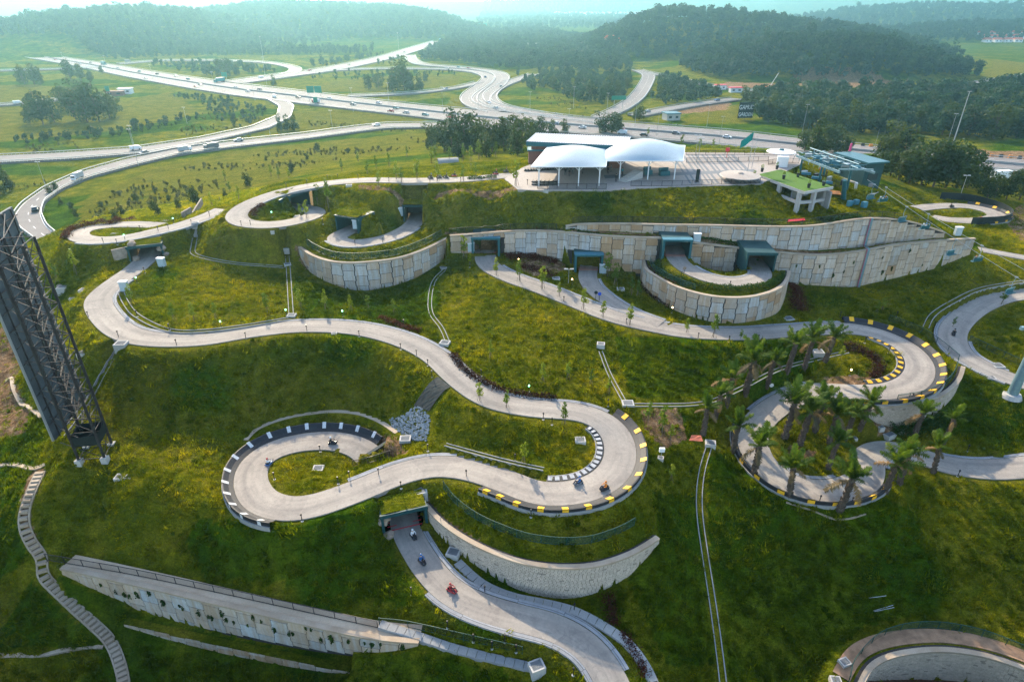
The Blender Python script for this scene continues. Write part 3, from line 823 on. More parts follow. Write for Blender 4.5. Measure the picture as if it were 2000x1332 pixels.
# the middle distance first
for k, (a, b) in ROADS.items():
    for f in (0.0, 0.25, 0.5, 0.75, 1.0):
        MID.stamp(a * (1 - f) + b * f, 7.0, -0.9)
for c in list(TRACKS.values()) + list(DRAINS.values()) + [STAIR]: MID.stamp(c, 3.0)
for W in WALLS.values(): MID.stamp(W['c'][:, :3] - np.array([0, 0, 1.5]), 3.0)
PLAZA = [P(a, b, PLAZA_Z) for a, b in PLAZA_PX]
pm = inpoly(MID.X, MID.Y, PLAZA)
MID.mask |= pm; MID.val[pm] = PLAZA_Z
for s in SPOTS: MID.stamp([P(*s)], 3.0)
edge = np.zeros(MID.X.shape)
MID.solve(edge, 150)
MIDHARD = MID.mask.copy()
MID.Z = MID.Z + hills(MID.X, MID.Y) * (~MIDHARD)
# then the park itself
for k, c in OPEN.items(): NEAR.stamp(c, TRACK_W[k] / 2 + (1.9 if k in ('main', 'east') else 1.25), -0.13, 2.0)
for nm, pt in PORTALS.items():
    d = np.array([math.sin(pt['hd']), math.cos(pt['hd'])]); e = np.array([d[1], -d[0]])
    top = pt['p'][2] + pt['h'] + (0.55 if pt['style'] in ('grass', 'dark') else 0.35)
    if nm in ('east', 'spur', 'ter_a', 'ter_b'): continue
    u1 = 2.8 if nm in ('lower', 'end') else 4.5
    for u in np.arange(1.0, u1, 0.4):
        for v in np.arange(-pt['w'] / 2, pt['w'] / 2 + 0.01, 0.5):
            q = pt['p'][:2] + d * u + e * v
            NEAR.stamp([np.array([q[0], q[1], top])], 0.45, 0.0, 3.0 if nm != 'end' else 0.0)
for k, c in DRAINS.items(): NEAR.stamp(c, 0.8, -0.06, 0.5)
NEAR.stamp(STAIR, 1.1, -0.1, 0.5)
for s in SPOTS: NEAR.stamp([P(*s)], 0.9)
pm = inpoly(NEAR.X, NEAR.Y, PLAZA) & (NEAR.near > 0.5)
NEAR.mask |= pm; NEAR.val[pm] = PLAZA_Z - 0.06
SPOTMASK = NEAR.mask.copy()
WALLMASK = np.zeros(NEAR.X.shape, bool)
for k, W in WALLS.items():
    WALLMASK |= NEAR.stamp_wall(W, 1.3, {'front': 2.4, 'corner': 3.2, 'centre': 1.0}.get(k, 1.3), -0.06)
bnd = MID.sample(NEAR.X, NEAR.Y)
NEAR.solve(bnd, 220)
hard = WALLMASK.copy()
for k, c in OPEN.items():
    for p in c[::2]:
        w = NEAR.window(p[0], p[1], TRACK_W[k] / 2 + 1.1)
        if w is not None:
            hard[w] |= np.hypot(NEAR.X[w] - p[0], NEAR.Y[w] - p[1]) < TRACK_W[k] / 2 + 1.1
hard |= pm
lines = Grid(NEAR.x0, NEAR.y0, NEAR.h, NEAR.nx, NEAR.ny)
for c in list(DRAINS.values()) + [STAIR]: lines.stamp(c, 0.8)
hard |= lines.mask
hard[0, :] = hard[-1, :] = True; hard[:, 0] = hard[:, -1] = True
NEAR.blur(hard, 14)

def H(x, y):
    if NEAR.inside(x, y): return float(NEAR.sample(x, y))
    if MID.inside(x, y): return float(MID.sample(x, y))
    return float(hills(np.array(x), np.array(y)))
def G(px, py, tmax=3000.0):
    """the point of the ground seen at a photo pixel"""
    d = ray(px, py)
    t = np.concatenate([np.arange(30, 330, 0.4), np.arange(330, tmax, 3.0)])
    x, y, z = d[0] * t, d[1] * t, CZ + d[2] * t
    h = np.where(NEAR.inside(x, y), NEAR.sample(x, y), np.where(MID.inside(x, y), MID.sample(x, y), hills(x, y)))
    hit = np.nonzero(z <= h)[0]
    i = hit[0] if len(hit) else len(t) - 1
    return np.array([x[i], y[i], h[i]])

def fract_noise(X, Y, wl, seed):
    r = np.random.default_rng(seed)
    z = np.zeros(X.shape)
    for k in range(9):
        a = r.uniform(0, 2 * math.pi); w = wl * r.uniform(0.6, 1.7)
        z += np.sin((X * math.cos(a) + Y * math.sin(a)) * 2 * math.pi / w + r.uniform(0, 6.28) + 1.3 * np.sin((X * math.sin(a) - Y * math.cos(a)) * 2 * math.pi / (w * 2.3)))
    return z / 9
# ---- ground cover masks (bare earth, lush growth with painted shade, dry grass with painted sun)
def cover(grid):
    X, Y = grid.X, grid.Y
    E = np.zeros(X.shape); L = np.zeros(X.shape); D = np.zeros(X.shape)
    def paint(arr, px, v, z=None, soft=0):
        poly = [(P(a, b, z) if z is not None else G(a, b)) for a, b in px]
        m = inpoly(X, Y, poly)
        arr[m] = v
    for poly in ([(-80, 170), (70, 165), (240, 200), (330, 180), (390, 220), (330, 240), (170, 262), (-80, 285)],
                 [(150, 400), (290, 330), (440, 300), (600, 280), (860, 258), (830, 290), (640, 320), (560, 350), (450, 400), (420, 405), (330, 420), (150, 445)],
                 [(420, 255), (560, 222), (700, 215), (880, 236), (700, 244), (560, 264)],
                 [(650, 160), (760, 148), (900, 150), (890, 165), (760, 180), (600, 180)],
                 [(1350, 225), (1440, 205), (1470, 240), (1330, 245)], [(1940, 120), (2080, 100), (2080, 140), (1920, 150)], [(190, 830), (420, 860), (420, 930), (150, 915)], [(880, 190), (930, 195), (940, 215), (870, 210)]):
        paint(D, poly, 1.0)
    for poly in ([(860, 560), (960, 545), (1250, 655), (1240, 750), (1000, 755), (890, 690)], [(260, 545), (380, 512), (550, 527), (555, 608), (400, 638), (280, 612)], [(95, 560), (170, 485), (250, 492), (185, 560), (150, 625)], [(850, 385), (1480, 380), (1500, 428), (1100, 436), (880, 446)], [(230, 700), (500, 680), (780, 700), (800, 760), (600, 800), (420, 850), (220, 830)], [(1560, 565), (1900, 530), (1800, 600), (1600, 610)]):
        paint(D, poly, 0.45)  # drier slopes, with the yellow of sunlit crests painted in
    for poly in ([(-100, 940), (60, 930), (30, 1010), (60, 1090), (-100, 1150)], [(390, 1010), (600, 1030), (760, 1010), (780, 1100), (860, 1180), (780, 1190), (400, 1130), (360, 1060)],
                 [(100, 1130), (800, 1275), (1000, 1310), (1000, 1420), (250, 1420), (150, 1200)], [(1380, 900), (1440, 880), (1560, 985), (1720, 970), (1800, 1010), (1780, 1200), (1680, 1230), (1560, 1350), (1420, 1350), (1380, 1050)],
                 [(1270, 960), (1360, 960), (1400, 1300), (1300, 1300), (1220, 1130), (1290, 1060)], [(580, 540), (700, 575), (860, 530), (860, 620), (800, 640), (600, 625), (570, 570)], [(100, 1170), (230, 1280), (100, 1270), (-60, 1265), (60, 1130)],
                 [(1870, 720), (2080, 770), (2080, 870), (1840, 850), (1840, 800)], [(1360, 660), (1600, 665), (1600, 720), (1420, 780), (1230, 780), (1200, 660)]):
        paint(L, poly, 0.62)  # lush growth, with the darkness of shaded slopes painted in
    for poly in ([(-60, 640), (15, 640), (45, 720), (30, 740), (60, 800), (50, 850), (-60, 860)], [(60, 920), (90, 920), (60, 1010), (88, 1095), (70, 1100), (35, 1020)],
                 [(700, 830), (770, 850), (800, 885), (750, 895), (735, 860)], [(1250, 800), (1330, 800), (1345, 860), (1290, 880), (1262, 840)], [(1990, 400), (2080, 390), (2080, 480), (1990, 470), (1960, 430)],
                 [(870, 455), (1110, 444), (1100, 451), (950, 456), (880, 462)], [(1110, 448), (1300, 460), (1460, 481), (1600, 493), (1760, 477), (1850, 465), (1850, 470), (1760, 480), (1600, 498), (1460, 486), (1300, 464), (1110, 452)],
                 [(1560, 300), (1620, 290), (1700, 300), (1640, 320)], [(1400, 170), (1650, 180), (1650, 176), (1520, 165), (1420, 160)], [(1560, 130), (1700, 140), (1790, 165), (1640, 175), (1530, 165)], [(1850, 290), (2080, 300), (2080, 318), (1850, 305)], [(1330, 210), (1430, 200), (1420, 215), (1320, 225)], [(1020, 500), (1100, 505), (1110, 530), (1060, 545), (1010, 530)],
                 [(1610, 735), (1700, 735), (1710, 755), (1600, 755)], [(1540, 870), (1600, 885), (1570, 910), (1535, 890)], [(700, 362), (760, 367), (1010, 364), (1010, 372), (760, 375), (700, 372)], [(580, 483), (600, 495), (612, 530), (600, 528), (575, 492)], [(1690, 812), (1760, 835), (1800, 850), (1720, 850)], [(840, 985), (880, 1020), (940, 1060), (925, 1062), (860, 1020), (830, 992)]):
        paint(E, poly, 0.85)
    if grid is NEAR:                                      # dry fringe along the tracks, its sunlit yellow put into the cover
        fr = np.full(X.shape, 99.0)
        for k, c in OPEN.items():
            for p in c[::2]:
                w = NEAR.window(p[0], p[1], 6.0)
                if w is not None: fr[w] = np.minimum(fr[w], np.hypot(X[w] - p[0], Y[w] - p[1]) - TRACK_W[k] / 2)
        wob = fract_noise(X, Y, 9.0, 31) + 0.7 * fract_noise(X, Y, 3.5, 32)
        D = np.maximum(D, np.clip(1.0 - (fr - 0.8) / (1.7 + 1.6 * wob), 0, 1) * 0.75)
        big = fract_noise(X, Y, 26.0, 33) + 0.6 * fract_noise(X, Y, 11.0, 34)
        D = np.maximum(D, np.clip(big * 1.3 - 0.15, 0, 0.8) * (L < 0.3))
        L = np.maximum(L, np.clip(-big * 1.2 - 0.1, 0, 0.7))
    else:
        big = fract_noise(X, Y, 130.0, 41) + 0.8 * fract_noise(X, Y, 45.0, 42)
        L = np.maximum(L, np.clip(big * 1.6 + 0.28, 0, 0.95) * (D < 0.5))
        E = np.maximum(E, np.clip(fract_noise(X, Y, 60.0, 43) * 1.5 - 0.75, 0, 0.6))
    return E, L, D

def grid_mesh(name, grid, keep_face, cov=True, dz=None):
    ny, nx = grid.Z.shape
    Z = grid.Z if dz is None else grid.Z + dz
    co = np.column_stack([grid.X.ravel(), grid.Y.ravel(), Z.ravel()])
    idx = np.arange(ny * nx).reshape(ny, nx)
    a, b, c, d = idx[:-1, :-1], idx[:-1, 1:], idx[1:, 1:], idx[1:, :-1]
    k = keep_face.ravel()
    faces = np.column_stack([a.ravel(), b.ravel(), c.ravel(), d.ravel()])[k]
    me = bpy.data.meshes.new(name)
    me.vertices.add(len(co)); me.vertices.foreach_set('co', co.ravel())
    me.loops.add(faces.size); me.loops.foreach_set('vertex_index', faces.ravel().astype(np.int32))
    me.polygons.add(len(faces))
    me.polygons.foreach_set('loop_start', np.arange(0, faces.size, 4, dtype=np.int32))
    me.polygons.foreach_set('loop_total', np.full(len(faces), 4, dtype=np.int32))
    me.polygons.foreach_set('use_smooth', np.ones(len(faces), bool))
    me.update(calc_edges=True)
    me.materials.append(MATS['ground_cover'])
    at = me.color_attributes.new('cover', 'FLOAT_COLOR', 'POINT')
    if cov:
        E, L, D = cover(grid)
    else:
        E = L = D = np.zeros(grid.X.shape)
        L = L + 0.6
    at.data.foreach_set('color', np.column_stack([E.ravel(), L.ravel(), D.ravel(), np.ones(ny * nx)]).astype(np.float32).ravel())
    return me, (E, L, D)

rough = (fract_noise(NEAR.X, NEAR.Y, 3.1, 1) * 0.15 + fract_noise(NEAR.X, NEAR.Y, 1.5, 2) * 0.11 + RNG.normal(0, 0.02, NEAR.X.shape)) * (~hard)

# openings where the tunnels run into the hillside: (px, py, z of the floor at the mouth, heading into the hill, width, height, depth, box length in front)
def keep_near():
    Z = NEAR.Z
    z4 = np.stack([Z[:-1, :-1], Z[:-1, 1:], Z[1:, 1:], Z[1:, :-1]])
    steep = (z4.max(0) - z4.min(0)) > 0.75
    cx = 0.5 * (NEAR.X[:-1, :-1] + NEAR.X[1:, 1:]); cy = 0.5 * (NEAR.Y[:-1, :-1] + NEAR.Y[1:, 1:])
    keep = np.ones(steep.shape, bool)
    for nm, pt in PORTALS.items():
        f, hd, w = pt['p'], pt['hd'], pt['w']
        d = np.array([math.sin(hd), math.cos(hd)])
        u = (cx - f[0]) * d[0] + (cy - f[1]) * d[1]
        v = (cx - f[0]) * d[1] - (cy - f[1]) * d[0]
        keep &= ~((np.abs(v) < w / 2 + 0.1) & (u > -1.5) & (u < {'ter_b': 8.0, 'ter_a': 4.5, 'end': -5}.get(nm, 2.2)) & steep)
    return keep
kn = keep_near()
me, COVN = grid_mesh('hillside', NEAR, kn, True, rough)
hill_obj = props(put('hillside_ground', me), kind='structure', label='grassy terraced hillside of the park')
fx = 0.5 * (MID.X[:-1, :-1] + MID.X[1:, 1:]); fy = 0.5 * (MID.Y[:-1, :-1] + MID.Y[1:, 1:])
km = ~NEAR.inside(fx, fy, 5.0)
drop = np.where(NEAR.inside(MID.X, MID.Y, 0.1), -0.7, 0.0) + np.where(MIDHARD, 0, fract_noise(MID.X, MID.Y, 40, 5) * 0.7 + fract_noise(MID.X, MID.Y, 14, 6) * 0.35)
drop[-1, :] = 0
me, _ = grid_mesh('valley', MID, km, True, drop)
props(put('valley_ground', me), kind='structure', label='grassy valley floor beyond the hill')
FAR = Grid(-6500.0, 0.0, 50.0, 261, 118)
FAR.Z = hills(FAR.X, FAR.Y)
fx = 0.5 * (FAR.X[:-1, :-1] + FAR.X[1:, 1:]); fy = 0.5 * (FAR.Y[:-1, :-1] + FAR.Y[1:, 1:])
kf = ~((np.abs(fx) < 520) & (fy < 800))
me, _ = grid_mesh('far', FAR, kf, False, np.where(MID.inside(FAR.X, FAR.Y, -1), -1.5, 0.0))
props(put('distant_ground', me), kind='structure', label='distant wooded country and hills')
# ================================================================== tracks
def frame(c):
    t = np.gradient(c[:, :2], axis=0); t /= np.linalg.norm(t, axis=1)[:, None] + 1e-9
    n = np.column_stack([-t[:, 1], t[:, 0]])              # left of the travel direction
    s = np.concatenate([[0], np.cumsum(np.linalg.norm(np.diff(c[:, :2], axis=0), axis=1))])
    return t, n, s
def strip(mb, c, n, s, cols, uscale=1.0):
    """cols: list of (offset to the left, height offset); a ribbon with several columns"""
    base = len(mb.v)
    for p, nn in zip(c, n):
        for o, dz in cols:
            mb.v.append((p[0] + nn[0] * o, p[1] + nn[1] * o, p[2] + dz))
    k = len(cols)
    us = [0.0]
    for a, b in zip(cols[:-1], cols[1:]): us.append(us[-1] + math.hypot(b[0] - a[0], b[1] - a[1]))
    for i in range(len(c) - 1):
        for j in range(k - 1):
            q = (base + i * k + j, base + (i + 1) * k + j, base + (i + 1) * k + j + 1, base + i * k + j + 1)
            mb.f.append(q); mb.m.append(mb.cur)
            mb.uv[len(mb.f) - 1] = ((us[j], s[i]), (us[j], s[i + 1]), (us[j + 1], s[i + 1]), (us[j + 1], s[i]))
TRACK_LABEL = {
 'main': 'long pale concrete track winding from the left tunnel round the front hairpin and oval loop',
 'lower': 'pale concrete track leaving the front tunnel below the stone block wall',
 'upper': 'pale concrete track curling left from the start plaza round the upper loop',
 'bowl': 'short curved concrete track between the two grass-roofed tunnel mouths',
 'west': 'pale concrete hairpin track at the far left beside the red hedge',
 'east': 'long concrete track from the left teal tunnel through the yellow-edged bend to the palms',
 'spur': 'short concrete track from the middle teal tunnel joining the long bend',
 'terrace': 'curved concrete track on top of the round bastion wall',
 'right': 'concrete track sweeping along the right edge under the chairlift',
 'far': 'small oval concrete track at far right inside the black fence',
 'link': 'short concrete track strip right of the tall wall end'}
TR = {}
EXT = {}
for k, c in TRACKS.items():
    cc = c
    for nm, pt in PORTALS.items():
        pass
    if k in ('main', 'lower', 'upper', 'bowl', 'east', 'spur', 'terrace'):
        ends = {'main': (0, 1), 'lower': (0,), 'upper': (1,), 'bowl': (0, 1), 'east': (0,), 'spur': (0,), 'terrace': (0, 1)}[k]
        for e in ends:
            d = (c[0] - c[3]) if e == 0 else (c[-1] - c[-4])
            d = d / np.linalg.norm(d[:2]); d[2] = 0 if e == 0 else -0.02
            add = np.array([(c[0] if e == 0 else c[-1]) + d * (0.6 * i) for i in range(1, 7)])
            cc = np.vstack([add[::-1], cc]) if e == 0 else np.vstack([cc, add])
    t, n, s = frame(cc)
    w = TRACK_W[k] / 2
    mb = MB()
    strip(mb, cc, n, s, [(w + 0.02, -0.5), (w, 0.03), (w * 0.5, 0.05), (0, 0.055), (-w * 0.5, 0.05), (-w, 0.03), (-w - 0.02, -0.5)])
    o = mb.build('luge_track', 'track_concrete', smooth=False)
    props(o, TRACK_LABEL[k], kind='structure', group='concrete luge tracks')
    TR[k] = (cc, t, n, s, o)
def tidx(k, px, py):
    cc = TR[k][0]
    q = np.array([proj(p) for p in cc])
    return int(np.argmin(np.hypot(q[:, 0] - px, q[:, 1] - py)))
def seg(k, a, b):
    i, j = tidx(k, *a), tidx(k, *b)
    return (i, j) if i < j else (j, i)
# bands of grey pavers along the edges
PAVERS = [('main', (235, 548), (1175, 812), 1), ('main', (960, 928), (690, 960), -1), ('lower', (800, 1050), (1192, 1325), 1), ('lower', (860, 1135), (1192, 1325), -1), ('east', (960, 522), (1655, 641), 1), ('east', (1600, 763), (1490, 812), -1), ('east', (1500, 920), (1660, 952), 1), ('east', (1690, 905), (1780, 886), -1), ('east', (1840, 905), (2050, 905), 1), ('west', (430, 411), (170, 467), 1), ('upper', (640, 358), (480, 405), 1), ('bowl', (660, 466), (800, 445), -1), ('spur', (1149, 545), (1290, 634), 1), ('terrace', (1340, 523), (1484, 530), 1), ('right', (2010, 573), (1965, 736), -1), ('right', (1860, 660), (1965, 736), 1)]
for k, a, b, sd in PAVERS:
    cc, t, n, s, o = TR[k]
    i, j = seg(k, a, b)
    w = TRACK_W[k] / 2
    mb = MB()
    cols = [(sd * (w + 0.03), 0.06), (sd * (w + 0.62), 0.08), (sd * (w + 0.64), -0.4)]
    strip(mb, cc[i:j + 1], n[i:j + 1], s[i:j + 1], cols if sd < 0 else cols[::-1])
    mb.build('edge_pavers', 'kerb_pavers', o)
# black rubber kerbs with bright blocks
def kerb(k, a, b, sd, wid, rise, blocks, mat, gap, bw, o0=0.0, inner=False):
    cc, t, n, s, o = TR[k]
    i, j = seg(k, a, b)
    w = TRACK_W[k] / 2 + 0.03 + o0
    c2, n2, s2, t2 = cc[i:j + 1], n[i:j + 1], s[i:j + 1], t[i:j + 1]
    mb = MB()
    cols = [(sd * w, 0.05), (sd * (w + wid * 0.5), 0.06 + rise * 0.35), (sd * (w + wid), 0.06 + rise), (sd * (w + wid + 0.16), 0.06 + rise), (sd * (w + wid + 0.17), -0.5)]
    strip(mb, c2, n2, s2, cols if sd < 0 else cols[::-1])
    kb = mb.build('kerb', 'black_rubber', o)
    mb = MB(); cols = [(sd * (w + wid + 0.16), 0.12), (sd * (w + wid + 0.3), 0.12), (sd * (w + wid + 0.32), -0.5)]
    strip(mb, c2, n2, s2, cols if sd < 0 else cols[::-1]); mb.build('kerb_footing', 'grey_concrete', kb)
    L = s2[-1] - s2[0]
    m = int(L / gap)
    for q in range(m):
        sq = s2[0] + (q + 0.5) * L / m
        p = np.array([np.interp(sq, s2, c2[:, h]) for h in range(3)])
        nn = np.array([np.interp(sq, s2, n2[:, h]) for h in range(2)])
        tt = np.array([nn[1], -nn[0]])
        f0, f1 = (0.45, 1.0) if not inner else (0.25, 0.95)
        b2 = MB()
        def pt(u, f, lift):
            off = sd * (w + wid * f)
            z = 0.06 + rise * (0.35 * f / 0.5 if f < 0.5 else 0.35 + 0.65 * (f - 0.5) / 0.5) + lift
            return (nn[0] * off + tt[0] * u, nn[1] * off + tt[1] * u, z)
        h = bw / 2
        A = [pt(-h, f0, 0.03), pt(h, f0, 0.03), pt(h, f1, 0.03), pt(-h, f1, 0.03)]
        B = [pt(-h, f0, -0.02), pt(h, f0, -0.02), pt(h, f1, -0.02), pt(-h, f1, -0.02)]
        A.append(pt(h, f1 + 0.14 / wid, 0.03 - rise * 0.05)); A.append(pt(-h, f1 + 0.14 / wid, 0.03 - rise * 0.05))
        b2.quad(A[0], A[1], A[2], A[3]); b2.quad(A[3], A[2], A[4], A[5])
        if not inner:
            oo = sd * (w + wid + 0.19); q0 = [(nn[0] * oo + tt[0] * u, nn[1] * oo + tt[1] * u, zz) for u, zz in ((-h, 0.08 + rise), (h, 0.08 + rise), (h, 0.14), (-h, 0.14))]
            b2.quad(*q0); b2.cur = 0
        b2.quad(B[0], B[1], A[1], A[0]); b2.quad(B[1], B[2], A[2], A[1]); b2.quad(B[3], B[0], A[0], A[3])
        b2.build('kerb_block', mat, kb, loc=p)
kerb('main', (1180, 824), (960, 930), 1, 1.15, 0.5, True, 'kerb_yellow', 2.1, 0.75)
kerb('main', (1165, 817), (1060, 962), -1, 0.8, 0.05, True, 'kerb_grey', 1.25, 0.55, inner=True)
kerb('main', (556, 992), (712, 880), 1, 1.1, 0.7, True, 'kerb_white', 1.9, 0.5)
kerb('east', (1660, 641), (1660, 765), 1, 1.25, 0.6, True, 'kerb_yellow', 2.2, 0.8)
kerb('east', (1690, 646), (1700, 766), -1, 0.9, 0.1, True, 'kerb_yellow', 1.9, 0.75, inner=True)
kerb('east', (1468, 845), (1690, 930), -1, 0.7, 0.6, True, 'kerb_yellow', 2.3, 0.9)
kerb('far', (1890, 403), (1915, 431), 1, 0.8, 0.5, True, 'kerb_yellow', 2.4, 0.9)

# ================================================================== retaining walls
def zfoot(p, zb):
    for nm in ('east', 'spur', 'ter_a', 'ter_b', 'lower'):
        pt = PORTALS[nm]
        d = (math.sin(pt['hd']), math.cos(pt['hd']))
        u = (p[0] - pt['p'][0]) * d[0] + (p[1] - pt['p'][1]) * d[1]
        v = (p[0] - pt['p'][0]) * d[1] - (p[1] - pt['p'][1]) * d[0]
        if abs(v) < pt['w'] / 2 + 0.1 and -2 < u < pt['len'] + 1: return max(zb, pt['p'][2] + pt['h'] - 0.05)
    return zb
def clip_poly(poly, z0, z1):
    for sign, lim in ((1, z0), (-1, -z1)):
        out = []
        for i in range(len(poly)):
            a, b = poly[i], poly[(i + 1) % len(poly)]
            ia, ib = sign * a[1] >= lim, sign * b[1] >= lim
            if ia: out.append(a)
            if ia != ib:
                f = (sign * lim - a[1]) / (b[1] - a[1])
                out.append((a[0] + (b[0] - a[0]) * f, sign * lim))
        poly = out
        if len(poly) < 3: return []
    return poly
def wall_core(W, thing_o, mat, th=0.42, name='wall_core', coping='path_stone', cop=True, copw=0.5):
    c, n, s = W['c'], W['n'], W['s']
    mb = MB()
    for i in range(len(c) - 1):
        za, zb = zfoot(c[i], c[i][3] - 0.9), zfoot(c[i + 1], c[i + 1][3] - 0.9)
        if zfoot(c[i], -99) != -99 or zfoot(c[i + 1], -99) != -99: za = zb = max(za, zb)
        ta, tb = c[i][2], c[i + 1][2]
        if za >= ta - 0.05 or zb >= tb - 0.05:
            if mb.f: mb.build(name, mat, thing_o)
            mb = MB()
            continue
        f0 = c[i][:2] + n[i] * th; f1 = c[i + 1][:2] + n[i + 1] * th
        b0 = c[i][:2] - n[i] * th; b1 = c[i + 1][:2] - n[i + 1] * th
        u = (s[i], s[i + 1])
        mb.quad((*f0, za), (*f1, zb), (*f1, tb), (*f0, ta), uv=((u[0], za), (u[1], zb), (u[1], tb), (u[0], ta)))
        mb.quad((*f0, ta), (*f1, tb), (*b1, tb), (*b0, ta))
        mb.quad((*b1, zb), (*b0, za), (*b0, ta), (*b1, tb))
        if i == 0: mb.quad((*b0, za), (*f0, za), (*f0, ta), (*b0, ta))
        if i == len(c) - 2: mb.quad((*f1, zb), (*b1, zb), (*b1, tb), (*f1, tb))
    if mb.f: mb.build(name, mat, thing_o)
    if cop:
        mb = MB()
        cc = c[:, :3]
        strip(mb, cc, -n, s, [(-th - 0.14, -0.12), (-th - 0.14, 0.16), (-th + copw, 0.16), (-th + copw, -0.1)])
        mb.build('coping', coping, thing_o)
def panel_wall(key, label, mats, weights, pw=2.15, ph=2.0, th=0.42):
    W = WALLS[key]
    c = W['c']
    p0 = c[len(c) // 2]
    o = thing('retaining_wall', label, 'retaining wall', (0, 0, 0), group='panelled retaining walls')
    wall_core(W, o, 'joint_dark' if key != 'terrace_low' else 'ground_cover', th=th, cop=key != 'terrace_low')
    L = W['s'][-1]
    m = max(1, round(L / pw))
    w = L / m
    rr = random.Random(key)
    e, g = 0.06, 0.045
    for i in range(m):
        sc = (i + 0.5) * w
        def at(arr, x=sc): return np.array([np.interp(x, W['s'], arr[:, h]) for h in range(arr.shape[1])])
        pc, nn = at(c), at(W['n'])
        nn = nn / np.linalg.norm(nn)
        tt = np.array([-nn[1], nn[0]])
        zt = min(at(c, sc - w * 0.45)[2], at(c, sc + w * 0.45)[2]) - 0.13
        zb = zfoot(pc, min(at(c, sc - w * 0.4)[3], at(c, sc + w * 0.4)[3]) - 0.35)
        for ex in (-w * 0.45, w * 0.45): zb = max(zb, zfoot(at(c, sc + ex), -99))
        z = math.floor((zb - (i % 2) * ph / 2) / ph) * ph + (i % 2) * ph / 2
        while z < zt:
            hw = w / 2
            prof = [(-hw - e + g, z + g), (hw + e - g, z + g), (hw + e - g, z + ph / 2 - g), (hw - e - g, z + ph / 2 + g), (hw - e - g, z + ph - g), (-hw + e + g, z + ph - g), (-hw + e + g, z + ph / 2 + g), (-hw - e + g, z + ph / 2 - g)]
            q = clip_poly(prof, zb, zt)
            z += ph
            if len(q) < 3: continue
            hs = [b for _, b in q]
            if max(hs) - min(hs) < 0.12: continue
            zc = sum(hs) / len(hs)
            mb = MB()
            dep = 0.085 + rr.uniform(-0.012, 0.012)
            base = pc[:2] + nn * (th - 0.005)
            def loc(a, b, d): return (tt[0] * a + nn[0] * d, tt[1] * a + nn[1] * d, b - zc)
            xm = sum(a for a, _ in q) / len(q)
            fr = [loc(a, b, dep) for a, b in q]; bk = [loc(a, b, -0.02) for a, b in q]
            mb.quad(*fr)
            for h in range(len(q)):
                h2 = (h + 1) % len(q)
                mb.quad(bk[h], bk[h2], fr[h2], fr[h])
            f = i / m
            wts = weights(f, (zc - zb) / max(0.1, zt - zb)) if callable(weights) else weights
            mt = rr.choices(mats, wts)[0]
            mb.build('panel', mt, o, loc=(base[0], base[1], zc))
    return o
W_BOWL = panel_wall('bowl', 'curved panelled retaining wall below the two grass-roofed tunnel mouths', ['panel_grey', 'panel_sand', 'panel_rust'], lambda f, h: (0.62, 0.33, 0.05) if 0.1 < f < 0.9 else (0.1, 0.6, 0.3))
W_NORTH = panel_wall('north', 'long panelled retaining wall with tunnel mouths across the middle of the hill', ['panel_grey', 'panel_sand', 'panel_rust'], lambda f, h: (0.72, 0.23, 0.05) if f < 0.28 else ((0.12, 0.36, 0.52) if f < 0.5 else ((0.6, 0.36, 0.04) if f < 0.62 else (0.25, 0.73, 0.02))))
W_TIER = panel_wall('tier', 'upper stepped tier of panelled wall under the green deck', ['panel_grey', 'panel_sand', 'panel_rust'], lambda f, h: (0.2, 0.4, 0.4) if f < 0.35 else ((0.6, 0.36, 0.04) if f < 0.6 else (0.2, 0.78, 0.02)))
W_BAST = panel_wall('bastion', 'round bastion retaining wall carrying the small curved track', ['panel_grey', 'panel_sand', 'panel_rust'], lambda f, h: (0.15, 0.55, 0.3) if f < 0.45 else (0.42, 0.48, 0.1))
W_FRONT = panel_wall('front', 'sloping panelled wall with railing at lower left foreground', ['panel_grey', 'panel_sand'], (0.35, 0.65))
W_LOW = panel_wall('terrace_low', 'low strip of wall below the front retaining wall', ['panel_sand', 'panel_rust'], (0.7, 0.3), 2.0, 0.9)

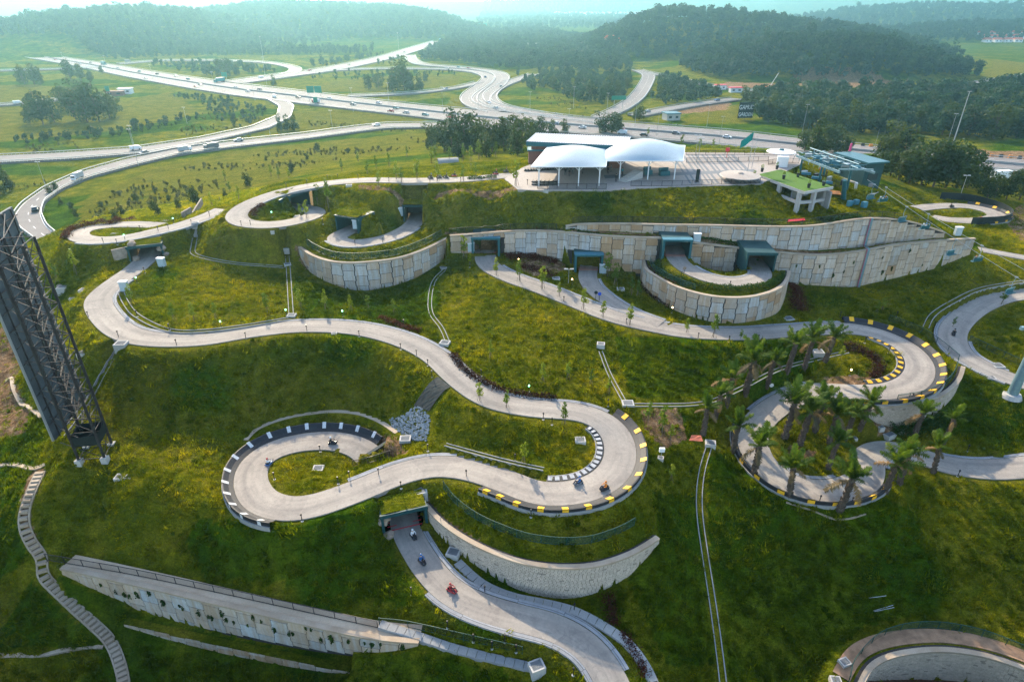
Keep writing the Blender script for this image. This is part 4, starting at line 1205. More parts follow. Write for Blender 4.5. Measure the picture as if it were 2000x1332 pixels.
def block_wall(key, label, tone):
    W = WALLS[key]
    c, n, s = W['c'], W['n'], W['s']
    o = thing('block_wall', label, 'retaining wall', (0, 0, 0), group='modular block retaining walls')
    wall_core(W, o, 'joint_dark')
    rr = random.Random(key)
    V, F, T = [], [], []
    bl, bh = 0.46, 0.215
    L = s[-1]
    zmin, zmax = c[:, 3].min() - 0.9, c[:, 2].max()
    row = 0
    z = zmin
    while z < zmax:
        x = (row % 2) * bl / 2
        while x < L:
            l = bl * rr.uniform(0.92, 1.06)
            xm = x + l / 2
            if xm < L:
                pc = [np.interp(xm, s, c[:, h]) for h in range(4)]
                if pc[3] - 0.9 <= z and z + bh < pc[2] - 0.10:
                    nn = np.array([np.interp(xm, s, n[:, h]) for h in range(2)]); nn /= np.linalg.norm(nn)
                    tt = np.array([-nn[1], nn[0]])
                    d = 0.42 + 0.045 + rr.uniform(-0.018, 0.022)
                    g = 0.012
                    tone_v = rr.uniform(0.86, 1.06) * (1.0 if rr.random() > 0.03 else 0.6)
                    i0 = len(V)
                    for dep, gg in ((0.41, g), (d, g + 0.012)):
                        for a, b in ((-l / 2 + gg, gg), (l / 2 - gg, gg), (l / 2 - gg, bh - gg), (-l / 2 + gg, bh - gg)):
                            V.append((pc[0] + tt[0] * a + nn[0] * dep, pc[1] + tt[1] * a + nn[1] * dep, z + b)); T.append(tone_v)
                    F += [(i0 + 4, i0 + 5, i0 + 6, i0 + 7), (i0, i0 + 1, i0 + 5, i0 + 4), (i0 + 1, i0 + 2, i0 + 6, i0 + 5), (i0 + 2, i0 + 3, i0 + 7, i0 + 6), (i0 + 3, i0, i0 + 4, i0 + 7)]
            x += l
        z += bh
        row += 1
    me = bpy.data.meshes.new('blocks')
    me.from_pydata(V, [], F)
    at = me.color_attributes.new('tone', 'FLOAT_COLOR', 'POINT')
    T = np.array(T)
    at.data.foreach_set('color', np.column_stack([T * tone[0], T * tone[1], T * tone[2], np.ones(len(T))]).astype(np.float32).ravel())
    me.materials.append(MATS['block_face'])
    b = put('stone_blocks', me, o)
    b['kind'] = 'stuff'
    return o
W_CENTRE = block_wall('centre', 'curved stone block wall beside the lower track in the foreground', (1.06, 0.99, 0.9))
W_LOOP = block_wall('loop', 'curved stone block wall under the yellow-edged bend', (1.0, 0.93, 0.85))
W_CORNER = block_wall('corner', 'curved stone block wall at the bottom right corner', (1.12, 1.0, 0.86))

# ================================================================== tunnel mouths
PORTAL_LABEL = {
 'main': 'dark tunnel mouth at left where the long track comes out under the hairpin',
 'lower': 'dark slanting tunnel mouth in the foreground left of the stone block wall',
 'upper': 'dark tunnel mouth inside the upper left loop',
 'bowl_a': 'left grass-roofed tunnel mouth of the curved bowl track',
 'bowl_b': 'right grass-roofed tunnel mouth of the curved bowl track',
 'east': 'leftmost teal tunnel mouth in the long panelled wall',
 'spur': 'middle teal tunnel mouth low in the long panelled wall',
 'ter_a': 'teal tunnel mouth at the left end of the bastion track',
 'ter_b': 'dark tunnel mouth at the right end of the bastion track',
 'end': 'low tunnel mouth at the end of the oval loop'}
for nm, pt in PORTALS.items():
    w, h, ln, st = pt['w'], pt['h'], pt['len'], pt['style']
    o = thing('tunnel_portal', PORTAL_LABEL[nm], 'tunnel', pt['p'] - np.array([0, 0, 0.05]), -pt['hd'], group='tunnel mouths')
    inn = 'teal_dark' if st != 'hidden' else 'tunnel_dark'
    th = 0.32
    if st == 'hidden':
        mb = MB(); mb.box((0, 1.0, h / 2 - 0.3), (w, 0.5, h)); mb.build('head_wall', 'tunnel_dark', o)  # dark box standing in for the shaded opening
        continue
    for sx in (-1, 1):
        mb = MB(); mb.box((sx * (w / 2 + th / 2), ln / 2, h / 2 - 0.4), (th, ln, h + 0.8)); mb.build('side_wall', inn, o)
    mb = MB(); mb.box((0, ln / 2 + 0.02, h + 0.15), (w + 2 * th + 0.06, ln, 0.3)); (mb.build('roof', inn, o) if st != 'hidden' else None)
    mb = MB(); mb.box((0, ln + 0.15, h / 2), (w + 0.6, 0.3, h)); mb.build('back_wall', 'tunnel_dark', o)  # dark panel ends the bore, tunnel shade put into its colour
    if st == 'teal':
        mb = MB(); mb.box((0, 0.55, h + 0.34), (w + 2 * th + 0.3, 1.5, 0.07)); mb.build('roof_cap', 'teal_light', o)
        mb = MB(); mb.box((0, -0.12, h + 0.13), (w + 2 * th + 0.24, 0.18, 0.36)); mb.build('fascia', 'teal_steel', o)
        for sx in (-1, 1):
            mb = MB(); mb.box((sx * (w / 2 + th / 2 + 0.02), -0.08, h / 2 - 0.3), (th + 0.1, 0.2, h + 0.5)); mb.build('jamb', 'teal_steel', o)
    if st == 'dark':
        mb = MB(); mb.box((0, -0.06, h + 0.2), (w + 2 * th + 0.2, 0.2, 0.55)); mb.build('fascia', 'teal_dark', o)
    if st == 'grass' or nm in ('lower', 'main', 'upper'):
        if st == 'grass': mb = MB(); mb.box((0, 0.7, h + 0.33), (w + 2 * th + 0.12, 1.7, 0.14)); mb.build('roof_slab', 'teal_dark', o)
        mb = MB()
        nn_ = 9
        for a in range(nn_):
            for b in range(6):
                x, y = -w / 2 - 0.2 + (w + 0.4) * a / (nn_ - 1), 0.05 + 2.6 * b / 5
                mb.v.append((x, y, h + 0.46 + random.uniform(0.0, 0.12) + 0.08 * b))
        for a in range(nn_ - 1):
            for b in range(5):
                q = a * 6 + b
                mb.f.append((q, q + 6, q + 7, q + 1)); mb.m.append(0)
        mb.build('roof_turf', 'ground_cover', o)
    mb = MB()
    for q in range(3):
        mb.box((0, 0.7 + q * 0.75, 0.125), (w - 0.5, 0.14, 0.03))
    if nm in ('east', 'lower', 'spur', 'ter_a'): 
        for q in range(3):
            mb = MB(); mb.box((0, 0.5 + q * 0.7, 0.13), (w - 0.8, 0.14, 0.03)); mb.build('rumble_strip', 'sign_red' if nm == 'lower' else 'tile_red', o)
    if nm in ('upper', 'main'):
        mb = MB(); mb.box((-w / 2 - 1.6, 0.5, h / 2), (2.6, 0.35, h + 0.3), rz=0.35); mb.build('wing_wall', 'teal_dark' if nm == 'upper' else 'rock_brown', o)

# ================================================================== roads in the valley
ROAD_LABEL = {'highway': 'wide grey highway crossing the valley from upper left to right', 'ramp': 'narrow ramp road curving down from the highway at left', 'frontage': 'grey road bending round the foot of the hill at left', 'loop_ramp': 'oval loop ramp beyond the highway at upper left', 'north_highway': 'far highway running up to the haze between the hills', 'outer_loop': 'outer lane of the double bend joining the highway', 'inner_loop': 'inner lane of the double bend joining the highway', 'low_loop': 'short lower loop road left of the double bend', 'hill_ramp': 'ramp road cutting the scrubby knoll right of the double bend', 'access_road': 'steep grey access road coming down between the trees', 'service_road': 'thin service road below the dark wooded ridge', 'link_road': 'short road with a kiosk beyond the highway', 'west_road': 'short road at the left frame edge by the bright field', 'west_lane': 'lane at the left frame edge below the highway'}
ROAD_OBJ = {}
for qi, (k, (a, b)) in enumerate(ROADS.items()):
    mb = MB()
    lift = 0.004 * qi
    m = len(a)
    for i in range(m - 1):
        A0, A1, B0, B1 = a[i].copy(), a[i + 1].copy(), b[i].copy(), b[i + 1].copy()
        for q in (A0, A1, B0, B1): q[2] += lift
        mb.quad(B0, B1, A1, A0)
        for (p, q, s2) in ((A0, A1, 1), (B1, B0, 1)):
            mb.quad(p, q, (q[0], q[1], q[2] - 1.6), (p[0], p[1], p[2] - 1.6))
    o = mb.build('highway' if 'highway' in k else 'road', 'road_asphalt')
    props(o, ROAD_LABEL[k], kind='structure')
    ROAD_OBJ[k] = o
    if k in ('highway', 'frontage', 'ramp', 'outer_loop', 'north_highway', 'hill_ramp', 'inner_loop', 'access_road'):
        fr = {'highway': (0.03, 0.17, 0.31, 0.44, 0.56, 0.69, 0.83, 0.97), 'north_highway': (0.04, 0.46, 0.54, 0.96)}.get(k, (0.06, 0.94) if k in ('ramp',) else (0.06, 0.5, 0.94))
        for f in fr:
            mb = MB()
            c = a * (1 - f) + b * f
            t, n, s = frame(c)
            hw = 0.13
            solid = f in (fr[0], fr[-1]) or (k == 'highway' and f in (0.44, 0.56))
            ss = np.arange(0, s[-1], 3.0)
            for q in range(len(ss) - 1):
                if not solid and q % 3: continue
                pa = [np.interp(ss[q], s, c[:, h]) for h in range(3)]; pb = [np.interp(ss[q + 1], s, c[:, h]) for h in range(3)]
                nn = [np.interp(ss[q], s, n[:, h]) for h in range(2)]
                z = pa[2] + lift + 0.035
                mb.quad((pa[0] - nn[0] * hw, pa[1] - nn[1] * hw, z), (pb[0] - nn[0] * hw, pb[1] - nn[1] * hw, z), (pb[0] + nn[0] * hw, pb[1] + nn[1] * hw, z), (pa[0] + nn[0] * hw, pa[1] + nn[1] * hw, z))
            if mb.f:
                mk = mb.build('lane_marking', 'road_line', o)
    # guard rails: a low steel beam with posts on the outer edges
    for e, f in ((0, -0.015), (1, 1.015)) + (((2, 0.5),) if k == 'highway' else ()):
        c = a * (1 - f) + b * f
        t, n, s = frame(c)
        mb = MB()
        hh, ww = (0.95, 0.30) if e == 2 else (0.75, 0.10)
        z0 = 0.0 if e == 2 else 0.45
        strip(mb, c, n, s, [(ww, z0), (ww, hh), (-ww, hh), (-ww, z0)])
        if e != 2:
            for q in range(0, len(c), 1 if len(c) < 90 else 1):
                mb.box((c[q][0], c[q][1], c[q][2] + 0.15), (0.12, 0.12, 0.9))
        mb.build('median_barrier' if e == 2 else 'guard_rail', 'grey_concrete' if e == 2 else 'galvanised', o)
for o in (W_BOWL, W_NORTH, W_TIER, W_BAST, W_FRONT, W_LOW, W_CENTRE, W_LOOP, W_CORNER): o['kind'] = 'thing'
SKIP = np.zeros(NEAR.X.shape, bool)                      # places without grass (drains, beds, paving)
def skip(line, r):
    for p in line:
        w = NEAR.window(p[0], p[1], r)
        if w is not None: SKIP[w] |= np.hypot(NEAR.X[w] - p[0], NEAR.Y[w] - p[1]) < r
for k, c in OPEN.items(): skip(c[::2], TRACK_W[k] / 2 + 0.85)
for c in DRAINS.values(): skip(c, 0.8)
skip(STAIR, 1.2)
SKIP |= pm
# ================================================================== vegetation
def leaf_cloud(blobs, n, size, seed, flat=0.35, shell=0.55):
    """random leaf clumps spread through a set of ellipsoids: returns vertices and quads"""
    r = np.random.default_rng(seed)
    vol = np.array([b[3] * b[4] * b[5] for b in blobs]) ** 0.75
    pick = r.choice(len(blobs), n, p=vol / vol.sum())
    B = np.array(blobs)[pick]
    d = r.normal(size=(n, 3)); d /= np.linalg.norm(d, axis=1)[:, None]
    rad = shell + (1 - shell) * r.random(n) ** 0.6
    rad *= r.uniform(0.85, 1.12, n)
    c = B[:, :3] + d * B[:, 3:6] * rad[:, None]
    nrm = d * 0.7 + r.normal(size=(n, 3)) * 0.6 + np.array([0, 0, flat])
    nrm /= np.linalg.norm(nrm, axis=1)[:, None]
    a = np.cross(nrm, r.normal(size=(n, 3))); a /= np.linalg.norm(a, axis=1)[:, None]
    b = np.cross(nrm, a)
    s = size * r.uniform(0.6, 1.35, n)[:, None]
    v = np.stack([c - a * s * 0.5, c + b * s * 0.38 - a * s * 0.05, c + a * s * 0.55, c - b * s * 0.38 + a * s * 0.05], 1).reshape(-1, 3)
    f = np.arange(4 * n).reshape(n, 4)
    return v, f
def cloud_mesh(name, v, f, mat):
    me = bpy.data.meshes.new(name)
    f = np.asarray(f)
    me.vertices.add(len(v)); me.vertices.foreach_set('co', np.asarray(v, float).ravel())
    me.loops.add(f.size); me.loops.foreach_set('vertex_index', f.ravel().astype(np.int32))
    me.polygons.add(len(f))
    me.polygons.foreach_set('loop_start', np.arange(0, f.size, f.shape[1], dtype=np.int32))
    me.polygons.foreach_set('loop_total', np.full(len(f), f.shape[1], dtype=np.int32))
    me.update(calc_edges=True)
    me.materials.append(MATS[mat])
    return me
def limb_tubes(mb, base, top, r, blobs, rr, n=6):
    pts = [Vector(base)]
    for q in range(1, 4):
        f = q / 3
        pts.append(Vector(base).lerp(Vector(top), f) + Vector((rr.uniform(-1, 1), rr.uniform(-1, 1), 0)) * r * 1.2)
    for q in range(3): mb.tube(pts[q], pts[q + 1], r * (1 - 0.22 * q), r * (1 - 0.22 * (q + 1)), n, q == 0)
    for b in blobs:
        st = pts[rr.choice((1, 2))]
        mb.tube(st, Vector(b[:3]), r * 0.4, r * 0.12, 4, False)
TREE_MESH = []
for vi in range(6):                                       # broad trees, about 10 m
    rr = random.Random(40 + vi)
    hgt = 10.0
    nb = rr.randint(7, 10)
    blobs = []
    for q in range(nb):
        a = rr.uniform(0, 6.28); d = rr.uniform(0.6, 2.9) * (1.0 if vi != 2 else 0.55)
        z = rr.uniform(2.2, 8.6)
        k = rr.uniform(1.2, 2.1) * (1 - abs(z - 5) / 10)
        blobs.append((math.cos(a) * d, math.sin(a) * d, z, k * 1.15, k * 1.15, k * 0.9))
    blobs.append((0, 0, 7.2, 1.7, 1.7, 2.2)); blobs.append((0.3, 0, 3.0, 2.2, 2.2, 1.8)); blobs += [(math.cos(q * 2.1 + vi) * 1.7, math.sin(q * 2.1 + vi) * 1.7, 1.5, 1.4, 1.4, 1.3) for q in range(3 if vi < 4 else 0)]
    v, f = leaf_cloud(blobs, 1150, 0.62, 60 + vi)
    mb = MB(); limb_tubes(mb, (0, 0, -0.6), (0, 0, 6.0), 0.26, blobs, rr)
    TREE_MESH.append((mb.mesh('trunk', 'trunk_bark'), cloud_mesh('crown', v, f, 'leaf_tree')))
FOREST_COL = bpy.data.collections.new('forest_kinds')
for vi in range(6):                                       # trees seen only as a wood
    rr = random.Random(140 + vi)
    blobs = []
    for q in range(rr.randint(5, 7)):
        a = rr.uniform(0, 6.28); d = rr.uniform(0.3, 2.4)
        k = rr.uniform(1.3, 2.3)
        blobs.append((math.cos(a) * d, math.sin(a) * d, rr.uniform(4.5, 9), k, k, k * 0.9))
    blobs.append((0, 0, 4.0, 2.2, 2.2, 2.5))
    v, f = leaf_cloud(blobs, 300, 1.15, 160 + vi)
    me = cloud_mesh('forest_tree', v, f, 'leaf_forest')
    me.materials.append(MATS['trunk_bark'])
    FOREST_COL.objects.link(bpy.data.objects.new('forest_tree_kind', me))

def gn_instancer(name, pts, rot, scl, col=None, obj=None):
    """one object that carries a copy of a source mesh at every point (for what nobody could count)"""
    me = bpy.data.meshes.new(name)
    pts = np.asarray(pts, float)
    me.vertices.add(len(pts)); me.vertices.foreach_set('co', pts.ravel())
    a = me.attributes.new('rot', 'FLOAT_VECTOR', 'POINT'); a.data.foreach_set('vector', np.asarray(rot, np.float32).ravel())
    a = me.attributes.new('scl', 'FLOAT_VECTOR', 'POINT'); a.data.foreach_set('vector', np.asarray(scl, np.float32).ravel())
    o = put(name, me)
    ng = bpy.data.node_groups.new(name, 'GeometryNodeTree')
    ng.interface.new_socket('Geometry', in_out='INPUT', socket_type='NodeSocketGeometry')
    ng.interface.new_socket('Geometry', in_out='OUTPUT', socket_type='NodeSocketGeometry')
    gi, go = ng.nodes.new('NodeGroupInput'), ng.nodes.new('NodeGroupOutput')
    m2p = ng.nodes.new('GeometryNodeMeshToPoints')
    iop = ng.nodes.new('GeometryNodeInstanceOnPoints')
    ng.links.new(gi.outputs[0], m2p.inputs['Mesh'])
    ng.links.new(m2p.outputs[0], iop.inputs['Points'])
    if col is not None:
        ci = ng.nodes.new('GeometryNodeCollectionInfo')
        ci.inputs['Collection'].default_value = col
        ci.inputs['Separate Children'].default_value = True
        ci.inputs['Reset Children'].default_value = True
        ng.links.new(ci.outputs[0], iop.inputs['Instance'])
        iop.inputs['Pick Instance'].default_value = True
    else:
        oi = ng.nodes.new('GeometryNodeObjectInfo')
        oi.inputs['Object'].default_value = obj
        ng.links.new(oi.outputs['Geometry'], iop.inputs['Instance'])
    for nm, sock in (('rot', 'Rotation'), ('scl', 'Scale')):
        na = ng.nodes.new('GeometryNodeInputNamedAttribute')
        na.data_type = 'FLOAT_VECTOR'
        na.inputs['Name'].default_value = nm
        ng.links.new(na.outputs[0], iop.inputs[sock])
    ng.links.new(iop.outputs[0], go.inputs[0])
    md = o.modifiers.new('instances', 'NODES')
    md.node_group = ng
    o['kind'] = 'stuff'
    return o
def on_road(x, y, pad=3.0):
    for a, b in ROADS.values():
        c = 0.5 * (a + b)
        d = np.hypot(c[:, 0] - x, c[:, 1] - y)
        i = int(np.argmin(d))
        if d[i] < 0.5 * np.linalg.norm(a[i] - b[i]) + pad: return True
    return False
def scatter_poly(px, spacing, z=None, seed=1, base=None):
    r = random.Random(seed)
    poly = [(P(a, b, 0.0) if base is None else P(a, b, base)) for a, b in px]
    xs = [p[0] for p in poly]; ys = [p[1] for p in poly]
    out = []
    x = min(xs)
    while x < max(xs):
        y = min(ys)
        while y < max(ys):
            qx, qy = x + r.uniform(-.45, .45) * spacing, y + r.uniform(-.45, .45) * spacing
            if bool(inpoly(np.array([qx]), np.array([qy]), poly)[0]): out.append((qx, qy))
            y += spacing
        x += spacing
    return out
SCRUB_COL = bpy.data.collections.new('scrub_kinds')
for q in list(FOREST_COL.objects):
    me = q.data.copy(); me.materials[0] = MATS['leaf_scrub']; SCRUB_COL.objects.link(bpy.data.objects.new('scrub_kind', me))
def forest(name, pts, label, smin, smax, seed, col=None):
    r = random.Random(seed)
    P3, R, S = [], [], []
    for x, y in pts:
        P3.append((x, y, H(x, y) - 0.4)); R.append((0, 0, r.uniform(0, 6.28)))
        k = r.uniform(smin, smax) * (1.25 if r.random() < 0.08 else 1)
        S.append((k * r.uniform(0.75, 1.35), k * r.uniform(0.75, 1.35), k))
    o = gn_instancer(name, P3, R, S, col=col or FOREST_COL)
    return props(o, label, kind='stuff')
def hill_points(i, spacing, seed, zmin=2.5, yback=0.9):
    Y0, W, xs, zs = HILL_FN[i]
    r = random.Random(seed)
    out = []
    x = xs[0]
    while x < xs[-1]:
        y = Y0 - W
        while y < Y0 + W * yback:
            qx, qy = x + r.uniform(-.5, .5) * spacing, y + r.uniform(-.5, .5) * spacing
            if float(hills(np.array(qx), np.array(qy))) > zmin and abs(qx) < (qy * 0.86 + 60): out.append((qx, qy))
            y += spacing
        x += spacing
    return [p for p in out if not (p[1] < 900 and on_road(p[0], p[1], 5))]
forest('wooded_hill', hill_points(0, 9.0, 1, 1.0, 0.35), 'hazy wooded hill at the upper left', 0.6, 1.35, 1)
forest('wooded_hill', hill_points(1, 12.0, 2, 1.5, 0.3), 'paler wooded hill behind, at the top left of centre', 1.0, 1.5, 2)
forest('wooded_ridge', hill_points(2, 6.5, 3, 1.5, 0.5), 'dark wooded ridge at the upper right', 0.65, 1.45, 3)
forest('wooded_hill', hill_points(3, 8.5, 4, 1.0, 0.4), 'rounded wooded hill behind the dark ridge', 0.7, 1.55, 4)
forest('wooded_hill', hill_points(4, 17.0, 5, 2.0, 0.2), 'far wooded hill at the top right', 1.2, 1.9, 5)
forest('wooded_hill', hill_points(5, 11.0, 6, 1.5, 0.3), 'wooded slope at the right edge below the far hill', 0.9, 1.4, 6)
WOODS = [
 ('valley_wood', [(815, 118), (880, 82), (950, 64), (1060, 60), (1150, 78), (1230, 128), (1240, 140), (1100, 140), (1040, 136), (985, 136), (900, 124)], 9, 'woodland in the valley right of the far highway', 0.7, 1.25),
 ('knoll_scrub', [(1060, 160), (1180, 148), (1235, 150), (1232, 190), (1190, 205), (1130, 205), (1080, 180)], 8, 'scrubby trees on the knoll between the ramp roads', 0.5, 0.9),
 ('valley_wood', [(1275, 165), (1340, 165), (1420, 185), (1420, 195), (1300, 205), (1262, 190)], 8, 'wood between the access road and the link road', 0.5, 0.9),
 ('tree_belt', [(-60, 119), (230, 117), (330, 112), (700, 108), (740, 100), (400, 96), (-60, 96)], 10, 'belt of trees at the foot of the hazy left hill', 0.6, 1.0),
 ('tree_belt', [(480, 100), (880, 62), (905, 45), (860, 38), (700, 60), (460, 80)], 16, 'belt of trees left of the far highway', 0.7, 1.2),
 ('far_wood', [(945, 58), (1200, 58), (1240, 40), (1240, 22), (950, 22), (930, 40)], 26, 'hazy woods on the far plain near the horizon', 0.9, 1.5),
 ('roadside_wood', [(1470, 195), (1560, 180), (1700, 190), (1900, 182), (2080, 160), (2080, 265), (1900, 272), (1750, 262), (1640, 268), (1560, 250), (1480, 235)], 6.6, 'thick roadside woods at the right beyond the highway', 0.55, 1.3),
 ('bank_scrub', [(330, 186), (420, 190), (530, 212), (535, 232), (470, 248), (420, 232), (390, 200)], 6, 'dark scrub on the terraced bank below the highway at left', 0.2, 0.45),
 ('bank_scrub', [(20, 272), (240, 252), (400, 226), (405, 232), (260, 262), (40, 284)], 5, 'dark scrub belt along the lower edge of the bright field', 0.2, 0.5),
 ('valley_wood', [(1480, 196), (1500, 184), (1780, 190), (2060, 168), (2060, 190), (1900, 200), (1640, 198)], 8, 'wood at the foot of the dark ridge behind the service road', 0.5, 1.0),
 ('valley_wood', [(600, 128), (700, 112), (790, 100), (800, 106), (760, 126), (640, 134)], 10, 'dark scrub between the far highway and the loops', 0.35, 0.7),
 ('valley_wood', [(1000, 148), (1050, 142), (1170, 142), (1090, 165), (1040, 178)], 8, 'scrub beside the hill ramp', 0.4, 0.8),
 ('valley_wood', [(1290, 150), (1400, 172), (1360, 182), (1290, 165)], 8, 'trees right of the access road bend', 0.5, 0.9),
 ('bank_scrub', [(300, 125), (440, 125), (520, 131), (540, 140), (450, 152), (400, 150), (300, 135)], 11, 'scrub inside the oval loop ramp', 0.4, 0.8),
 ('bank_scrub', [(660, 140), (880, 140), (900, 147), (700, 158), (600, 155)], 12, 'scrub on the bank inside the double bend', 0.25, 0.5),
]
for q, (nm, px, sp, lab, s0, s1) in enumerate(WOODS):
    forest(nm, [p for p in scatter_poly(px, sp, seed=20 + q) if not on_road(p[0], p[1], 4)], lab, s0, s1, 30 + q)

forest('meadow_scrub', [p for px in ([(140, 400), (300, 325), (480, 292), (700, 270), (850, 258), (830, 300), (640, 330), (560, 352), (440, 392), (330, 420), (160, 440)], [(20, 340), (150, 320), (260, 305), (200, 318), (60, 365), (20, 400)], [(340, 185), (420, 190), (530, 215), (520, 240), (440, 262), (400, 225)], [(600, 222), (760, 232), (860, 238), (760, 240), (610, 240)], [(30, 268), (240, 252), (380, 228), (420, 235), (300, 262), (60, 280)], [(980, 190), (1080, 175), (1180, 210), (1150, 222), (1010, 205)], [(1300, 225), (1480, 240), (1480, 250), (1310, 244)]) for p in scatter_poly(px, 3.0, seed=int(px[0][0]), base=4.0) if not on_road(p[0], p[1], 3) and random.random() < 0.35 + 0.75 * math.sin(p[0] * 0.06 + p[1] * 0.11 + math.sin(p[1] * 0.05) * 2)], 'low scrub dotted over the meadow and road banks', 0.05, 0.20, 77, SCRUB_COL)
# ---- single trees one can tell apart
def tree(px, py, hgt, kind=None, wid=1.0, name='tree', z=None):
    g = G(px, py) if z is None else P(px, py, z)
    rr = random.Random(int(px * 7 + py * 13))
    vi = rr.randrange(6) if kind is None else kind
    tm, cm = TREE_MESH[vi]
    o = thing(name, '', 'tree', g, rr.uniform(0, 6.28))
    k = hgt / 10.0
    o.scale = (k * wid, k * wid, k)
    put('trunk', tm, o); put('crown', cm, o)
    return px, o
def row(lst, text, group):
    number_labels(lst, text)
    for _, o in lst: o['group'] = group
row([tree(*t) for t in [(60, 242, 13), (85, 246, 19), (108, 240, 15), (150, 236, 18), (172, 240, 21), (195, 238, 22), (215, 234, 17), (225, 228, 13), (130, 215, 17), (165, 212, 19), (70, 228, 14)]], 'dark broad tree in the clump on the bright field, #', 'trees of the field clump')
row([tree(*t) for t in [(48, 165, 16), (68, 166, 17), (80, 165, 13), (140, 158, 18), (160, 160, 15), (178, 162, 10), (200, 145, 8)]], 'hazy tree by the lane below the highway, #', 'trees below the highway')
row([tree(*t) for t in [(720, 175, 12), (740, 172, 13), (768, 181, 19), (790, 178, 25), (802, 180, 15), (820, 178, 14), (785, 160, 14), (830, 160, 9)]], 'dark tree inside the road loop, #', 'trees inside the road loop')
row([tree(*t) for t in [(430, 145, 14), (445, 147, 16), (462, 146, 12), (485, 142, 9), (412, 142, 8), (535, 168, 9), (628, 122, 9), (650, 124, 9)]], 'hazy tree near the oval ramp, #', 'trees near the oval ramp')
row([tree(*t) for t in [(548, 258, 11, 2, 0.6), (562, 257, 9, 2), (576, 256, 9)]], 'bushy tree between the two roads at left, #', 'bushes between the roads')
row([tree(*t) for t in [(843, 292, 11), (868, 296, 12), (885, 297, 15), (905, 298, 16), (925, 296, 15), (940, 298, 13), (962, 296, 12), (985, 295, 12), (1003, 294, 13), (1020, 292, 13), (1035, 284, 12), (1058, 280, 12), (1078, 276, 10), (1103, 262, 8), (1010, 305, 9), (895, 308, 9), (950, 308, 8)]], 'leafy tree in the group behind the start plaza, #', 'trees behind the start plaza')
row([tree(*t) for t in [(1180, 262, 12, 1, 1.2), (1195, 264, 12), (1208, 262, 10)]], 'tree at the highway edge behind the white canopies, #', 'trees at the highway edge')
row([tree(*t) for t in [(1570, 300, 11), (1592, 302, 13), (1612, 304, 15), (1630, 302, 14), (1650, 300, 10), (1720, 312, 10), (1742, 318, 16), (1762, 322, 14), (1780, 330, 11), (1738, 345, 9), (1755, 352, 9), (1775, 358, 10), (1800, 362, 12), (1822, 366, 14), (1845, 368, 15), (1868, 368, 14), (1890, 368, 11), (1915, 365, 9), (1700, 338, 8), (1718, 348, 8), (1790, 345, 13), (1830, 348, 14), (1860, 345, 11), (1940, 388, 8), (1965, 390, 9), (1990, 390, 9), (1990, 370, 8), (1925, 392, 7)]], 'leafy tree on the slope right of the chairlift station, #', 'trees right of the station')
row([tree(*t) for t in [(1500, 240, 15), (1530, 244, 14), (1556, 246, 15), (1590, 244, 16), (1620, 262, 17), (1660, 258, 18), (1700, 256, 17), (1740, 262, 18), (1790, 258, 16), (1840, 262, 17), (1890, 264, 18), (1940, 272, 20), (1985, 270, 20), (1510, 214, 12), (1560, 212, 12), (1640, 226, 15), (1720, 222, 15), (1810, 225, 15), (1900, 228, 16), (1970, 235, 17), (1455, 205, 12), (1470, 215, 14), (1480, 222, 13)]], 'tall tree at the front of the roadside woods, #', 'front trees of the roadside woods')
row([tree(*t) for t in [(1080, 178, 11), (1120, 190, 10), (1150, 196, 12), (1180, 192, 13), (1205, 188, 12), (1225, 178, 10), (1195, 170, 11), (1250, 235, 9), (1240, 238, 7), (1060, 172, 7), (1290, 195, 9), (1330, 190, 9), (1400, 190, 9)]], 'tree on the knoll beside the access road, #', 'trees on the knoll')
row([tree(*t) for t in [(8, 360, 9), (20, 372, 8), (0, 380, 7), (110, 375, 4), (100, 382, 3.5), (120, 400, 3), (265, 395, 3.2), (385, 402, 5), (380, 395, 4.2), (485, 365, 4.6), (140, 410, 3), (310, 420, 3.2), (300, 412, 3), (350, 408, 3), (620, 295, 4), (570, 340, 4), (150, 425, 3), (200, 408, 2.8), (225, 430, 3), (240, 420, 2.6), (330, 395, 2.5), (600, 312, 2.6), (520, 315, 2.5), (440, 385, 2.6), (680, 300, 2.4)]], 'small bushy tree on the meadow at the left, #', 'small trees on the meadow')

# ---- young planted trees with stakes
YOUNG = []
for vi in range(4):
    rr = random.Random(300 + vi)
    hh = 3.4
    blobs = [(rr.uniform(-.2, .2), rr.uniform(-.2, .2), 1.5 + q * 0.42, 0.42 * (1.25 - q * 0.15) + rr.uniform(0, .2), 0.42 * (1.25 - q * 0.15), 0.36) for q in range(5)]
    v, f = leaf_cloud(blobs, 190, 0.26, 320 + vi, shell=0.3)
    mb = MB(); mb.tube((0, 0, -0.4), (0.04, 0.02, 3.2), 0.05, 0.015, 5)
    for q in range(4): mb.tube((0.02, 0.01, 1.2 + q * 0.4), (rr.uniform(-.5, .5), rr.uniform(-.5, .5), 1.7 + q * 0.42), 0.018, 0.006, 3, False)
    YOUNG.append((mb.mesh('trunk', 'trunk_bark'), cloud_mesh('crown', v, f, 'leaf_young')))
STAKE = []
for q in range(3):
    a = q * 2.094
    mb = MB(); mb.tube((math.cos(a) * 0.45, math.sin(a) * 0.45, -0.3), (math.cos(a) * 0.06, math.sin(a) * 0.06, 1.35), 0.028, 0.022, 4)
    STAKE.append(mb.mesh('stake', 'stake_wood'))
def young(px, py, hgt, stakes=True):
    g = G(px, py)
    rr = random.Random(int(px * 3 + py * 17))
    o = thing('young_tree', '', 'young tree', g, rr.uniform(0, 6.28))
    k = hgt / 3.2
    tm, cm = YOUNG[rr.randrange(4)]
    o.scale = (k, k, k)
    put('trunk', tm, o)
    put('crown', cm, o)
    if stakes:
        for m_ in STAKE: put('stake', m_, o)
    return px, o
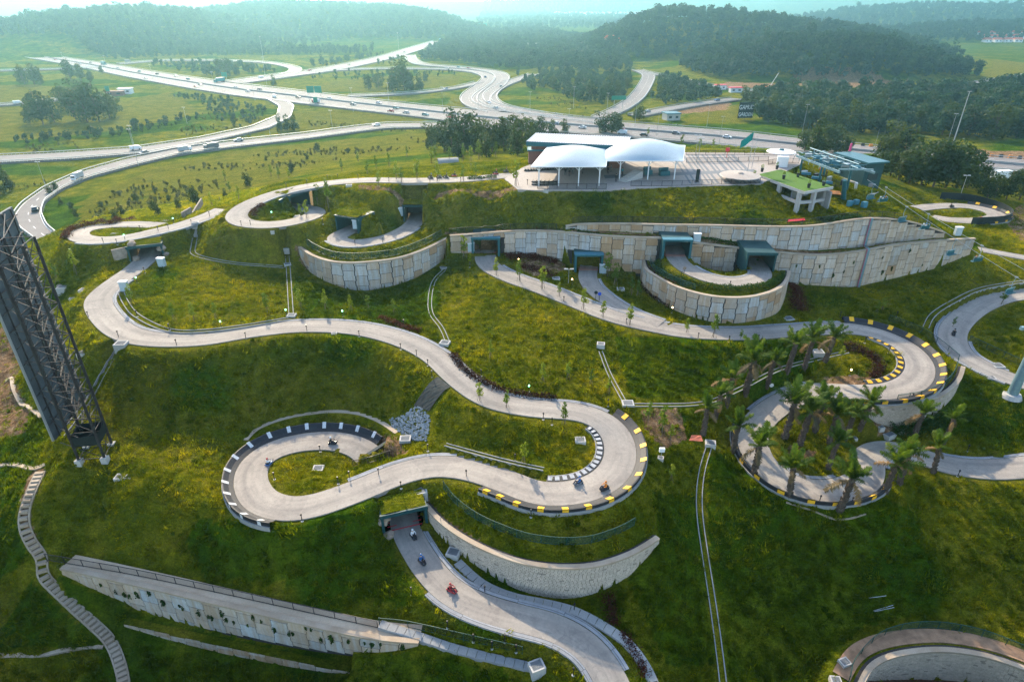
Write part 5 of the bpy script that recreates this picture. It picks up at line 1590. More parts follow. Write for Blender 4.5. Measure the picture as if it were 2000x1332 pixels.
row([young(*t) for t in [(907, 505, 4.4), (918, 520, 2.2), (970, 541, 3.4), (1014, 551, 4.0), (1059, 567, 4.4), (1092, 582, 2.6), (1139, 607, 3.8), (1177, 623, 3.2), (1229, 637, 3.8), (1186, 541, 4.6), (1201, 558, 4.2), (1233, 575, 3.4), (1245, 580, 3.0)]], 'young staked tree along the track below the teal tunnels, #', 'young trees along the upper right track')
row([young(*t) for t in [(1341, 652, 2.6), (1393, 662, 4.2), (1446, 664, 1.8), (1640, 705, 2.4), (1860, 640, 2.0), (1712, 610, 2.2), (1722, 608, 2.6), (1955, 597, 3.2), (1540, 670, 2.6)]], 'young tree beside the long right-hand track, #', 'young trees along the long right-hand track')
row([young(*t) for t in [(937, 785, 3.0), (990, 800, 2.8), (1102, 832, 3.2), (958, 700, 2.8), (1060, 748, 3.2), (1109, 741, 2.8), (1154, 752, 2.6), (1265, 828, 3.2), (1292, 846, 4.0), (1308, 864, 2.6), (1189, 769, 2.6), (1023, 908, 3.2), (1310, 940, 2.6)]], 'young tree on the slope around the front hairpin, #', 'young trees around the front hairpin')
row([young(*t) for t in [(150, 533, 4.2), (114, 552, 3.6), (381, 628, 3.0), (523, 611, 3.4), (341, 628, 2.8), (423, 625, 2.8), (588, 601, 3.2), (637, 606, 3.4), (259, 597, 3.4), (686, 606, 2.6), (720, 605, 2.4), (770, 612, 2.4)]], 'young tree on the left slope beside the winding track, #', 'young trees on the left slope')
row([young(*t) for t in [(545, 350, 3.6), (565, 352, 3.4), (641, 402, 5.0), (622, 402, 4.0), (600, 428, 3.6), (588, 424, 2.6), (668, 335, 3.6), (700, 318, 3.6), (718, 342, 3.2), (735, 330, 3.6), (760, 326, 3.8), (795, 306, 3.6), (740, 366, 3.2), (775, 352, 3.8), (785, 360, 3.2), (815, 352, 4.2), (855, 356, 4.0), (905, 356, 3.4), (843, 320, 4.6), (850, 316, 4.4), (878, 318, 4.2), (905, 315, 4.6), (920, 316, 4.2), (936, 312, 5.2), (968, 308, 4.4), (1008, 364, 5.0), (930, 346, 2.8), (440, 352, 3.2), (415, 405, 3.4), (468, 392, 3.4), (530, 345, 3.6), (450, 378, 3.0), (1265, 268, 4.2), (1330, 290, 4.4), (1365, 296, 4.0), (1392, 290, 4.0)]], 'slim young tree near the start loop on top of the hill, #', 'young trees near the start loop')

# ---- oil palms
TRUNKS = []
for vi in range(3):
    rr = random.Random(500 + vi)
    mb = MB()
    hh = 4.6
    lean = rr.uniform(-.5, .5)
    prev = None
    m = 12
    for q in range(m + 1):
        f = q / m
        c = (lean * f * f, 0.15 * math.sin(f * 2), -0.4 + f * (hh + 0.4))
        r = 0.36 - 0.10 * f + (0.05 if f > 0.85 else 0)
        if prev: mb.tube(prev[0], c, prev[1], r, 9, q in (1, m))
        prev = (c, r)
    for q in range(150):                                   # stubs of old leaf bases
        f = rr.uniform(0.05, 1.0); a = rr.uniform(0, 6.28)
        cx, cy, cz = lean * f * f, 0.15 * math.sin(f * 2), -0.4 + f * (hh + 0.4)
        r = 0.34 - 0.10 * f
        p0 = Vector((cx + math.cos(a) * r, cy + math.sin(a) * r, cz))
        mb.tube(p0, p0 + Vector((math.cos(a) * 0.16, math.sin(a) * 0.16, 0.24)), 0.085, 0.04, 4, True)
    TRUNKS.append((mb.mesh('trunk', 'palm_bark'), lean))
FRONDS = []
for vi in range(5):
    rr = random.Random(540 + vi)
    V, F = [], []
    L = 3.0
    el = (1.0, 1.25, 1.45, 0.7, 1.15)[vi]
    droop = (0.7, 0.5, 0.3, 0.85, 0.75)[vi]
    n = 30
    p = np.zeros(3); prevp = p.copy()
    for q in range(n):
        f = q / n
        ang = el - droop * f * 1.35
        d = np.array([math.cos(ang), 0, math.sin(ang)])
        p2 = p + d * L / n
        up = np.array([-math.sin(ang), 0, math.cos(ang)])
        wr = 0.035 * (1 - f) + 0.008
        i = len(V)
        for a_ in (p, p2):
            V.extend([a_ + np.array([0, wr, 0]), a_ - np.array([0, wr, 0])])
        F.append((i, i + 1, i + 3, i + 2))
        if f > 0.12:
            ll = 0.72 * math.sin(math.pi * min(1, (f - 0.06) * 1.02)) ** 0.55 * rr.uniform(0.75, 1.1)
            for sd in (-1, 1):
                for h in range(2):
                    lift = rr.uniform(-0.55, 0.35)
                    dv = np.array([0, sd, 0]) * 0.8 + d * rr.uniform(0.35, 0.65) + up * lift
                    dv /= np.linalg.norm(dv)
                    o_ = p + (p2 - p) * h * 0.5
                    w_ = d * 0.042
                    tip = o_ + dv * ll + np.array([0, 0, -0.28 * ll])
                    mid = o_ + dv * ll * 0.55
                    i = len(V)
                    V.extend([o_ - w_, o_ + w_, mid + w_, mid - w_, tip])
                    F.append((i, i + 1, i + 2, i + 3)); F.append((i + 3, i + 2, i + 4, i + 4))
        p = p2
    V = np.array(V)
    me = bpy.data.meshes.new('frond')
    me.from_pydata([tuple(x) for x in V], [], [tuple(dict.fromkeys(f)) for f in F])
    me.materials.append(MATS['leaf_palm'])
    me2 = me.copy(); me2.materials.clear(); me2.materials.append(MATS['leaf_dry'])
    FRONDS.append((me, me2))
def palm(px, py, hgt, dry=0.2):
    g = G(px, py)
    rr = random.Random(int(px * 5 + py * 3))
    o = thing('palm_tree', '', 'palm tree', g, rr.uniform(0, 6.28))
    tm, lean = TRUNKS[rr.randrange(3)]
    k = hgt / 6.8 * rr.uniform(0.86, 1.2)
    o.scale = (k * 0.92, k * 0.92, k * 1.06)
    o.rotation_euler = (rr.uniform(-.09, .09), rr.uniform(-.09, .09), rr.uniform(0, 6.28))
    put('trunk', tm, o)
    n = rr.randint(15, 19)
    for q in range(n):
        lvl = q / n
        vi = rr.choice((1, 2)) if lvl < 0.35 else (rr.choice((0, 1, 4)) if lvl < 0.75 else rr.choice((0, 3)))
        isdry = lvl > 0.75 and rr.random() < dry * 3
        f = put('frond', FRONDS[vi][1 if isdry else 0], o, (lean, 0.13, 4.55 - 0.25 * lvl))
        f.rotation_euler = (rr.uniform(-.15, .15), 0.35 * lvl - 0.1 + (0.7 if isdry else 0), q * 2.399 + rr.uniform(-.2, .2))
        s = rr.uniform(0.6, 1.15)
        f.scale = (s, s, s)
    return px, o
row([palm(*t) for t in [(1372, 852, 6.6), (1396, 822, 6.4), (1419, 794, 6.6), (1454, 776, 7.0), (1498, 755, 7.2), (1536, 731, 6.6), (1569, 723, 6.8), (1610, 708, 7.2)]], 'palm in the slanting row left of the yellow-edged bend, #', 'palms in the slanting row')
row([palm(*t) for t in [(1431, 887, 5.8), (1471, 929, 6.2), (1541, 972, 6.2), (1638, 1000, 6.6), (1727, 965, 6.6), (1755, 947, 6.4), (1821, 926, 6.4), (1783, 858, 6.8), (1840, 868, 6.6)]], 'palm along the outside of the front right loop, #', 'palms along the outside of the loop')
row([palm(*t) for t in [(1531, 858, 7.2), (1562, 868, 7.0), (1617, 918, 7.2), (1618, 868, 6.8), (1590, 845, 6.4), (1680, 838, 7.0), (1650, 862, 6.6)]], 'palm inside the front right loop, #', 'palms inside the loop')

# ---- hedges and planted strips
def hedge(pts, wid, hgt, mat, label, name='hedge', dens=170, z=None):
    c = np.array([G(*p) for p in pts]) if z is None else np.array([P(*p, z) for p in pts])
    c = spline(c, 0.3)
    rr = np.random.default_rng(int(pts[0][0] * 7 + pts[0][1]))
    s = np.linalg.norm(np.diff(c, axis=0), axis=1).sum()
    n = int(s * dens * max(0.5, wid * 0.8))
    i = rr.integers(0, len(c), n)
    t, nn, _ = frame(c)
    off = rr.normal(0, wid * 0.28, n)
    x = c[i, 0] + nn[i, 0] * off + rr.normal(0, .15, n); y = c[i, 1] + nn[i, 1] * off + rr.normal(0, .15, n)
    zg = NEAR.sample(x, y)
    zz = zg + hgt * rr.random(n) ** 0.7 * (1 - 0.5 * (off / (wid * 0.7)) ** 2).clip(0.3, 1) * (0.75 + 0.25 * np.sin(x * 1.7) * np.cos(y * 1.3))
    blobs_v, blobs_f = leaf_cloud([(0, 0, 0, 1, 1, 1)], n, 0.20, 5)
    bv = blobs_v.reshape(n, 4, 3); bv = bv - bv.mean(1, keepdims=True) + np.column_stack([x, y, zz])[:, None, :]
    me = cloud_mesh(name, bv.reshape(-1, 3), blobs_f, mat)
    o = put(name, me)
    return props(o, label, 'hedge', kind='thing')
hedge([(128, 468), (132, 458), (150, 448), (190, 439), (230, 434), (258, 431)], 1.6, 1.4, 'leaf_red', 'tall dark red hedge round the far left hairpin')
hedge([(884, 695), (905, 722), (935, 745), (975, 762), (1030, 776), (1085, 782)], 1.3, 0.8, 'leaf_red', 'low red-brown hedge along the upper edge of the winding track')
hedge([(742, 622), (790, 640), (820, 648)], 1.2, 0.7, 'leaf_red', 'short red-brown hedge below the curved bowl wall')
hedge([(990, 505), (1020, 502), (1060, 505), (1085, 515)], 3.2, 0.9, 'leaf_red', 'wide dark red planting bed under the long panelled wall', dens=150)
hedge([(1020, 520), (1060, 530), (1080, 540)], 2.6, 0.35, 'leaf_red', 'low brown planting bed between the two track arms', dens=130)
hedge([(1650, 678), (1690, 690), (1712, 708), (1716, 725), (1702, 738)], 1.9, 0.8, 'leaf_red', 'red-brown hedge inside the yellow-edged bend')
hedge([(1255, 556), (1275, 580), (1310, 600)], 1.4, 0.9, 'leaf_red', 'dark red hedge at the left foot of the bastion')
hedge([(1548, 560), (1556, 585), (1560, 610)], 3.0, 1.0, 'leaf_red', 'dark red planting bed right of the bastion')
hedge([(1275, 515), (1290, 530), (1320, 546), (1360, 558), (1400, 566), (1440, 568), (1490, 562), (1520, 550), (1530, 540)], 1.1, 0.9, 'leaf_hedge', 'dense green hedge along the top of the bastion')
hedge([(1186, 1166), (1192, 1190), (1200, 1220)], 1.4, 0.5, 'leaf_red', 'brown planting strip right of the stone block wall')
hedge([(1215, 1240), (1240, 1275), (1262, 1325)], 1.2, 0.45, 'leaf_red', 'brown planting strip by the lower drain')
hedge([(915, 352), (940, 350), (968, 349)], 1.2, 0.9, 'leaf_hedge', 'clipped green hedge beside the start loop')
hedge([(1090, 455), (1130, 459), (1170, 463)], 0.9, 0.45, 'leaf_hedge', 'green creeper on top of the long wall, left patch')
hedge([(1350, 468), (1400, 474), (1455, 484)], 0.9, 0.45, 'leaf_hedge', 'green creeper on top of the long wall above the bastion')
hedge([(1350, 295), (1420, 296), (1500, 300)], 1.6, 1.3, 'leaf_young', 'yellow-green hedge behind the striped plaza')
hedge([(1600, 430), (1640, 428), (1680, 425)], 2.5, 0.8, 'leaf_hedge', 'dark shrubs on the slope below the chairlift station')
hedge([(495, 425), (500, 412), (515, 402)], 1.2, 0.8, 'leaf_red', 'small red shrubs inside the upper left loop')
hedge([(1745, 850), (1790, 838), (1850, 826)], 3.0, 1.6, 'leaf_hedge', 'mixed green shrubs below the bend wall')
# weeds growing out of the wall joints
def weed(wall, s, z, k):
    W = WALLS[wall]
    pc = np.array([np.interp(s * W['s'][-1], W['s'], W['c'][:, h]) for h in range(4)])
    nn = np.array([np.interp(s * W['s'][-1], W['s'], W['n'][:, h]) for h in range(2)])
    zz = pc[3] + (pc[2] - pc[3]) * z
    o = put('wall_plant', WEED[random.randrange(3)], None, (pc[0] + nn[0] * 0.55, pc[1] + nn[1] * 0.55, zz), random.uniform(0, 6), k)
    return props(o, '', 'plant', kind='thing')
WEED = []
for vi in range(3):
    v, f = leaf_cloud([(0, 0, 0, .35, .3, .55), (0.1, 0, -.4, .2, .2, .35)], 70, 0.22, 700 + vi, shell=0.1)
    WEED.append(cloud_mesh('weed', v, f, 'leaf_hedge'))
rw = random.Random(9)
ws = [(f * 1000, weed('front', f + rw.uniform(-.02, .02), rw.uniform(0.45, 0.9), rw.uniform(0.5, 1.1))) for f in np.linspace(0.12, 0.95, 34)]
row(ws, 'small weed growing from the front panelled wall, #', 'weeds on the front wall')
ws = [(f * 1000, weed('north', f, rw.uniform(0.25, 0.8), rw.uniform(0.5, 1.0))) for f in (0.56, 0.63, 0.67, 0.70, 0.72, 0.735, 0.76, 0.80, 0.81, 0.83, 0.86, 0.9)]
row(ws, 'small weed growing from the right half of the long wall, #', 'weeds on the long wall')

# ---- the grass itself
def grass():
    r = np.random.default_rng(77)
    n = 420000
    x = r.uniform(NEAR.x0 + 2, NEAR.x0 + NEAR.h * (NEAR.nx - 1) - 2, n); y = r.uniform(30, 175, n)
    ok = np.abs(x) < (y * 0.78 + 30)
    i = ((x - NEAR.x0) / NEAR.h + 0.5).astype(int).clip(0, NEAR.nx - 1); j = ((y - NEAR.y0) / NEAR.h + 0.5).astype(int).clip(0, NEAR.ny - 1)
    ok &= ~WALLMASK[j, i] & ~SKIP[j, i]
    E, L, D = COVN
    ok &= r.random(n) > E[j, i] * 0.95
    cl = fract_noise(x, y, 2.2, 21) + 0.6 * fract_noise(x, y * 1.8, 0.9, 22)
    ok &= r.random(n) < (0.45 + 0.9 * cl)
    x, y, i, j = x[ok], y[ok], i[ok], j[ok]
    z = NEAR.sample(x, y) + np.interp(0, [0], [0])
    gx = (NEAR.sample(x + 0.7, y) - NEAR.sample(x - 0.7, y)) / 1.4; gy = (NEAR.sample(x, y + 0.7) - NEAR.sample(x, y - 0.7)) / 1.4
    steep = np.hypot(gx, gy) > 1.6
    k = ~steep
    x, y, z, gx, gy, i, j = x[k], y[k], z[k], gx[k], gy[k], i[k], j[k]
    z = z + rough[j, i] - 0.02
    rot = np.column_stack([np.arctan(gy) * 0.8, -np.arctan(gx) * 0.8, r.uniform(0, 6.28, len(x))])
    s = r.uniform(0.8, 1.6, len(x)) * (1 + 0.3 * L[j, i]) * np.where(r.random(len(x)) < 0.07, 1.9, 1.0)
    mb = MB()
    rr = random.Random(3)
    for q in range(26):
        a = rr.uniform(0, 6.28); d = rr.uniform(0, 0.34)
        bx, by = math.cos(a) * d, math.sin(a) * d
        t = rr.uniform(0, 6.28); lean = rr.uniform(0.05, 0.2); h = rr.uniform(0.10, 0.24); w = 0.028
        mb.quad((bx - math.sin(t) * w, by + math.cos(t) * w, -0.03), (bx + math.sin(t) * w, by - math.cos(t) * w, -0.03), (bx + math.cos(t) * lean, by + math.sin(t) * lean, h))
    src = bpy.data.objects.new('grass_tuft', mb.mesh('grass_tuft', 'blade'))
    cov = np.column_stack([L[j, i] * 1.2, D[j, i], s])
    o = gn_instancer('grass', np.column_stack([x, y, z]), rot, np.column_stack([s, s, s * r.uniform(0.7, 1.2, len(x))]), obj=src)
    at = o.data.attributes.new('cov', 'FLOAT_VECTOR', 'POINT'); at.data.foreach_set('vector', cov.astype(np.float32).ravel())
    props(o, 'rough mown grass covering the slopes', kind='stuff')
    # coarser clumps of weeds and long grass, thickest where the slopes are left unmown
    pr = 0.012 + 0.085 * np.clip(L[j, i], 0, 1) * (0.4 + 0.8 * (fract_noise(x, y, 6.0, 51) > 0.05))
    k = r.random(len(x)) < pr
    v, f = leaf_cloud([(0, 0, 0.12, .34, .34, .22), (0.25, 0.1, 0.08, .2, .2, .15)], 60, 0.20, 811, flat=0.7, shell=0.2)
    src = bpy.data.objects.new('weed_clump', cloud_mesh('weed_clump', v, f, 'blade'))
    s2 = r.uniform(0.55, 1.35, k.sum())
    o = gn_instancer('weed_clumps', np.column_stack([x, y, z])[k], rot[k], np.column_stack([s2, s2, s2 * r.uniform(0.7, 1.2, k.sum())]), obj=src)
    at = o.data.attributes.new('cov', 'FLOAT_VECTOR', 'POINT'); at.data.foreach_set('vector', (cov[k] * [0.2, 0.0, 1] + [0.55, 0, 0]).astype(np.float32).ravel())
    props(o, 'clumps of weeds and long grass on the slopes', kind='stuff')
    return len(x)
# ================================================================== start plaza
mb = MB()
pz = [P(a, b, PLAZA_Z) for a, b in PLAZA_PX]
mb.quad(*[(p[0], p[1], PLAZA_Z + 0.03) for p in pz][::-1][::-1])
for i in range(len(pz)):
    a, b = pz[i], pz[(i + 1) % len(pz)]
    mb.quad((a[0], a[1], PLAZA_Z + 0.03), (b[0], b[1], PLAZA_Z + 0.03), (b[0], b[1], PLAZA_Z - 0.9), (a[0], a[1], PLAZA_Z - 0.9))
plaza = props(mb.build('plaza_paving', 'paving_pale'), 'pale paved start plaza on top of the hill', kind='structure')
rs = random.Random(4)
x = P(1338, 350, PLAZA_Z)[0]
x1 = P(1478, 350, PLAZA_Z)[0]
yf, yb = P(1400, 361, PLAZA_Z)[1] + 0.8, P(1400, 303, PLAZA_Z)[1]
while x < x1:                                             # grey stripes of paving running away from the edge
    w = rs.choice((0.45, 0.6, 0.9))
    mb = MB()
    mb.quad((x, yf, PLAZA_Z + 0.035), (x + w, yf, PLAZA_Z + 0.035), (x + w + 2.4, yb, PLAZA_Z + 0.035), (x + 2.4, yb, PLAZA_Z + 0.035))
    mb.build('paving_stripe', 'paving_grey', plaza)
    x += w + rs.choice((0.5, 0.7, 1.0))
mb = MB()
a, b = P(1180, 345, PLAZA_Z), P(1470, 330, PLAZA_Z)
mb.quad((a[0], a[1] - 2, PLAZA_Z + 0.04), (b[0], a[1] + 4.0, PLAZA_Z + 0.04), (b[0], a[1] + 6.5, PLAZA_Z + 0.04), (a[0], a[1] + 1, PLAZA_Z + 0.04))
mb.build('paving_band', 'paving_grey', plaza)

def fence(pts, hgt, gap, label, post='fence_green', mesh='mesh_green', rail='fence_green', name='fence', cat='fence', group=None, pr=0.045, mid=True):
    """posts, rails and mesh along a world-space line"""
    c = spline(np.array(pts), 0.5)
    t, n, s = frame(c)
    o = thing(name, label, cat, (0, 0, 0), group=group)
    o['kind'] = 'thing'
    L = s[-1]
    m = max(2, int(round(L / gap)) + 1)
    mbp = MB(); mbp.tube((0, 0, -0.35), (0, 0, hgt + 0.05), pr, pr, 6)
    pmh = mbp.mesh('post', post)
    for q in range(m):
        f = L * q / (m - 1)
        put('post', pmh, o, [np.interp(f, s, c[:, h]) for h in range(3)])
    for z in ((hgt,) + ((0.08,) if mid else ())):
        mb = MB(); strip(mb, c, n, s, [(0.03, z - 0.03), (0.03, z + 0.03), (-0.03, z + 0.03), (-0.03, z - 0.03), (0.03, z - 0.03)]); mb.build('rail', rail, o)
    mb = MB(); strip(mb, c, n, s, [(0.0, 0.06), (0.0, hgt)]); mb.build('mesh_panel', mesh, o)
    return o
def gline(px, dz=0.0):
    return [G(*p) + np.array([0, 0, dz]) for p in px]
def zline(px, z):
    return [P(a, b, z) for a, b in px]
def wline(key, off, f0=0.0, f1=1.0, dz=0.1):
    W = WALLS[key]
    i0, i1 = int(f0 * (len(W['c']) - 1)), int(f1 * (len(W['c']) - 1)) + 1
    c = W['c'][i0:i1, :3].copy(); c[:, :2] -= W['n'][i0:i1] * off
    c[:, 2] = [max(H(p[0], p[1]), p[2] - 0.3) for p in c]
    return c[::3]
fence(zline([(1050, 369), (1184, 370)], PLAZA_Z), 1.1, 2.0, 'dark handrail along the plaza edge under the left canopy', 'black_metal', 'mesh_rail', 'black_metal', 'railing', 'railing')
fence(zline([(1232, 364), (1300, 364), (1400, 361), (1484, 358)], PLAZA_Z), 1.1, 2.2, 'dark handrail along the front edge of the striped plaza', 'black_metal', 'mesh_rail', 'black_metal', 'railing', 'railing')
fence(zline([(1340, 318), (1420, 317), (1500, 315)], PLAZA_Z), 1.1, 2.4, 'dark handrail across the middle of the striped plaza', 'black_metal', 'mesh_rail', 'black_metal', 'railing', 'railing')
fence(zline([(1340, 303), (1430, 303), (1550, 304)], PLAZA_Z), 1.1, 2.4, 'dark handrail at the back of the striped plaza', 'black_metal', 'mesh_rail', 'black_metal', 'railing', 'railing')

# ---- canopies: white domed membranes on steel frames
def canopy(fl, fr, bl, br, zf, rise, label, posts, zback=None):
    A, B = PY(*fl), PY(*fr)
    zf = 0.5 * (A[2] + B[2])
    A[2] = B[2] = zf
    C, D = P(br[0], br[1], zf), P(bl[0], bl[1], zf)
    o = thing('canopy', label, 'canopy', (0, 0, 0), group='white membrane canopies')
    V, F = [], []
    nu, nv = 28, 18
    for j in range(nv + 1):
        for i in range(nu + 1):
            u, v = i / nu, j / nv
            p = (A * (1 - u) + B * u) * (1 - v) + (D * (1 - u) + C * u) * v
            p = p.copy()
            p[2] += rise * (math.sin(math.pi * u) ** 0.8) * (math.sin(math.pi * v) ** 0.75) if 0 < u < 1 and 0 < v < 1 else 0
            V.append(tuple(p))
    for j in range(nv):
        for i in range(nu):
            a = j * (nu + 1) + i
            F.append((a, a + 1, a + nu + 2, a + nu + 1))
    me = bpy.data.meshes.new('membrane'); me.from_pydata(V, [], F); me.materials.append(MATS['membrane'])
    me.polygons.foreach_set('use_smooth', [True] * len(F))
    put('membrane', me, o)
    for a, b in ((A, B), (B, C), (C, D), (D, A)):
        mb = MB(); mb.tube(a + np.array([0, 0, -0.1]), b + np.array([0, 0, -0.1]), 0.12, 0.12, 6); mb.build('edge_beam', 'white_paint', o)
    for row_, (e0, e1) in enumerate(((A, B), (D, C))):
        for f in posts:
            p = e0 * (1 - f) + e1 * f
            p = p + (((D - A) if row_ == 0 else (A - D)) * 0.04)
            mb = MB(); mb.tube((p[0], p[1], PLAZA_Z - 0.4), (p[0], p[1], zf - 0.1), 0.13, 0.13, 8); mb.build('post', 'white_paint', o)
            d = (e1 - e0) / np.linalg.norm(e1 - e0)
            for sx in (-1, 1):
                mb = MB(); mb.tube((p[0], p[1], zf - 1.1), (p[0] + d[0] * sx * 1.0, p[1] + d[1] * sx * 1.0, zf - 0.15), 0.06, 0.06, 5); mb.build('strut', 'white_paint', o)
    return o
y1 = P(1052, 366, PLAZA_Z)[1]
y2 = P(1212, 353, PLAZA_Z)[1]
canopy((1037, 322, y1), (1183, 329, y1), (1070, 286), (1188, 291), None, 1.9, 'left white domed canopy with four front posts at the start plaza', (0.1, 0.37, 0.64, 0.92))
canopy((1169, 314, y2), (1334, 314, y2), (1193, 278), (1338, 284), None, 2.5, 'right white domed canopy over the plaza beside the striped paving', (0.26, 0.6, 0.92))
# ---- long building with ribbed roof
yb0 = P(1040, 321, PLAZA_Z)[1]
e0, e1 = PY(1028, 277, yb0), PY(1192, 287, yb0)
zr = e0[2]
b0, b1 = P(1047, 260, zr + 0.6), P(1232, 268, zr + 0.6)
o = thing('plaza_building', 'long brown building with pale ribbed roof behind the left canopy', 'building', (0, 0, 0))
e1 = e0 + (b1 - b0) * np.array([1, 1, 0])
mb = MB(); mb.quad(e0, e1, b1, b0); mb.quad(e0 - [0, 0, 0.25], b0 - [0, 0, 0.25], b1 - [0, 0, 0.25], e1 - [0, 0, 0.25])
rf = mb.build('roof', 'roof_pale', o)
for q in range(41):
    f = q / 40
    a = e0 * (1 - f) + e1 * f; b = b0 * (1 - f) + b1 * f
    mb = MB(); mb.tube(a + [0, 0, 0.03], b + [0, 0, 0.03], 0.07, 0.07, 4); mb.build('roof_rib', 'white_paint', rf)
mb = MB(); mb.quad(e0 - [0, 0.02, 0.95], e1 - [0, 0.02, 0.95], e1 - [0, 0.02, -0.05], e0 - [0, 0.02, -0.05]); mb.quad(e0 - [0, -0.1, 0.95], e0 - [0, -0.1, -0.05], e1 - [0, -0.1, -0.05], e1 - [0, -0.1, 0.95]); mb.build('fascia', 'teal_steel', o)
c0, c1 = e0 + [1.2, 0.8, 0], e1 + [-1.0, 0.8, 0]
d0, d1 = b0 + [1.0, -0.6, 0], b1 + [-1.0, -0.6, 0]
mb = MB()
for a, b in ((c0, c1), (c1, d1), (d1, d0), (d0, c0)):
    mb.quad((a[0], a[1], PLAZA_Z - 0.5), (b[0], b[1], PLAZA_Z - 0.5), (b[0], b[1], zr - 0.1), (a[0], a[1], zr - 0.1))
mb.build('wall', 'brick_wall', o)
for q in range(6):
    f = 0.08 + q * 0.16
    a = c0 * (1 - f) + c1 * f
    mb = MB(); mb.box((a[0], a[1] - 0.05, PLAZA_Z + 1.5), (1.6, 0.08, 2.4)); wd = mb.build('window', 'window_glass', o)
    mb = MB()
    for sx in (-0.85, 0.0, 0.85): mb.box((a[0] + sx, a[1] - 0.11, PLAZA_Z + 1.5), (0.08, 0.06, 2.5))
    mb.box((a[0], a[1] - 0.11, PLAZA_Z + 2.74), (1.78, 0.06, 0.08))
    mb.build('frame', 'black_metal', wd)
o2 = thing('side_shed', 'small teal-roofed shed beside the left canopy', 'shed', P(1050, 318, PLAZA_Z))
mb = MB(); mb.box((0, 0, 1.5), (4.4, 3.4, 3.0)); mb.build('wall', 'brick_wall', o2)
mb = MB(); mb.box((0, 0, 3.15), (5.0, 4.0, 0.3), taper=0.96); mb.build('roof', 'teal_steel', o2)
# stairs from the loading area up to the plaza
o = thing('ramp_stair', 'pale stair ramp between the two canopies', 'stairs', P(1215, 352, PLAZA_Z), 0)
for q in range(9):
    mb = MB(); mb.box((q * 0.45, q * 0.38 - 1.0, 0.06 + q * 0.085), (1.0, 2.2, 0.1 + q * 0.17), rz=0.7); mb.build('step', 'pale_concrete', o)

# ---- deck pavilion on concrete columns
DZ = 26.45
q4 = [P(1478, 341, DZ), P(1572, 375, DZ), P(1628, 365, DZ), P(1524, 331, DZ)]
o = thing('deck_pavilion', 'bright green turf deck on tall concrete columns at the hill edge', 'deck', (0, 0, 0))
ctr = sum(q4) / 4
def slab(mb, pts, z0, z1):
    n = len(pts)
    mb.quad(*[(p[0], p[1], z1) for p in pts]); mb.quad(*[(p[0], p[1], z0) for p in pts][::-1])
    for i in range(n):
        a, b = pts[i], pts[(i + 1) % n]
        mb.quad((a[0], a[1], z0), (b[0], b[1], z0), (b[0], b[1], z1), (a[0], a[1], z1))
mb = MB(); slab(mb, q4, DZ - 0.55, DZ); mb.build('deck_slab', 'pale_concrete', o)
mb = MB(); slab(mb, [ctr + (p - ctr) * 0.97 for p in q4], DZ + 0.003, DZ + 0.05); mb.build('turf', 'artificial_turf', o)
cols = [q4[0] * (1 - f) + q4[1] * f for f in (0.12, 0.5, 0.93)] + [q4[1] * (1 - f) + q4[2] * f for f in (0.42, 0.9)] + [ctr]
cols = [ctr + (p - ctr) * 0.93 for p in cols]
for p in cols:
    zb = H(p[0], p[1]) - 0.8
    mb = MB(); mb.box((p[0], p[1], (zb + DZ - 0.55) / 2), (0.75, 0.75, DZ - 0.55 - zb), rz=0.6); mb.build('column', 'pale_concrete', o)
for a, b in ((cols[0], cols[1]), (cols[1], cols[2]), (cols[2], cols[3]), (cols[3], cols[4])):
    mb = MB(); d = b - a
    mid = (a + b) / 2; mid[2] = DZ - 2.6
    mb.box(mid, (np.linalg.norm(d[:2]), 0.45, 0.6), rz=math.atan2(d[1], d[0])); mb.build('tie_beam', 'pale_concrete', o)
mb = MB()
p, r_ = cols[3], cols[5]
mb.box(((p[0] + r_[0]) / 2, (p[1] + r_[1]) / 2 + 1, DZ - 3.2), (5.0, 0.3, 5.2), rz=0.5); mb.build('back_wall', 'grey_concrete', o)
mb = MB(); mb.box((cols[4][0] - 0.3, cols[4][1] + 0.4, DZ - 3.2), (0.3, 4.0, 5.0), rz=0.3); mb.build('side_wall', 'grey_concrete', o)
for i, (px, py) in enumerate([(1488, 336), (1517, 331), (1530, 350), (1558, 346), (1579, 367), (1608, 363)]):
    b = P(px, py, DZ + 0.05)
    t = thing('planter', '', 'planter', b, 0, 'planters on the green deck')
    mb = MB(); mb.disc((0, 0, 0), 0.26, 0.85, 10, 0.36); mb.build('pot', 'black_metal', t)
    v, f = leaf_cloud([(0, 0, 1.25, .3, .3, .5)], 60, 0.2, 900 + i); put('shrub', cloud_mesh('shrub', v, f, 'leaf_young'), t)
    t['label'] = 'black planter with small shrub on the green deck, %s from left' % ordinal(i)
b = P(1455, 345, PLAZA_Z)
for i, (px, py) in enumerate([(1444, 352), (1472, 348)]):
    t = thing('planter', 'black planter on the striped plaza, %s of two from left' % ORD[i], 'planter', P(px, py, PLAZA_Z + 0.04), 0, 'planters on the plaza')
    mb = MB(); mb.disc((0, 0, 0), 0.26, 0.85, 10, 0.36); mb.build('pot', 'black_metal', t)
    v, f = leaf_cloud([(0, 0, 1.25, .3, .3, .5)], 60, 0.2, 950 + i); put('shrub', cloud_mesh('shrub', v, f, 'leaf_young'), t)
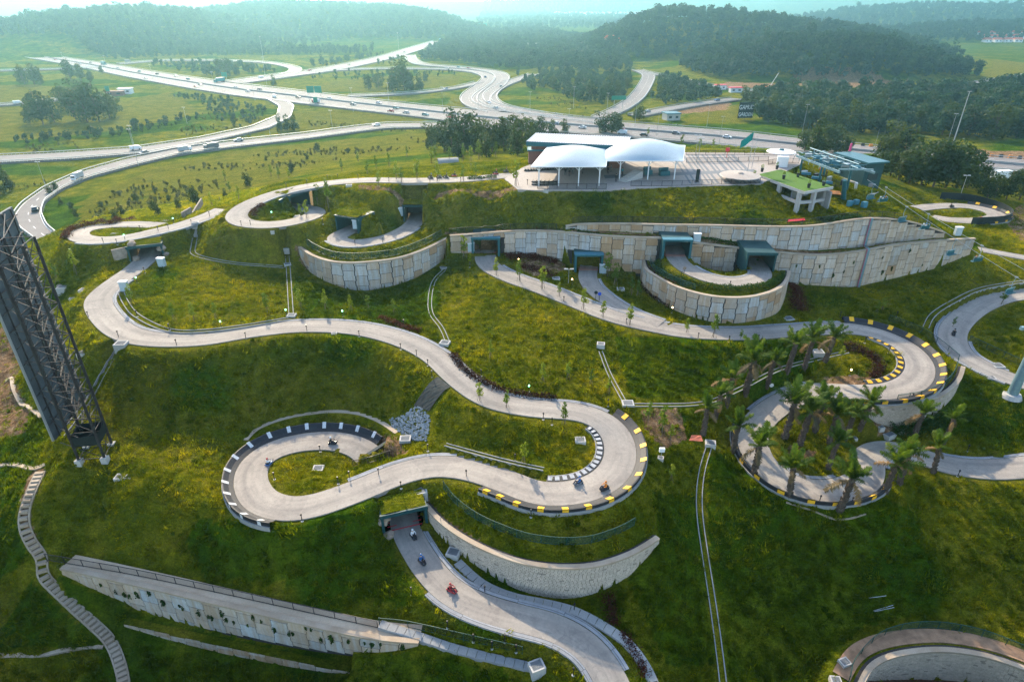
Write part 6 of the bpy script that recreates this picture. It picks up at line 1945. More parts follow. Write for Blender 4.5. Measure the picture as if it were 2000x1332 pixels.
# round sun shades
def shade(px, py, z, r, mat, label, post='white_paint'):
    c = P(px, py, z)
    g = max(H(c[0], c[1]), 20)
    t = thing('round_shade', label, 'sun shade', (c[0], c[1], g), 0, 'round sun shades')
    mb = MB(); mb.disc((0, 0, z - g), r, 0.12, 40, r * 0.97, 0.35); mb.build('canopy_disc', mat, t)
    mb = MB(); mb.tube((0, 0, 0), (0, 0, z - g), 0.11, 0.11, 8); mb.build('pole', post, t)
    mb = MB(); mb.disc((0, 0, z - g + 0.35), 0.7, 0.3, 20, 0.5, 0.1); mb.build('cap', 'teal_steel' if mat == 'white_paint' else mat, t)
shade(1526, 297, 28.6, 3.3, 'white_paint', 'white round sun shade with teal cap beside the chairlift station')
shade(1446, 343, 27.0, 4.3, 'beige_disc', 'wide beige round sun shade at the plaza edge')
# flag and tall masts
def mast(px, py, z, hgt, label, r=0.08, lamp=False, name='light_mast', cat='mast', lean=0):
    g = G(px, py) if z is None else P(px, py, z)
    t = thing(name, label, cat, g)
    mb = MB(); mb.tube((0, 0, -0.5), (lean, 0, hgt), r, r * 0.5, 8); mb.build('pole', 'galvanised', t)
    if lamp:
        for sx in (-1, 1):
            mb = MB(); mb.box((lean + sx * 0.55, 0, hgt + 0.05), (0.7, 0.35, 0.16)); mb.build('lamp_head', 'galvanised', t)
        mb = MB(); mb.box((lean, 0, hgt - 0.03), (1.3, 0.08, 0.08)); mb.build('cross_arm', 'galvanised', t)
    return t
t = mast(1460, 335, PLAZA_Z, 8.6, 'slim flag pole with a teal flag on the plaza', 0.07, name='flag_pole', cat='flag pole')
mb = MB()
for i in range(8):
    for j in range(5):
        mb.v.append((-0.1 - 0.35 * i, 0.22 * math.sin(i * 0.9 + j * .3), 8.5 - 0.42 * j - 0.26 * i))
for i in range(7):
    for j in range(4):
        a = i * 5 + j
        mb.f.append((a, a + 5, a + 6, a + 1)); mb.m.append(0)
mb.build('flag', 'flag_teal', t)
mast(1468, 330, PLAZA_Z, 7.5, 'bare flag pole beside the teal flag', 0.06, name='flag_pole', cat='flag pole')
mast(1358, 306, PLAZA_Z, 5.0, 'lamp post at the back left of the striped plaza', 0.06, True, 'lamp_post', 'lamp post')
mast(1362, 322, PLAZA_Z, 6.0, 'lamp post by the right canopy', 0.07, True, 'lamp_post', 'lamp post')
mast(1640, 300, None, 5.5, 'lamp post behind the chairlift station', 0.07, True, 'lamp_post', 'lamp post')
mast(1574, 296, None, 4.5, 'lamp post left of the chairlift station', 0.06, True, 'lamp_post', 'lamp post')
mast(1855, 300, None, 26, 'tall floodlight mast beyond the highway at right', 0.28, True, 'floodlight_mast', 'floodlight')
mast(1873, 390, None, 6.5, 'lamp post behind the black fence of the far oval', 0.09, True, 'lamp_post', 'lamp post')
# loudspeaker cabinets / boxes on the plaza
for i, (px, py) in enumerate([(1265, 341), (1297, 343)]):
    t = thing('kiosk_seat', ('square', 'wide')[i] + ' teal seating block under the right canopy', 'seat', P(px, py, PLAZA_Z), 0.2)
    mb = MB(); mb.box((0, 0, 0.55), (1.8 + 0.5 * i, 1.3, 1.0), taper=0.92); mb.build('base', 'teal_steel', t)
    mb = MB(); mb.box((0, 0.6, 1.25), (1.7 + 0.5 * i, 0.25, 0.7)); mb.build('backrest', 'teal_steel', t)
t = thing('banner_stand', 'tall black banner stand on the plaza edge', 'banner', P(1361, 356, PLAZA_Z)); mb = MB(); mb.box((0, 0, 1.4), (0.7, 0.12, 2.6)); mb.build('banner', 'sign_black', t); mb = MB(); mb.box((0, 0, 0.04), (0.9, 0.5, 0.1)); mb.build('base', 'black_metal', t)
t = thing('red_sign', 'small red sign at the back of the plaza', 'sign', P(1419, 309, PLAZA_Z)); mb = MB(); mb.tube((0, 0, 0), (0, 0, 1.6), 0.06); mb.build('post', 'sign_red', t); mb = MB(); mb.box((0, 0, 2.0), (0.9, 0.15, 0.9)); mb.build('plate', 'sign_red', t)

# ================================================================== chairlift
def lerp(a, b, f): return a * (1 - f) + b * f
SZ = 28.6
bA0, bA1 = P(1556, 305, SZ), P(1640, 337, SZ)
bB0, bB1 = P(1602, 303, SZ), P(1708, 338, SZ)
st = thing('chairlift_station', 'teal steel chairlift station with open beams and bull wheel', 'chairlift station', (0, 0, 0))
for a, b in ((bA0, bA1), (bB0, bB1)):
    d = b - a
    mid = (a + b) / 2
    mb = MB(); mb.box(mid, (np.linalg.norm(d), 0.35, 0.45), rz=math.atan2(d[1], d[0])); mb.build('main_beam', 'pale_steel', st)
    for f in (0.1, 0.4, 0.7):
        p = a + d * f
        for q in range(2):
            mb = MB(); mb.tube(p + [0, q * 0.8, 0.2], p + [0, q * 0.8, 0.95], 0.07, 0.07, 5); mb.build('guide_post', 'teal_steel', st)
        mb = MB(); mb.box(p + [0, 0.4, 1.0], (2.0, 0.2, 0.12), rz=math.atan2(d[1], d[0])); mb.build('walkway_rail', 'pale_steel', st)
    for f in (0.15, 0.62):
        p = a + d * f
        zg = H(p[0], p[1]) - 0.5
        mb = MB(); mb.tube((p[0], p[1], zg), (p[0], p[1], SZ - 0.2), 0.3, 0.22, 10); mb.build('column', 'teal_steel', st)
for f in (0.05, 0.35, 0.65, 0.97):
    a, b = bA0 * (1 - f) + bA1 * f, bB0 * (1 - f) + bB1 * f
    mb = MB(); d = b - a; mb.box((a + b) / 2 + [0, 0, -0.1 if f < 0.9 else 0.5], (np.linalg.norm(d), 0.25, 0.3), rz=math.atan2(d[1], d[0])); mb.build('cross_beam', 'pale_steel' if f > 0.9 else 'teal_steel', st)
a = bA1 * 0.03 + bA0 * 0.97
for f0, f1 in ((0.2, 0.5), (0.5, 0.2), (0.5, 0.8), (0.8, 0.5)):
    mb = MB(); mb.tube(bA0 * (1 - f0) + bA1 * f0, bB0 * (1 - f1) + bB1 * f1, 0.08, 0.08, 5); mb.build('brace', 'teal_steel', st)
wc = (bA0 * 0.62 + bA1 * 0.38 + bB0 * 0.62 + bB1 * 0.38) / 2
mb = MB()
for q in range(28):
    t0, t1 = q * 2 * math.pi / 28, (q + 1) * 2 * math.pi / 28
    mb.tube(wc + [2.1 * math.cos(t0), 2.1 * math.sin(t0), -0.6], wc + [2.1 * math.cos(t1), 2.1 * math.sin(t1), -0.6], 0.12, 0.12, 5, False)
for q in range(6):
    t0 = q * math.pi / 3; mb.tube(wc + [0, 0, -0.6], wc + [2.1 * math.cos(t0), 2.1 * math.sin(t0), -0.6], 0.07, 0.07, 4)
mb.build('bull_wheel', 'teal_steel', st)
mb = MB(); mb.box(wc + [0, 0, 0.1], (2.6, 1.6, 1.0), rz=-0.4); mb.build('drive_housing', 'teal_light', st)
for q in range(7):                                       # parked chairs and guide hoops inside the station
    f = 0.12 + 0.12 * q
    for a, b in ((bA0, bA1), (bB0, bB1)):
        p = a * (1 - f) + b * f
        mb = MB()
        hp = [p + np.array([0.9 * math.cos(t_) - 0.9, 0.2 * math.cos(t_), 1.1 * math.sin(t_) - 0.2]) for t_ in np.linspace(0, math.pi, 7)]
        mb.path(hp, 0.06, 5); mb.build('guide_hoop', 'pale_steel' if q % 2 else 'teal_steel', st)
for f in (0.25, 0.5, 0.75):
    p = bA0 * (1 - f) + bA1 * f
    mb = MB(); mb.box(p + [0.3, -0.6, -2.9], (2.0, 0.5, 0.5), rz=-0.4); mb.build('waiting_seat', 'teal_light', st)
for q in range(5):
    p = lerp(bA0, bB1, 0.15 + 0.17 * q); mb = MB(); mb.box((p[0], p[1], SZ - 3.3), (1.3, 0.5, 1.1), rz=0.3 * q); mb.build('gate_panel', 'black_metal' if q % 2 else 'galvanised', st)
for q in range(6):
    f = 0.1 + 0.15 * q
    a, b = lerp(bA0, bA1, f), lerp(bB0, bB1, f)
    mb = MB(); mb.tube(a + [0, 0, 1.0], b + [0, 0, 1.0], 0.09, 0.09, 6); mb.build('upper_beam', 'teal_steel', st)
    mb = MB(); mb.tube(lerp(a, b, 0.5) + [0, 0, -0.2], lerp(a, b, 0.5) + [0, 0, 1.7], 0.12, 0.12, 6); mb.build('king_post', 'pale_steel', st)
    mb = MB(); mb.box(lerp(a, b, 0.3 + 0.08 * q) + [0, 0, 0.45], (1.5, 0.9, 0.7), rz=-0.4); mb.build('motor_unit', 'teal_light' if q % 2 else 'galvanised', st)
for zz in (0.9, 1.7):
    mb = MB(); mb.tube(lerp(bA0, bB0, 0.5) + [0, 0, zz], lerp(bA1, bB1, 0.5) + [0, 0, zz], 0.1, 0.1, 6); mb.build('upper_beam', 'pale_steel', st)
mb = MB(); mb.box(P(1526, 326, PLAZA_Z) + [0, 0, 1.2], (2.4, 1.6, 2.4), rz=-0.3); mb.build('ticket_booth', 'white_paint', st)
mb = MB(); mb.box(P(1640, 345, 23.5) + [0, 0, -0.35], (14, 9, 0.9), rz=-0.45); mb.build('boarding_platform', 'grey_concrete', st)
mb = MB(); mb.box(P(1672, 372, 22.8), (3.0, 8.5, 0.4), rz=0.75); mb.build('unloading_ramp', 'grey_concrete', st)
mb = MB(); mb.tube(P(1646, 402, 21.4), P(1650, 352, 27.2), 0.55, 0.4, 14); mb.build('front_pylon', 'teal_steel', st)
for px, py in ((1660, 398), (1672, 396), (1688, 400)):
    mb = MB(); mb.box(P(px, py, 22.9), (1.0, 0.8, 1.2), rz=0.3); mb.build('machine_box', 'teal_light', st)
t = thing('orange_awning', 'flat orange awning below the green deck', 'awning', P(1617, 388, 22.2))
mb = MB(); mb.box((0, 0, 1.4), (4.4, 3.0, 0.12), rz=-0.35); mb.build('awning', 'orange_panel', t); mb = MB(); mb.tube((0, 0, 0), (0, 0, 1.4), 0.12); mb.build('post', 'pale_steel', t)
# lift house
lz = 28.3
lr = [P(1629, 299, lz), P(1667, 298, lz), P(1738, 317, lz), P(1696, 320, lz)]
t = thing('lift_house', 'dark teal lift house with sloping roof behind the station', 'building', (0, 0, 0))
mb = MB(); slab(mb, [lr[0], lr[3], lr[2], lr[1]], lz - 0.2, lz + 0.15); mb.build('roof', 'teal_steel', t)
cc_ = sum(lr) / 4
mb = MB()
li = [cc_ + (p - cc_) * 0.85 for p in lr]
slab(mb, [li[0], li[3], li[2], li[1]], 20.0, lz - 0.21); mb.build('wall', 'teal_dark', t)
mb = MB(); m_ = (li[3] + li[2]) / 2; d = li[2] - li[3]; mb.box((m_[0], m_[1] - 0.05, 25.0), (2.6, 0.1, 1.4), rz=math.atan2(d[1], d[0])); mb.build('window', 'window_glass', t)
t = thing('marker_pole', 'pole with a purple-red marker at the station', 'pole', P(1653, 322, 25)); mb = MB(); mb.tube((0, 0, 0), (0, 0, 5.5), 0.07); mb.build('pole', 'pale_steel', t); mb = MB(); mb.disc((0, 0, 3.2), 0.28, 1.8, 12, 0.22); mb.build('sock', 'cloth_pink', t)
fence(zline([(1556, 330), (1600, 350), (1640, 366)], 24.1), 1.1, 1.4, 'dark queue railing on the near side of the lift station', 'black_metal', 'mesh_rail', 'black_metal', 'railing', 'railing')
fence(zline([(1590, 322), (1640, 340), (1690, 352)], 24.1), 1.1, 1.4, 'dark queue railing through the middle of the lift station', 'teal_steel', 'mesh_rail', 'teal_steel', 'railing', 'railing')
fence(zline([(1500, 322), (1530, 318), (1560, 320)], PLAZA_Z), 1.1, 1.4, 'dark railing between plaza and lift station', 'black_metal', 'mesh_rail', 'black_metal', 'railing', 'railing')
mast(1697, 330, None, 12, 'thin aerial mast beside the lift house', 0.06, name='aerial_mast')
mast(1735, 310, None, 17, 'thin aerial mast at the trees right of the station', 0.06, name='aerial_mast')
# cables
def lerp(a, b, f): return a * (1 - f) + b * f
k1a, k1b = PY(1694, 351, 130), PY(1976, 529, 101)
k2a, k2b = PY(1730, 366, 131), PY(1918, 473, 109)
k1d, k2d = (k1b - k1a), (k2b - k2a)
k1e, k2e = k1a + k1d * (130 - 86) / (130 - 101), k2a + k2d * (131 - 86) / (131 - 109)
for nm, a, e in (('nearer', k1a, k1e), ('farther', k2a, k2e)):
    mb = MB()
    pts = [lerp(a, e, f) - np.array([0, 0, 0.6 * 4 * f * (1 - f)]) for f in np.linspace(0, 1, 14)]
    mb.path(pts, 0.035, 5)
    props(mb.build('haul_cable', 'galvanised'), 'thin steel chairlift cable, the %s of the two' % nm, 'cable', 'chairlift cables', 'thing')
# pylon at the right edge
pb = G(1975, 775)
t = thing('lift_pylon', 'thick pale steel chairlift pylon at the right frame edge', 'pylon', pb)
htop = max(k1e[2], k2e[2]) - pb[2]
mb = MB(); mb.tube((0, 0, 0.2), (0, 0, htop), 0.75, 0.5, 20); mb.build('shaft', 'pale_steel', t)
mb = MB(); mb.disc((0, 0, -0.4), 1.5, 0.7, 20, 1.2); mb.build('footing', 'pale_concrete', t)
mb = MB(); mb.box((0, 0, htop), (7.0, 0.5, 0.5), rz=0.1); mb.build('crossarm', 'pale_steel', t)
# chairs
def chair_parts():
    h = MB()
    h.tube((0, 0, 0), (0, 0.25, -1.2), 0.05, 0.05, 6); h.tube((0, 0.25, -1.2), (0, 0.1, -2.0), 0.05, 0.05, 6)
    h.tube((-1.05, 0.1, -2.0), (1.05, 0.1, -2.0), 0.05, 0.05, 6)
    for sx in (-1.05, 1.05): h.tube((sx, 0.1, -2.0), (sx, 0.25, -2.9), 0.045, 0.045, 6); h.tube((sx, 0.25, -2.9), (sx, -0.35, -2.95), 0.045, 0.045, 6)
    s_ = MB(); s_.box((0, -0.05, -2.9), (2.1, 0.55, 0.12))
    b_ = MB(); b_.box((0, 0.27, -2.55), (2.1, 0.1, 0.6), rot=Matrix.Rotation(-0.15, 3, 'X'))
    g_ = MB(); g_.box((0, 0, 0.02), (0.2, 0.5, 0.22))
    return h.mesh('hanger', 'pale_steel'), s_.mesh('seat', 'teal_steel'), b_.mesh('backrest', 'teal_steel'), g_.mesh('grip', 'galvanised')
CH = chair_parts()
CHAIRS = []
def chair(cable, px, label):
    a, e = (k1a, k1e) if cable == 1 else (k2a, k2e)
    fs = np.linspace(0, 1, 400)
    q = np.array([proj(lerp(a, e, f) - np.array([0, 0, 2.4 * f * (1 - f)])) for f in fs])
    f = fs[int(np.argmin(np.abs(q[:, 0] - px)))]
    p = lerp(a, e, f) - np.array([0, 0, 2.4 * f * (1 - f)])
    d = e - a
    rz = math.atan2(d[1], d[0]) + math.pi / 2
    if cable == 2: rz += math.pi
    t = thing('lift_chair', label, 'chairlift chair', p, rz, 'chairlift chairs')
    for nm, m_ in zip(('hanger', 'seat', 'backrest', 'grip'), CH): put(nm, m_, t)
    CHAIRS.append((t, p, rz))
    return p, rz
chair(1, 1771, 'empty teal lift chair in front of the upper wall tier')
chair(1, 1868, 'empty teal lift chair in front of the right end of the long wall')
chair(1, 1985, 'empty teal lift chair over the right-hand track')
chair(1, 1708, 'empty teal lift chair just leaving the station')
OCC = [(chair(2, 1731, 'lift chair carrying riders nearest the station'), 3), (chair(2, 1814, 'lift chair carrying two riders over the upper wall tier'), 2), (chair(2, 1918, 'lift chair carrying two riders past the end of the long wall'), 2)]

# ================================================================== billboard tower at the left
A, B, C_ = G(156, 904), G(206, 899), G(220, 871)
zb = (A[2] + B[2] + C_[2]) / 3
A, B, C_ = P(156, 904, zb), P(206, 899, zb), P(220, 871, zb)
D_ = A + C_ - B
legs = [A, B, C_, D_]
bt = thing('billboard_tower', 'tall black lattice billboard tower at the left edge', 'billboard', (A + C_) / 2, 0)
org = np.array(bt.location)
TOP = 36.6
def tower_bar(name, a, b, r, mat='billboard_steel', n=6):
    mb = MB(); mb.tube(a - org, b - org, r, r, n); return mb.build(name, mat, bt)
for L_ in legs:
    tower_bar('leg', L_ - [0, 0, 0.2], np.array([L_[0], L_[1], TOP]), 0.17, n=8)
    mb = MB(); mb.box(L_ - org + [0, 0, 0.1], (0.8, 0.8, 0.9)); mb.build('footing', 'pale_concrete', bt)
lv = np.linspace(zb + 0.5, TOP, 15)
def at_z(p, z): return np.array([p[0], p[1], z])
for i in range(len(lv)):
    for j in range(4):
        a, b = legs[j], legs[(j + 1) % 4]
        tower_bar('brace', at_z(a, lv[i]), at_z(b, lv[i]), 0.055)
        if i < len(lv) - 1:
            up = (i % 2 == 0)
            tower_bar('brace', at_z(a, lv[i] if up else lv[i + 1]), at_z(b, lv[i + 1] if up else lv[i]), 0.05)
            if j in (0, 1): tower_bar('brace', at_z(a, lv[i + 1] if up else lv[i]), at_z(b, lv[i] if up else lv[i + 1]), 0.05)
pz0 = zb + 2.6
n0, n1 = P(107, 860, pz0), P(148, 800, pz0)
pd = (n1 - n0) / np.linalg.norm(n1 - n0)
pn = np.array([pd[1], -pd[0], 0])
mb = MB()
for (u0, u1, d0, d1, z0, z1) in ((0, np.linalg.norm(n1 - n0) + 3.5, -0.3, 0.0, pz0, TOP + 1),):
    p00, p10 = n0 + pd * u0, n0 + pd * u1
    pts = [p00 + pn * d0, p10 + pn * d0, p10 + pn * d1, p00 + pn * d1]
    slab(mb, [p - org for p in pts], z0 - org[2], z1 - org[2])
mb.build('billboard_panel', 'billboard_back', bt)
mb = MB(); mb.tube(n0 - pn * 0.15 - pd * 0.06 - org, at_z(n0 - pn * 0.15 - pd * 0.06, TOP + 1) - org, 0.16, 0.16, 6); mb.build('panel_trim', 'galvanised', bt)
plen = np.linalg.norm(n1 - n0) + 3.5
for q in range(5):
    p = n0 + pd * plen * (q + 0.5) / 5 + pn * 0.22
    tower_bar('panel_rib', at_z(p, pz0), at_z(p, TOP + 1), 0.10)
for z in np.linspace(pz0 + 0.2, TOP, 13):
    tower_bar('panel_rail', at_z(n0 + pn * 0.2, z), at_z(n0 + pd * plen + pn * 0.2, z), 0.07)
for i, z in enumerate(lv[1:]):
    for L_, u in ((A, 0.6), (D_, plen - 2.5)):
        tower_bar('tie', at_z(L_, z), at_z(n0 + pd * u + pn * 0.2, z + (0.8 if i % 2 else -0.8)), 0.05)
        tower_bar('tie', at_z(L_, z), at_z(n0 + pd * (u + 2.0) + pn * 0.2, z), 0.045)
mb = MB()
bx = [A * 0.98 + B * 0.02, B, C_, D_]
slab(mb, [lerp((A + C_) / 2, p, 1.04) - org for p in bx], zb + 2.6 - org[2], zb + 2.7 - org[2])
for i in range(4):
    a, b = [lerp((A + C_) / 2, p, 1.04) - org for p in (bx[i], bx[(i + 1) % 4])]
    mb.quad((a[0], a[1], zb + 2.6 - org[2]), (b[0], b[1], zb + 2.6 - org[2]), (b[0], b[1], zb + 4.0 - org[2]), (a[0], a[1], zb + 4.0 - org[2]))
mb.build('service_basket', 'sign_black', bt)
# ================================================================== drains, stairs, paths
def channel(key, label, w=0.38, cover=False, mat='drain_concrete', name='drain_channel'):
    c = DRAINS[key].copy()
    c[:, 2] = np.maximum(NEAR.sample(c[:, 0], c[:, 1]), c[:, 2] - 0.06)
    t, n, s = frame(c)
    o = thing(name, label, 'drain', (0, 0, 0), group='concrete drains')
    mb = MB()
    strip(mb, c, n, s, [(w + 0.12, -0.3), (w + 0.12, 0.12), (w, 0.12), (w, -0.12), (-w, -0.12), (-w, 0.12), (-w - 0.12, 0.12), (-w - 0.12, -0.3)])
    mb.build('channel', mat, o)
    if cover:
        m = int(s[-1] / 1.0)
        for q in range(m):
            f = (q + 0.5) * s[-1] / m
            p = [np.interp(f, s, c[:, h]) for h in range(3)]
            d = [np.interp(f, s, t[:, h]) for h in range(2)]
            g = np.interp(f, s, np.gradient(c[:, 2]) / np.maximum(np.gradient(s), 1e-6))
            mb = MB(); mb.box((0, 0, 0), (s[-1] / m - 0.05, 2 * w + 0.1, 0.09), rot=Matrix.Rotation(math.atan2(d[1], d[0]), 3, 'Z') @ Matrix.Rotation(-math.atan(g), 3, 'Y'))
            mb.build('cover_slab', 'grey_concrete', o, loc=(p[0], p[1], p[2] + 0.15))
channel('slope_left', 'open drain running down beside the billboard tower')
channel('front_foot', 'slab-covered drain below the green fence in the foreground', 0.42, True)
channel('wall_foot', 'slab-covered drain curving along the foot of the stone block wall', 0.5, True)
channel('east_slope', 'long thin drain running down the dark right-hand slope', 0.3)
channel('mound_top', 'pale drain over the top of the left mound')
channel('mound_side', 'straight drain down the right side of the left mound', 0.3)
channel('mound_foot', 'drain along the foot of the left mound')
channel('bowl_foot', 'curving drain down the slope right of the curved bowl wall', 0.26)
channel('east_mid', 'thin drain in the middle of the central slope', 0.22)
channel('palm_edge', 'pale drain behind the slanting row of palms', 0.3)
channel('right_upper', 'slab drain curving above the right-hand track', 0.4)
channel('hairpin_inner', 'pale straight drain inside the front hairpin', 0.22)
def path_strip(c, w, mat, label, name='footpath', dz=0.05):
    t, n, s = frame(c)
    mb = MB(); strip(mb, c, n, s, [(w, dz - 0.3), (w, dz), (-w, dz), (-w, dz - 0.3)])
    return props(mb.build(name, mat), label, kind='structure')
def ground_line(px, step=0.5):
    c = spline(np.array([G(*p) for p in px]), step)
    c[:, 2] = NEAR.sample(c[:, 0], c[:, 1])
    return smooth_line(c, 3)
path_strip(ground_line([(480, 862), (503, 839), (560, 817), (640, 804), (700, 809), (745, 825), (775, 846)]), 0.35, 'path_stone', 'thin stone edging round the top of the oval loop')
path_strip(ground_line([(-20, 906), (30, 906), (70, 914), (90, 905)]), 0.6, 'path_stone', 'dirt footpath at the left edge below the billboard')
path_strip(ground_line([(-20, 1278), (60, 1281), (120, 1273), (205, 1266)]), 0.35, 'path_stone', 'pale edging path at the bottom left')
path_strip(ground_line([(10, 745), (25, 735), (30, 760), (48, 790), (85, 815)]), 0.5, 'path_stone', 'curved dirt path behind the billboard')
path_strip(ground_line([(1535, 982), (1580, 998), (1630, 1018), (1660, 1016), (1690, 1004)]), 0.12, 'path_stone', 'thin stone edging below the front right loop', dz=0.08)
W = WALLS['front']
c = W['c'][:, :3].copy(); c[:, :2] -= W['n'] * 0.95; c[:, 2] = -0.5
path_strip(c, 0.87, 'walk_sand', 'paved walkway behind the front panelled wall', 'walkway', 0.04)
W = WALLS['corner']
c = W['c'][:, :3].copy(); c[:, :2] -= W['n'] * 1.6
path_strip(c, 0.9, 'earth', 'bare earth walkway above the bottom right block wall', 'walkway', 0.06)
c = W['c'][:, :3].copy(); c[:, :2] += W['n'] * 1.6; c[:, 2] = W['c'][:, 3]
path_strip(c, 1.2, 'mulch', 'brown mulch bed at the foot of the bottom right block wall', 'mulch_bed', 0.06)
st_o = thing('stone_stairs', 'winding stone stairs down the slope at lower left', 'stairs', (0, 0, 0))
t, n, s = frame(STAIR)
m = int(s[-1] / 0.62)
for q in range(m):
    f = (q + 0.5) * s[-1] / m
    p = [np.interp(f, s, STAIR[:, h]) for h in range(3)]
    d = [np.interp(f, s, t[:, h]) for h in range(2)]
    mb = MB(); mb.box((0, 0, 0), (0.5, 0.95 + random.uniform(-.1, .1), 0.35), rz=math.atan2(d[1], d[0])); mb.build('step', 'path_stone', st_o, loc=(p[0], p[1], p[2] + 0.1))
for sd in (-1, 1):
    mb = MB(); strip(mb, STAIR, n, s, [(sd * 0.56 + 0.09, -0.3), (sd * 0.56 + 0.09, 0.2), (sd * 0.56 - 0.09, 0.2), (sd * 0.56 - 0.09, -0.3)]); mb.build('stringer', 'path_stone', st_o)

# ---- drain sumps with grates, cabinets
SUMP = []
mb = MB(); mb.box((0, 0, 0), (1.4, 1.2, 1.3)); SUMP.append(mb.mesh('box', 'pale_concrete'))
mb = MB()
for q in range(9): mb.box((-0.48 + q * 0.12, 0, 0.665), (0.05, 0.85, 0.05))
mb.box((0, 0, 0.652), (1.05, 0.85, 0.02)); SUMP.append(mb.mesh('grate', 'paving_grey'))
SL = []
for px, py, k, up in [(622, 917, 1, .1), (1133, 863, 1, .25), (823, 973, 1.1, .5), (886, 1088, 1.1, .5), (1048, 1312, 1.1, .8), (1387, 869, 1, .4), (1173, 680, 0.9, .7), (1226, 790, 1.2, .15), (869, 671, 1.1, .2), (866, 524, 0.9, .2), (238, 676, 1.2, .3), (570, 619, 1, .2), (560, 488, 0.9, .4), (562, 519, 0.9, .4), (1596, 694, 1.2, .5), (1540, 623, 1.2, .1), (1733, 855, 1.2, .2), (792, 862, 1.1, .4), (385, 452, 1, .4), (124, 568, 1.2, .5), (165, 568, 1.1, .2), (1086, 545, 1, .15), (1212, 568, 1, .3), (1947, 716, 1.3, .1), (1934, 738, 1, .1), (1290, 897, 0.55, .5), (141, 586, 0.6, .5), (222, 458, 0.9, .05), (322, 432, 0.9, .05), (1066, 372, 0.8, .1), (682, 366, 0.9, .4), (580, 424, 1.0, .1), (533, 456, 0.5, .4), (653, 653, 0.6, .4), (1647, 1300, 0.8, .5), (1630, 1335, 0.8, .5), (236, 934, 0.9, .1), (252, 932, 0.7, .1), (1758, 845, 0.6, .5), (1720, 838, 0.6, .6), (1668, 860, 0.5, .5), (1290, 565, 0.5, .3), (160, 690, 0.9, .05)]:
    g = G(px, py)
    o = thing('drain_sump', '', 'drain sump', (g[0], g[1], g[2] + up * k), random.uniform(-.3, .5), 'concrete drain sumps')
    o.scale = (k, k, k)
    put('box', SUMP[0], o, (0, 0, -0.6)); put('grate', SUMP[1], o, (0, 0, -0.6))
    SL.append((px, o))
number_labels(SL, 'square pale concrete drain sump with grate on the grass, #')
CAB = MB(); CAB.box((0, 0, 0.85), (1.3, 0.7, 1.7)); cabm = CAB.mesh('cabinet_body', 'cabinet_blue')
CAB = MB(); CAB.box((0, 0, 1.75), (1.45, 0.85, 0.12)); capm = CAB.mesh('cabinet_cap', 'white_paint')
SL = []
for px, py in [(318, 522), (245, 568), (697, 452), (785, 424), (920, 495), (1177, 534), (1356, 503), (1447, 528), (1868, 462)]:
    o = thing('utility_cabinet', '', 'cabinet', G(px, py), random.uniform(-.2, .2), 'pale utility cabinets')
    put('body', cabm, o); put('cap', capm, o); SL.append((px, o))
number_labels(SL, 'pale blue utility cabinet beside a tunnel mouth, #')
# ---- stone heap and geotextile mat
v0, f0, t0 = [], [], 0
rr = random.Random(8)
poly = [G(a, b) for a, b in [(760, 820), (790, 812), (806, 797), (824, 800), (842, 822), (832, 864), (800, 858), (768, 838)]]
xs = [p[0] for p in poly]; ys = [p[1] for p in poly]
V, F = [], []
for q in range(1500):
    x, y = rr.uniform(min(xs), max(xs)), rr.uniform(min(ys), max(ys))
    if not inpoly(np.array([x]), np.array([y]), poly)[0]: continue
    r = rr.uniform(0.10, 0.26)
    z = H(x, y) + r * 0.35
    i = len(V)
    for (a, b, c_) in ((1, 0, 0), (-1, 0, 0), (0, 1, 0), (0, -1, 0), (0, 0, 1), (0, 0, -1)):
        k = r * rr.uniform(0.7, 1.25)
        V.append((x + a * k + rr.uniform(-.04, .04), y + b * k + rr.uniform(-.04, .04), z + c_ * k * 0.8))
    for t_ in ((0, 2, 4), (2, 1, 4), (1, 3, 4), (3, 0, 4), (2, 0, 5), (1, 2, 5), (3, 1, 5), (0, 3, 5)): F.append(tuple(i + k for k in t_))
me = bpy.data.meshes.new('rubble'); me.from_pydata(V, [], F); me.materials.append(MATS['rock_grey'])
props(put('rubble_stones', me), 'heap of loose grey stones on the slope above the oval loop', kind='stuff')
skip([np.array([p[0], p[1], 0]) for p in np.array(V)[::12]], 0.7)
def drape(px, n, mat, name, label, cat, dz=0.10):
    q = [G(a, b) for a, b in px]
    mb = MB()
    for j in range(n + 1):
        for i in range(n + 1):
            u, w = i / n, j / n
            p = (q[0] * (1 - u) + q[1] * u) * (1 - w) + (q[3] * (1 - u) + q[2] * u) * w
            mb.v.append((p[0], p[1], H(p[0], p[1]) + dz + random.uniform(0, 0.06)))
            SKIPP.append(p)
    for j in range(n):
        for i in range(n):
            a = j * (n + 1) + i
            mb.f.append((a, a + 1, a + n + 2, a + n + 1)); mb.m.append(0)
    return props(mb.build(name, mat), label, cat, kind='thing')
SKIPP = []
drape([(808, 796), (838, 806), (880, 758), (856, 738)], 10, 'geotextile', 'geotextile_mat', 'dark geotextile mat laid down the slope above the stones', 'mat')
drape([(1345, 865), (1372, 868), (1368, 856), (1350, 854)], 4, 'tile_red', 'red_tarpaulin', 'small red sheet lying on the grass near the palms', 'sheet', 0.25)
drape([(1536, 437), (1572, 434), (1570, 430), (1540, 432)], 4, 'sign_red', 'red_tarpaulin', 'red tarpaulin lying on top of the panelled tier', 'sheet', 0.3)
skip(SKIPP, 0.7)
SL = []
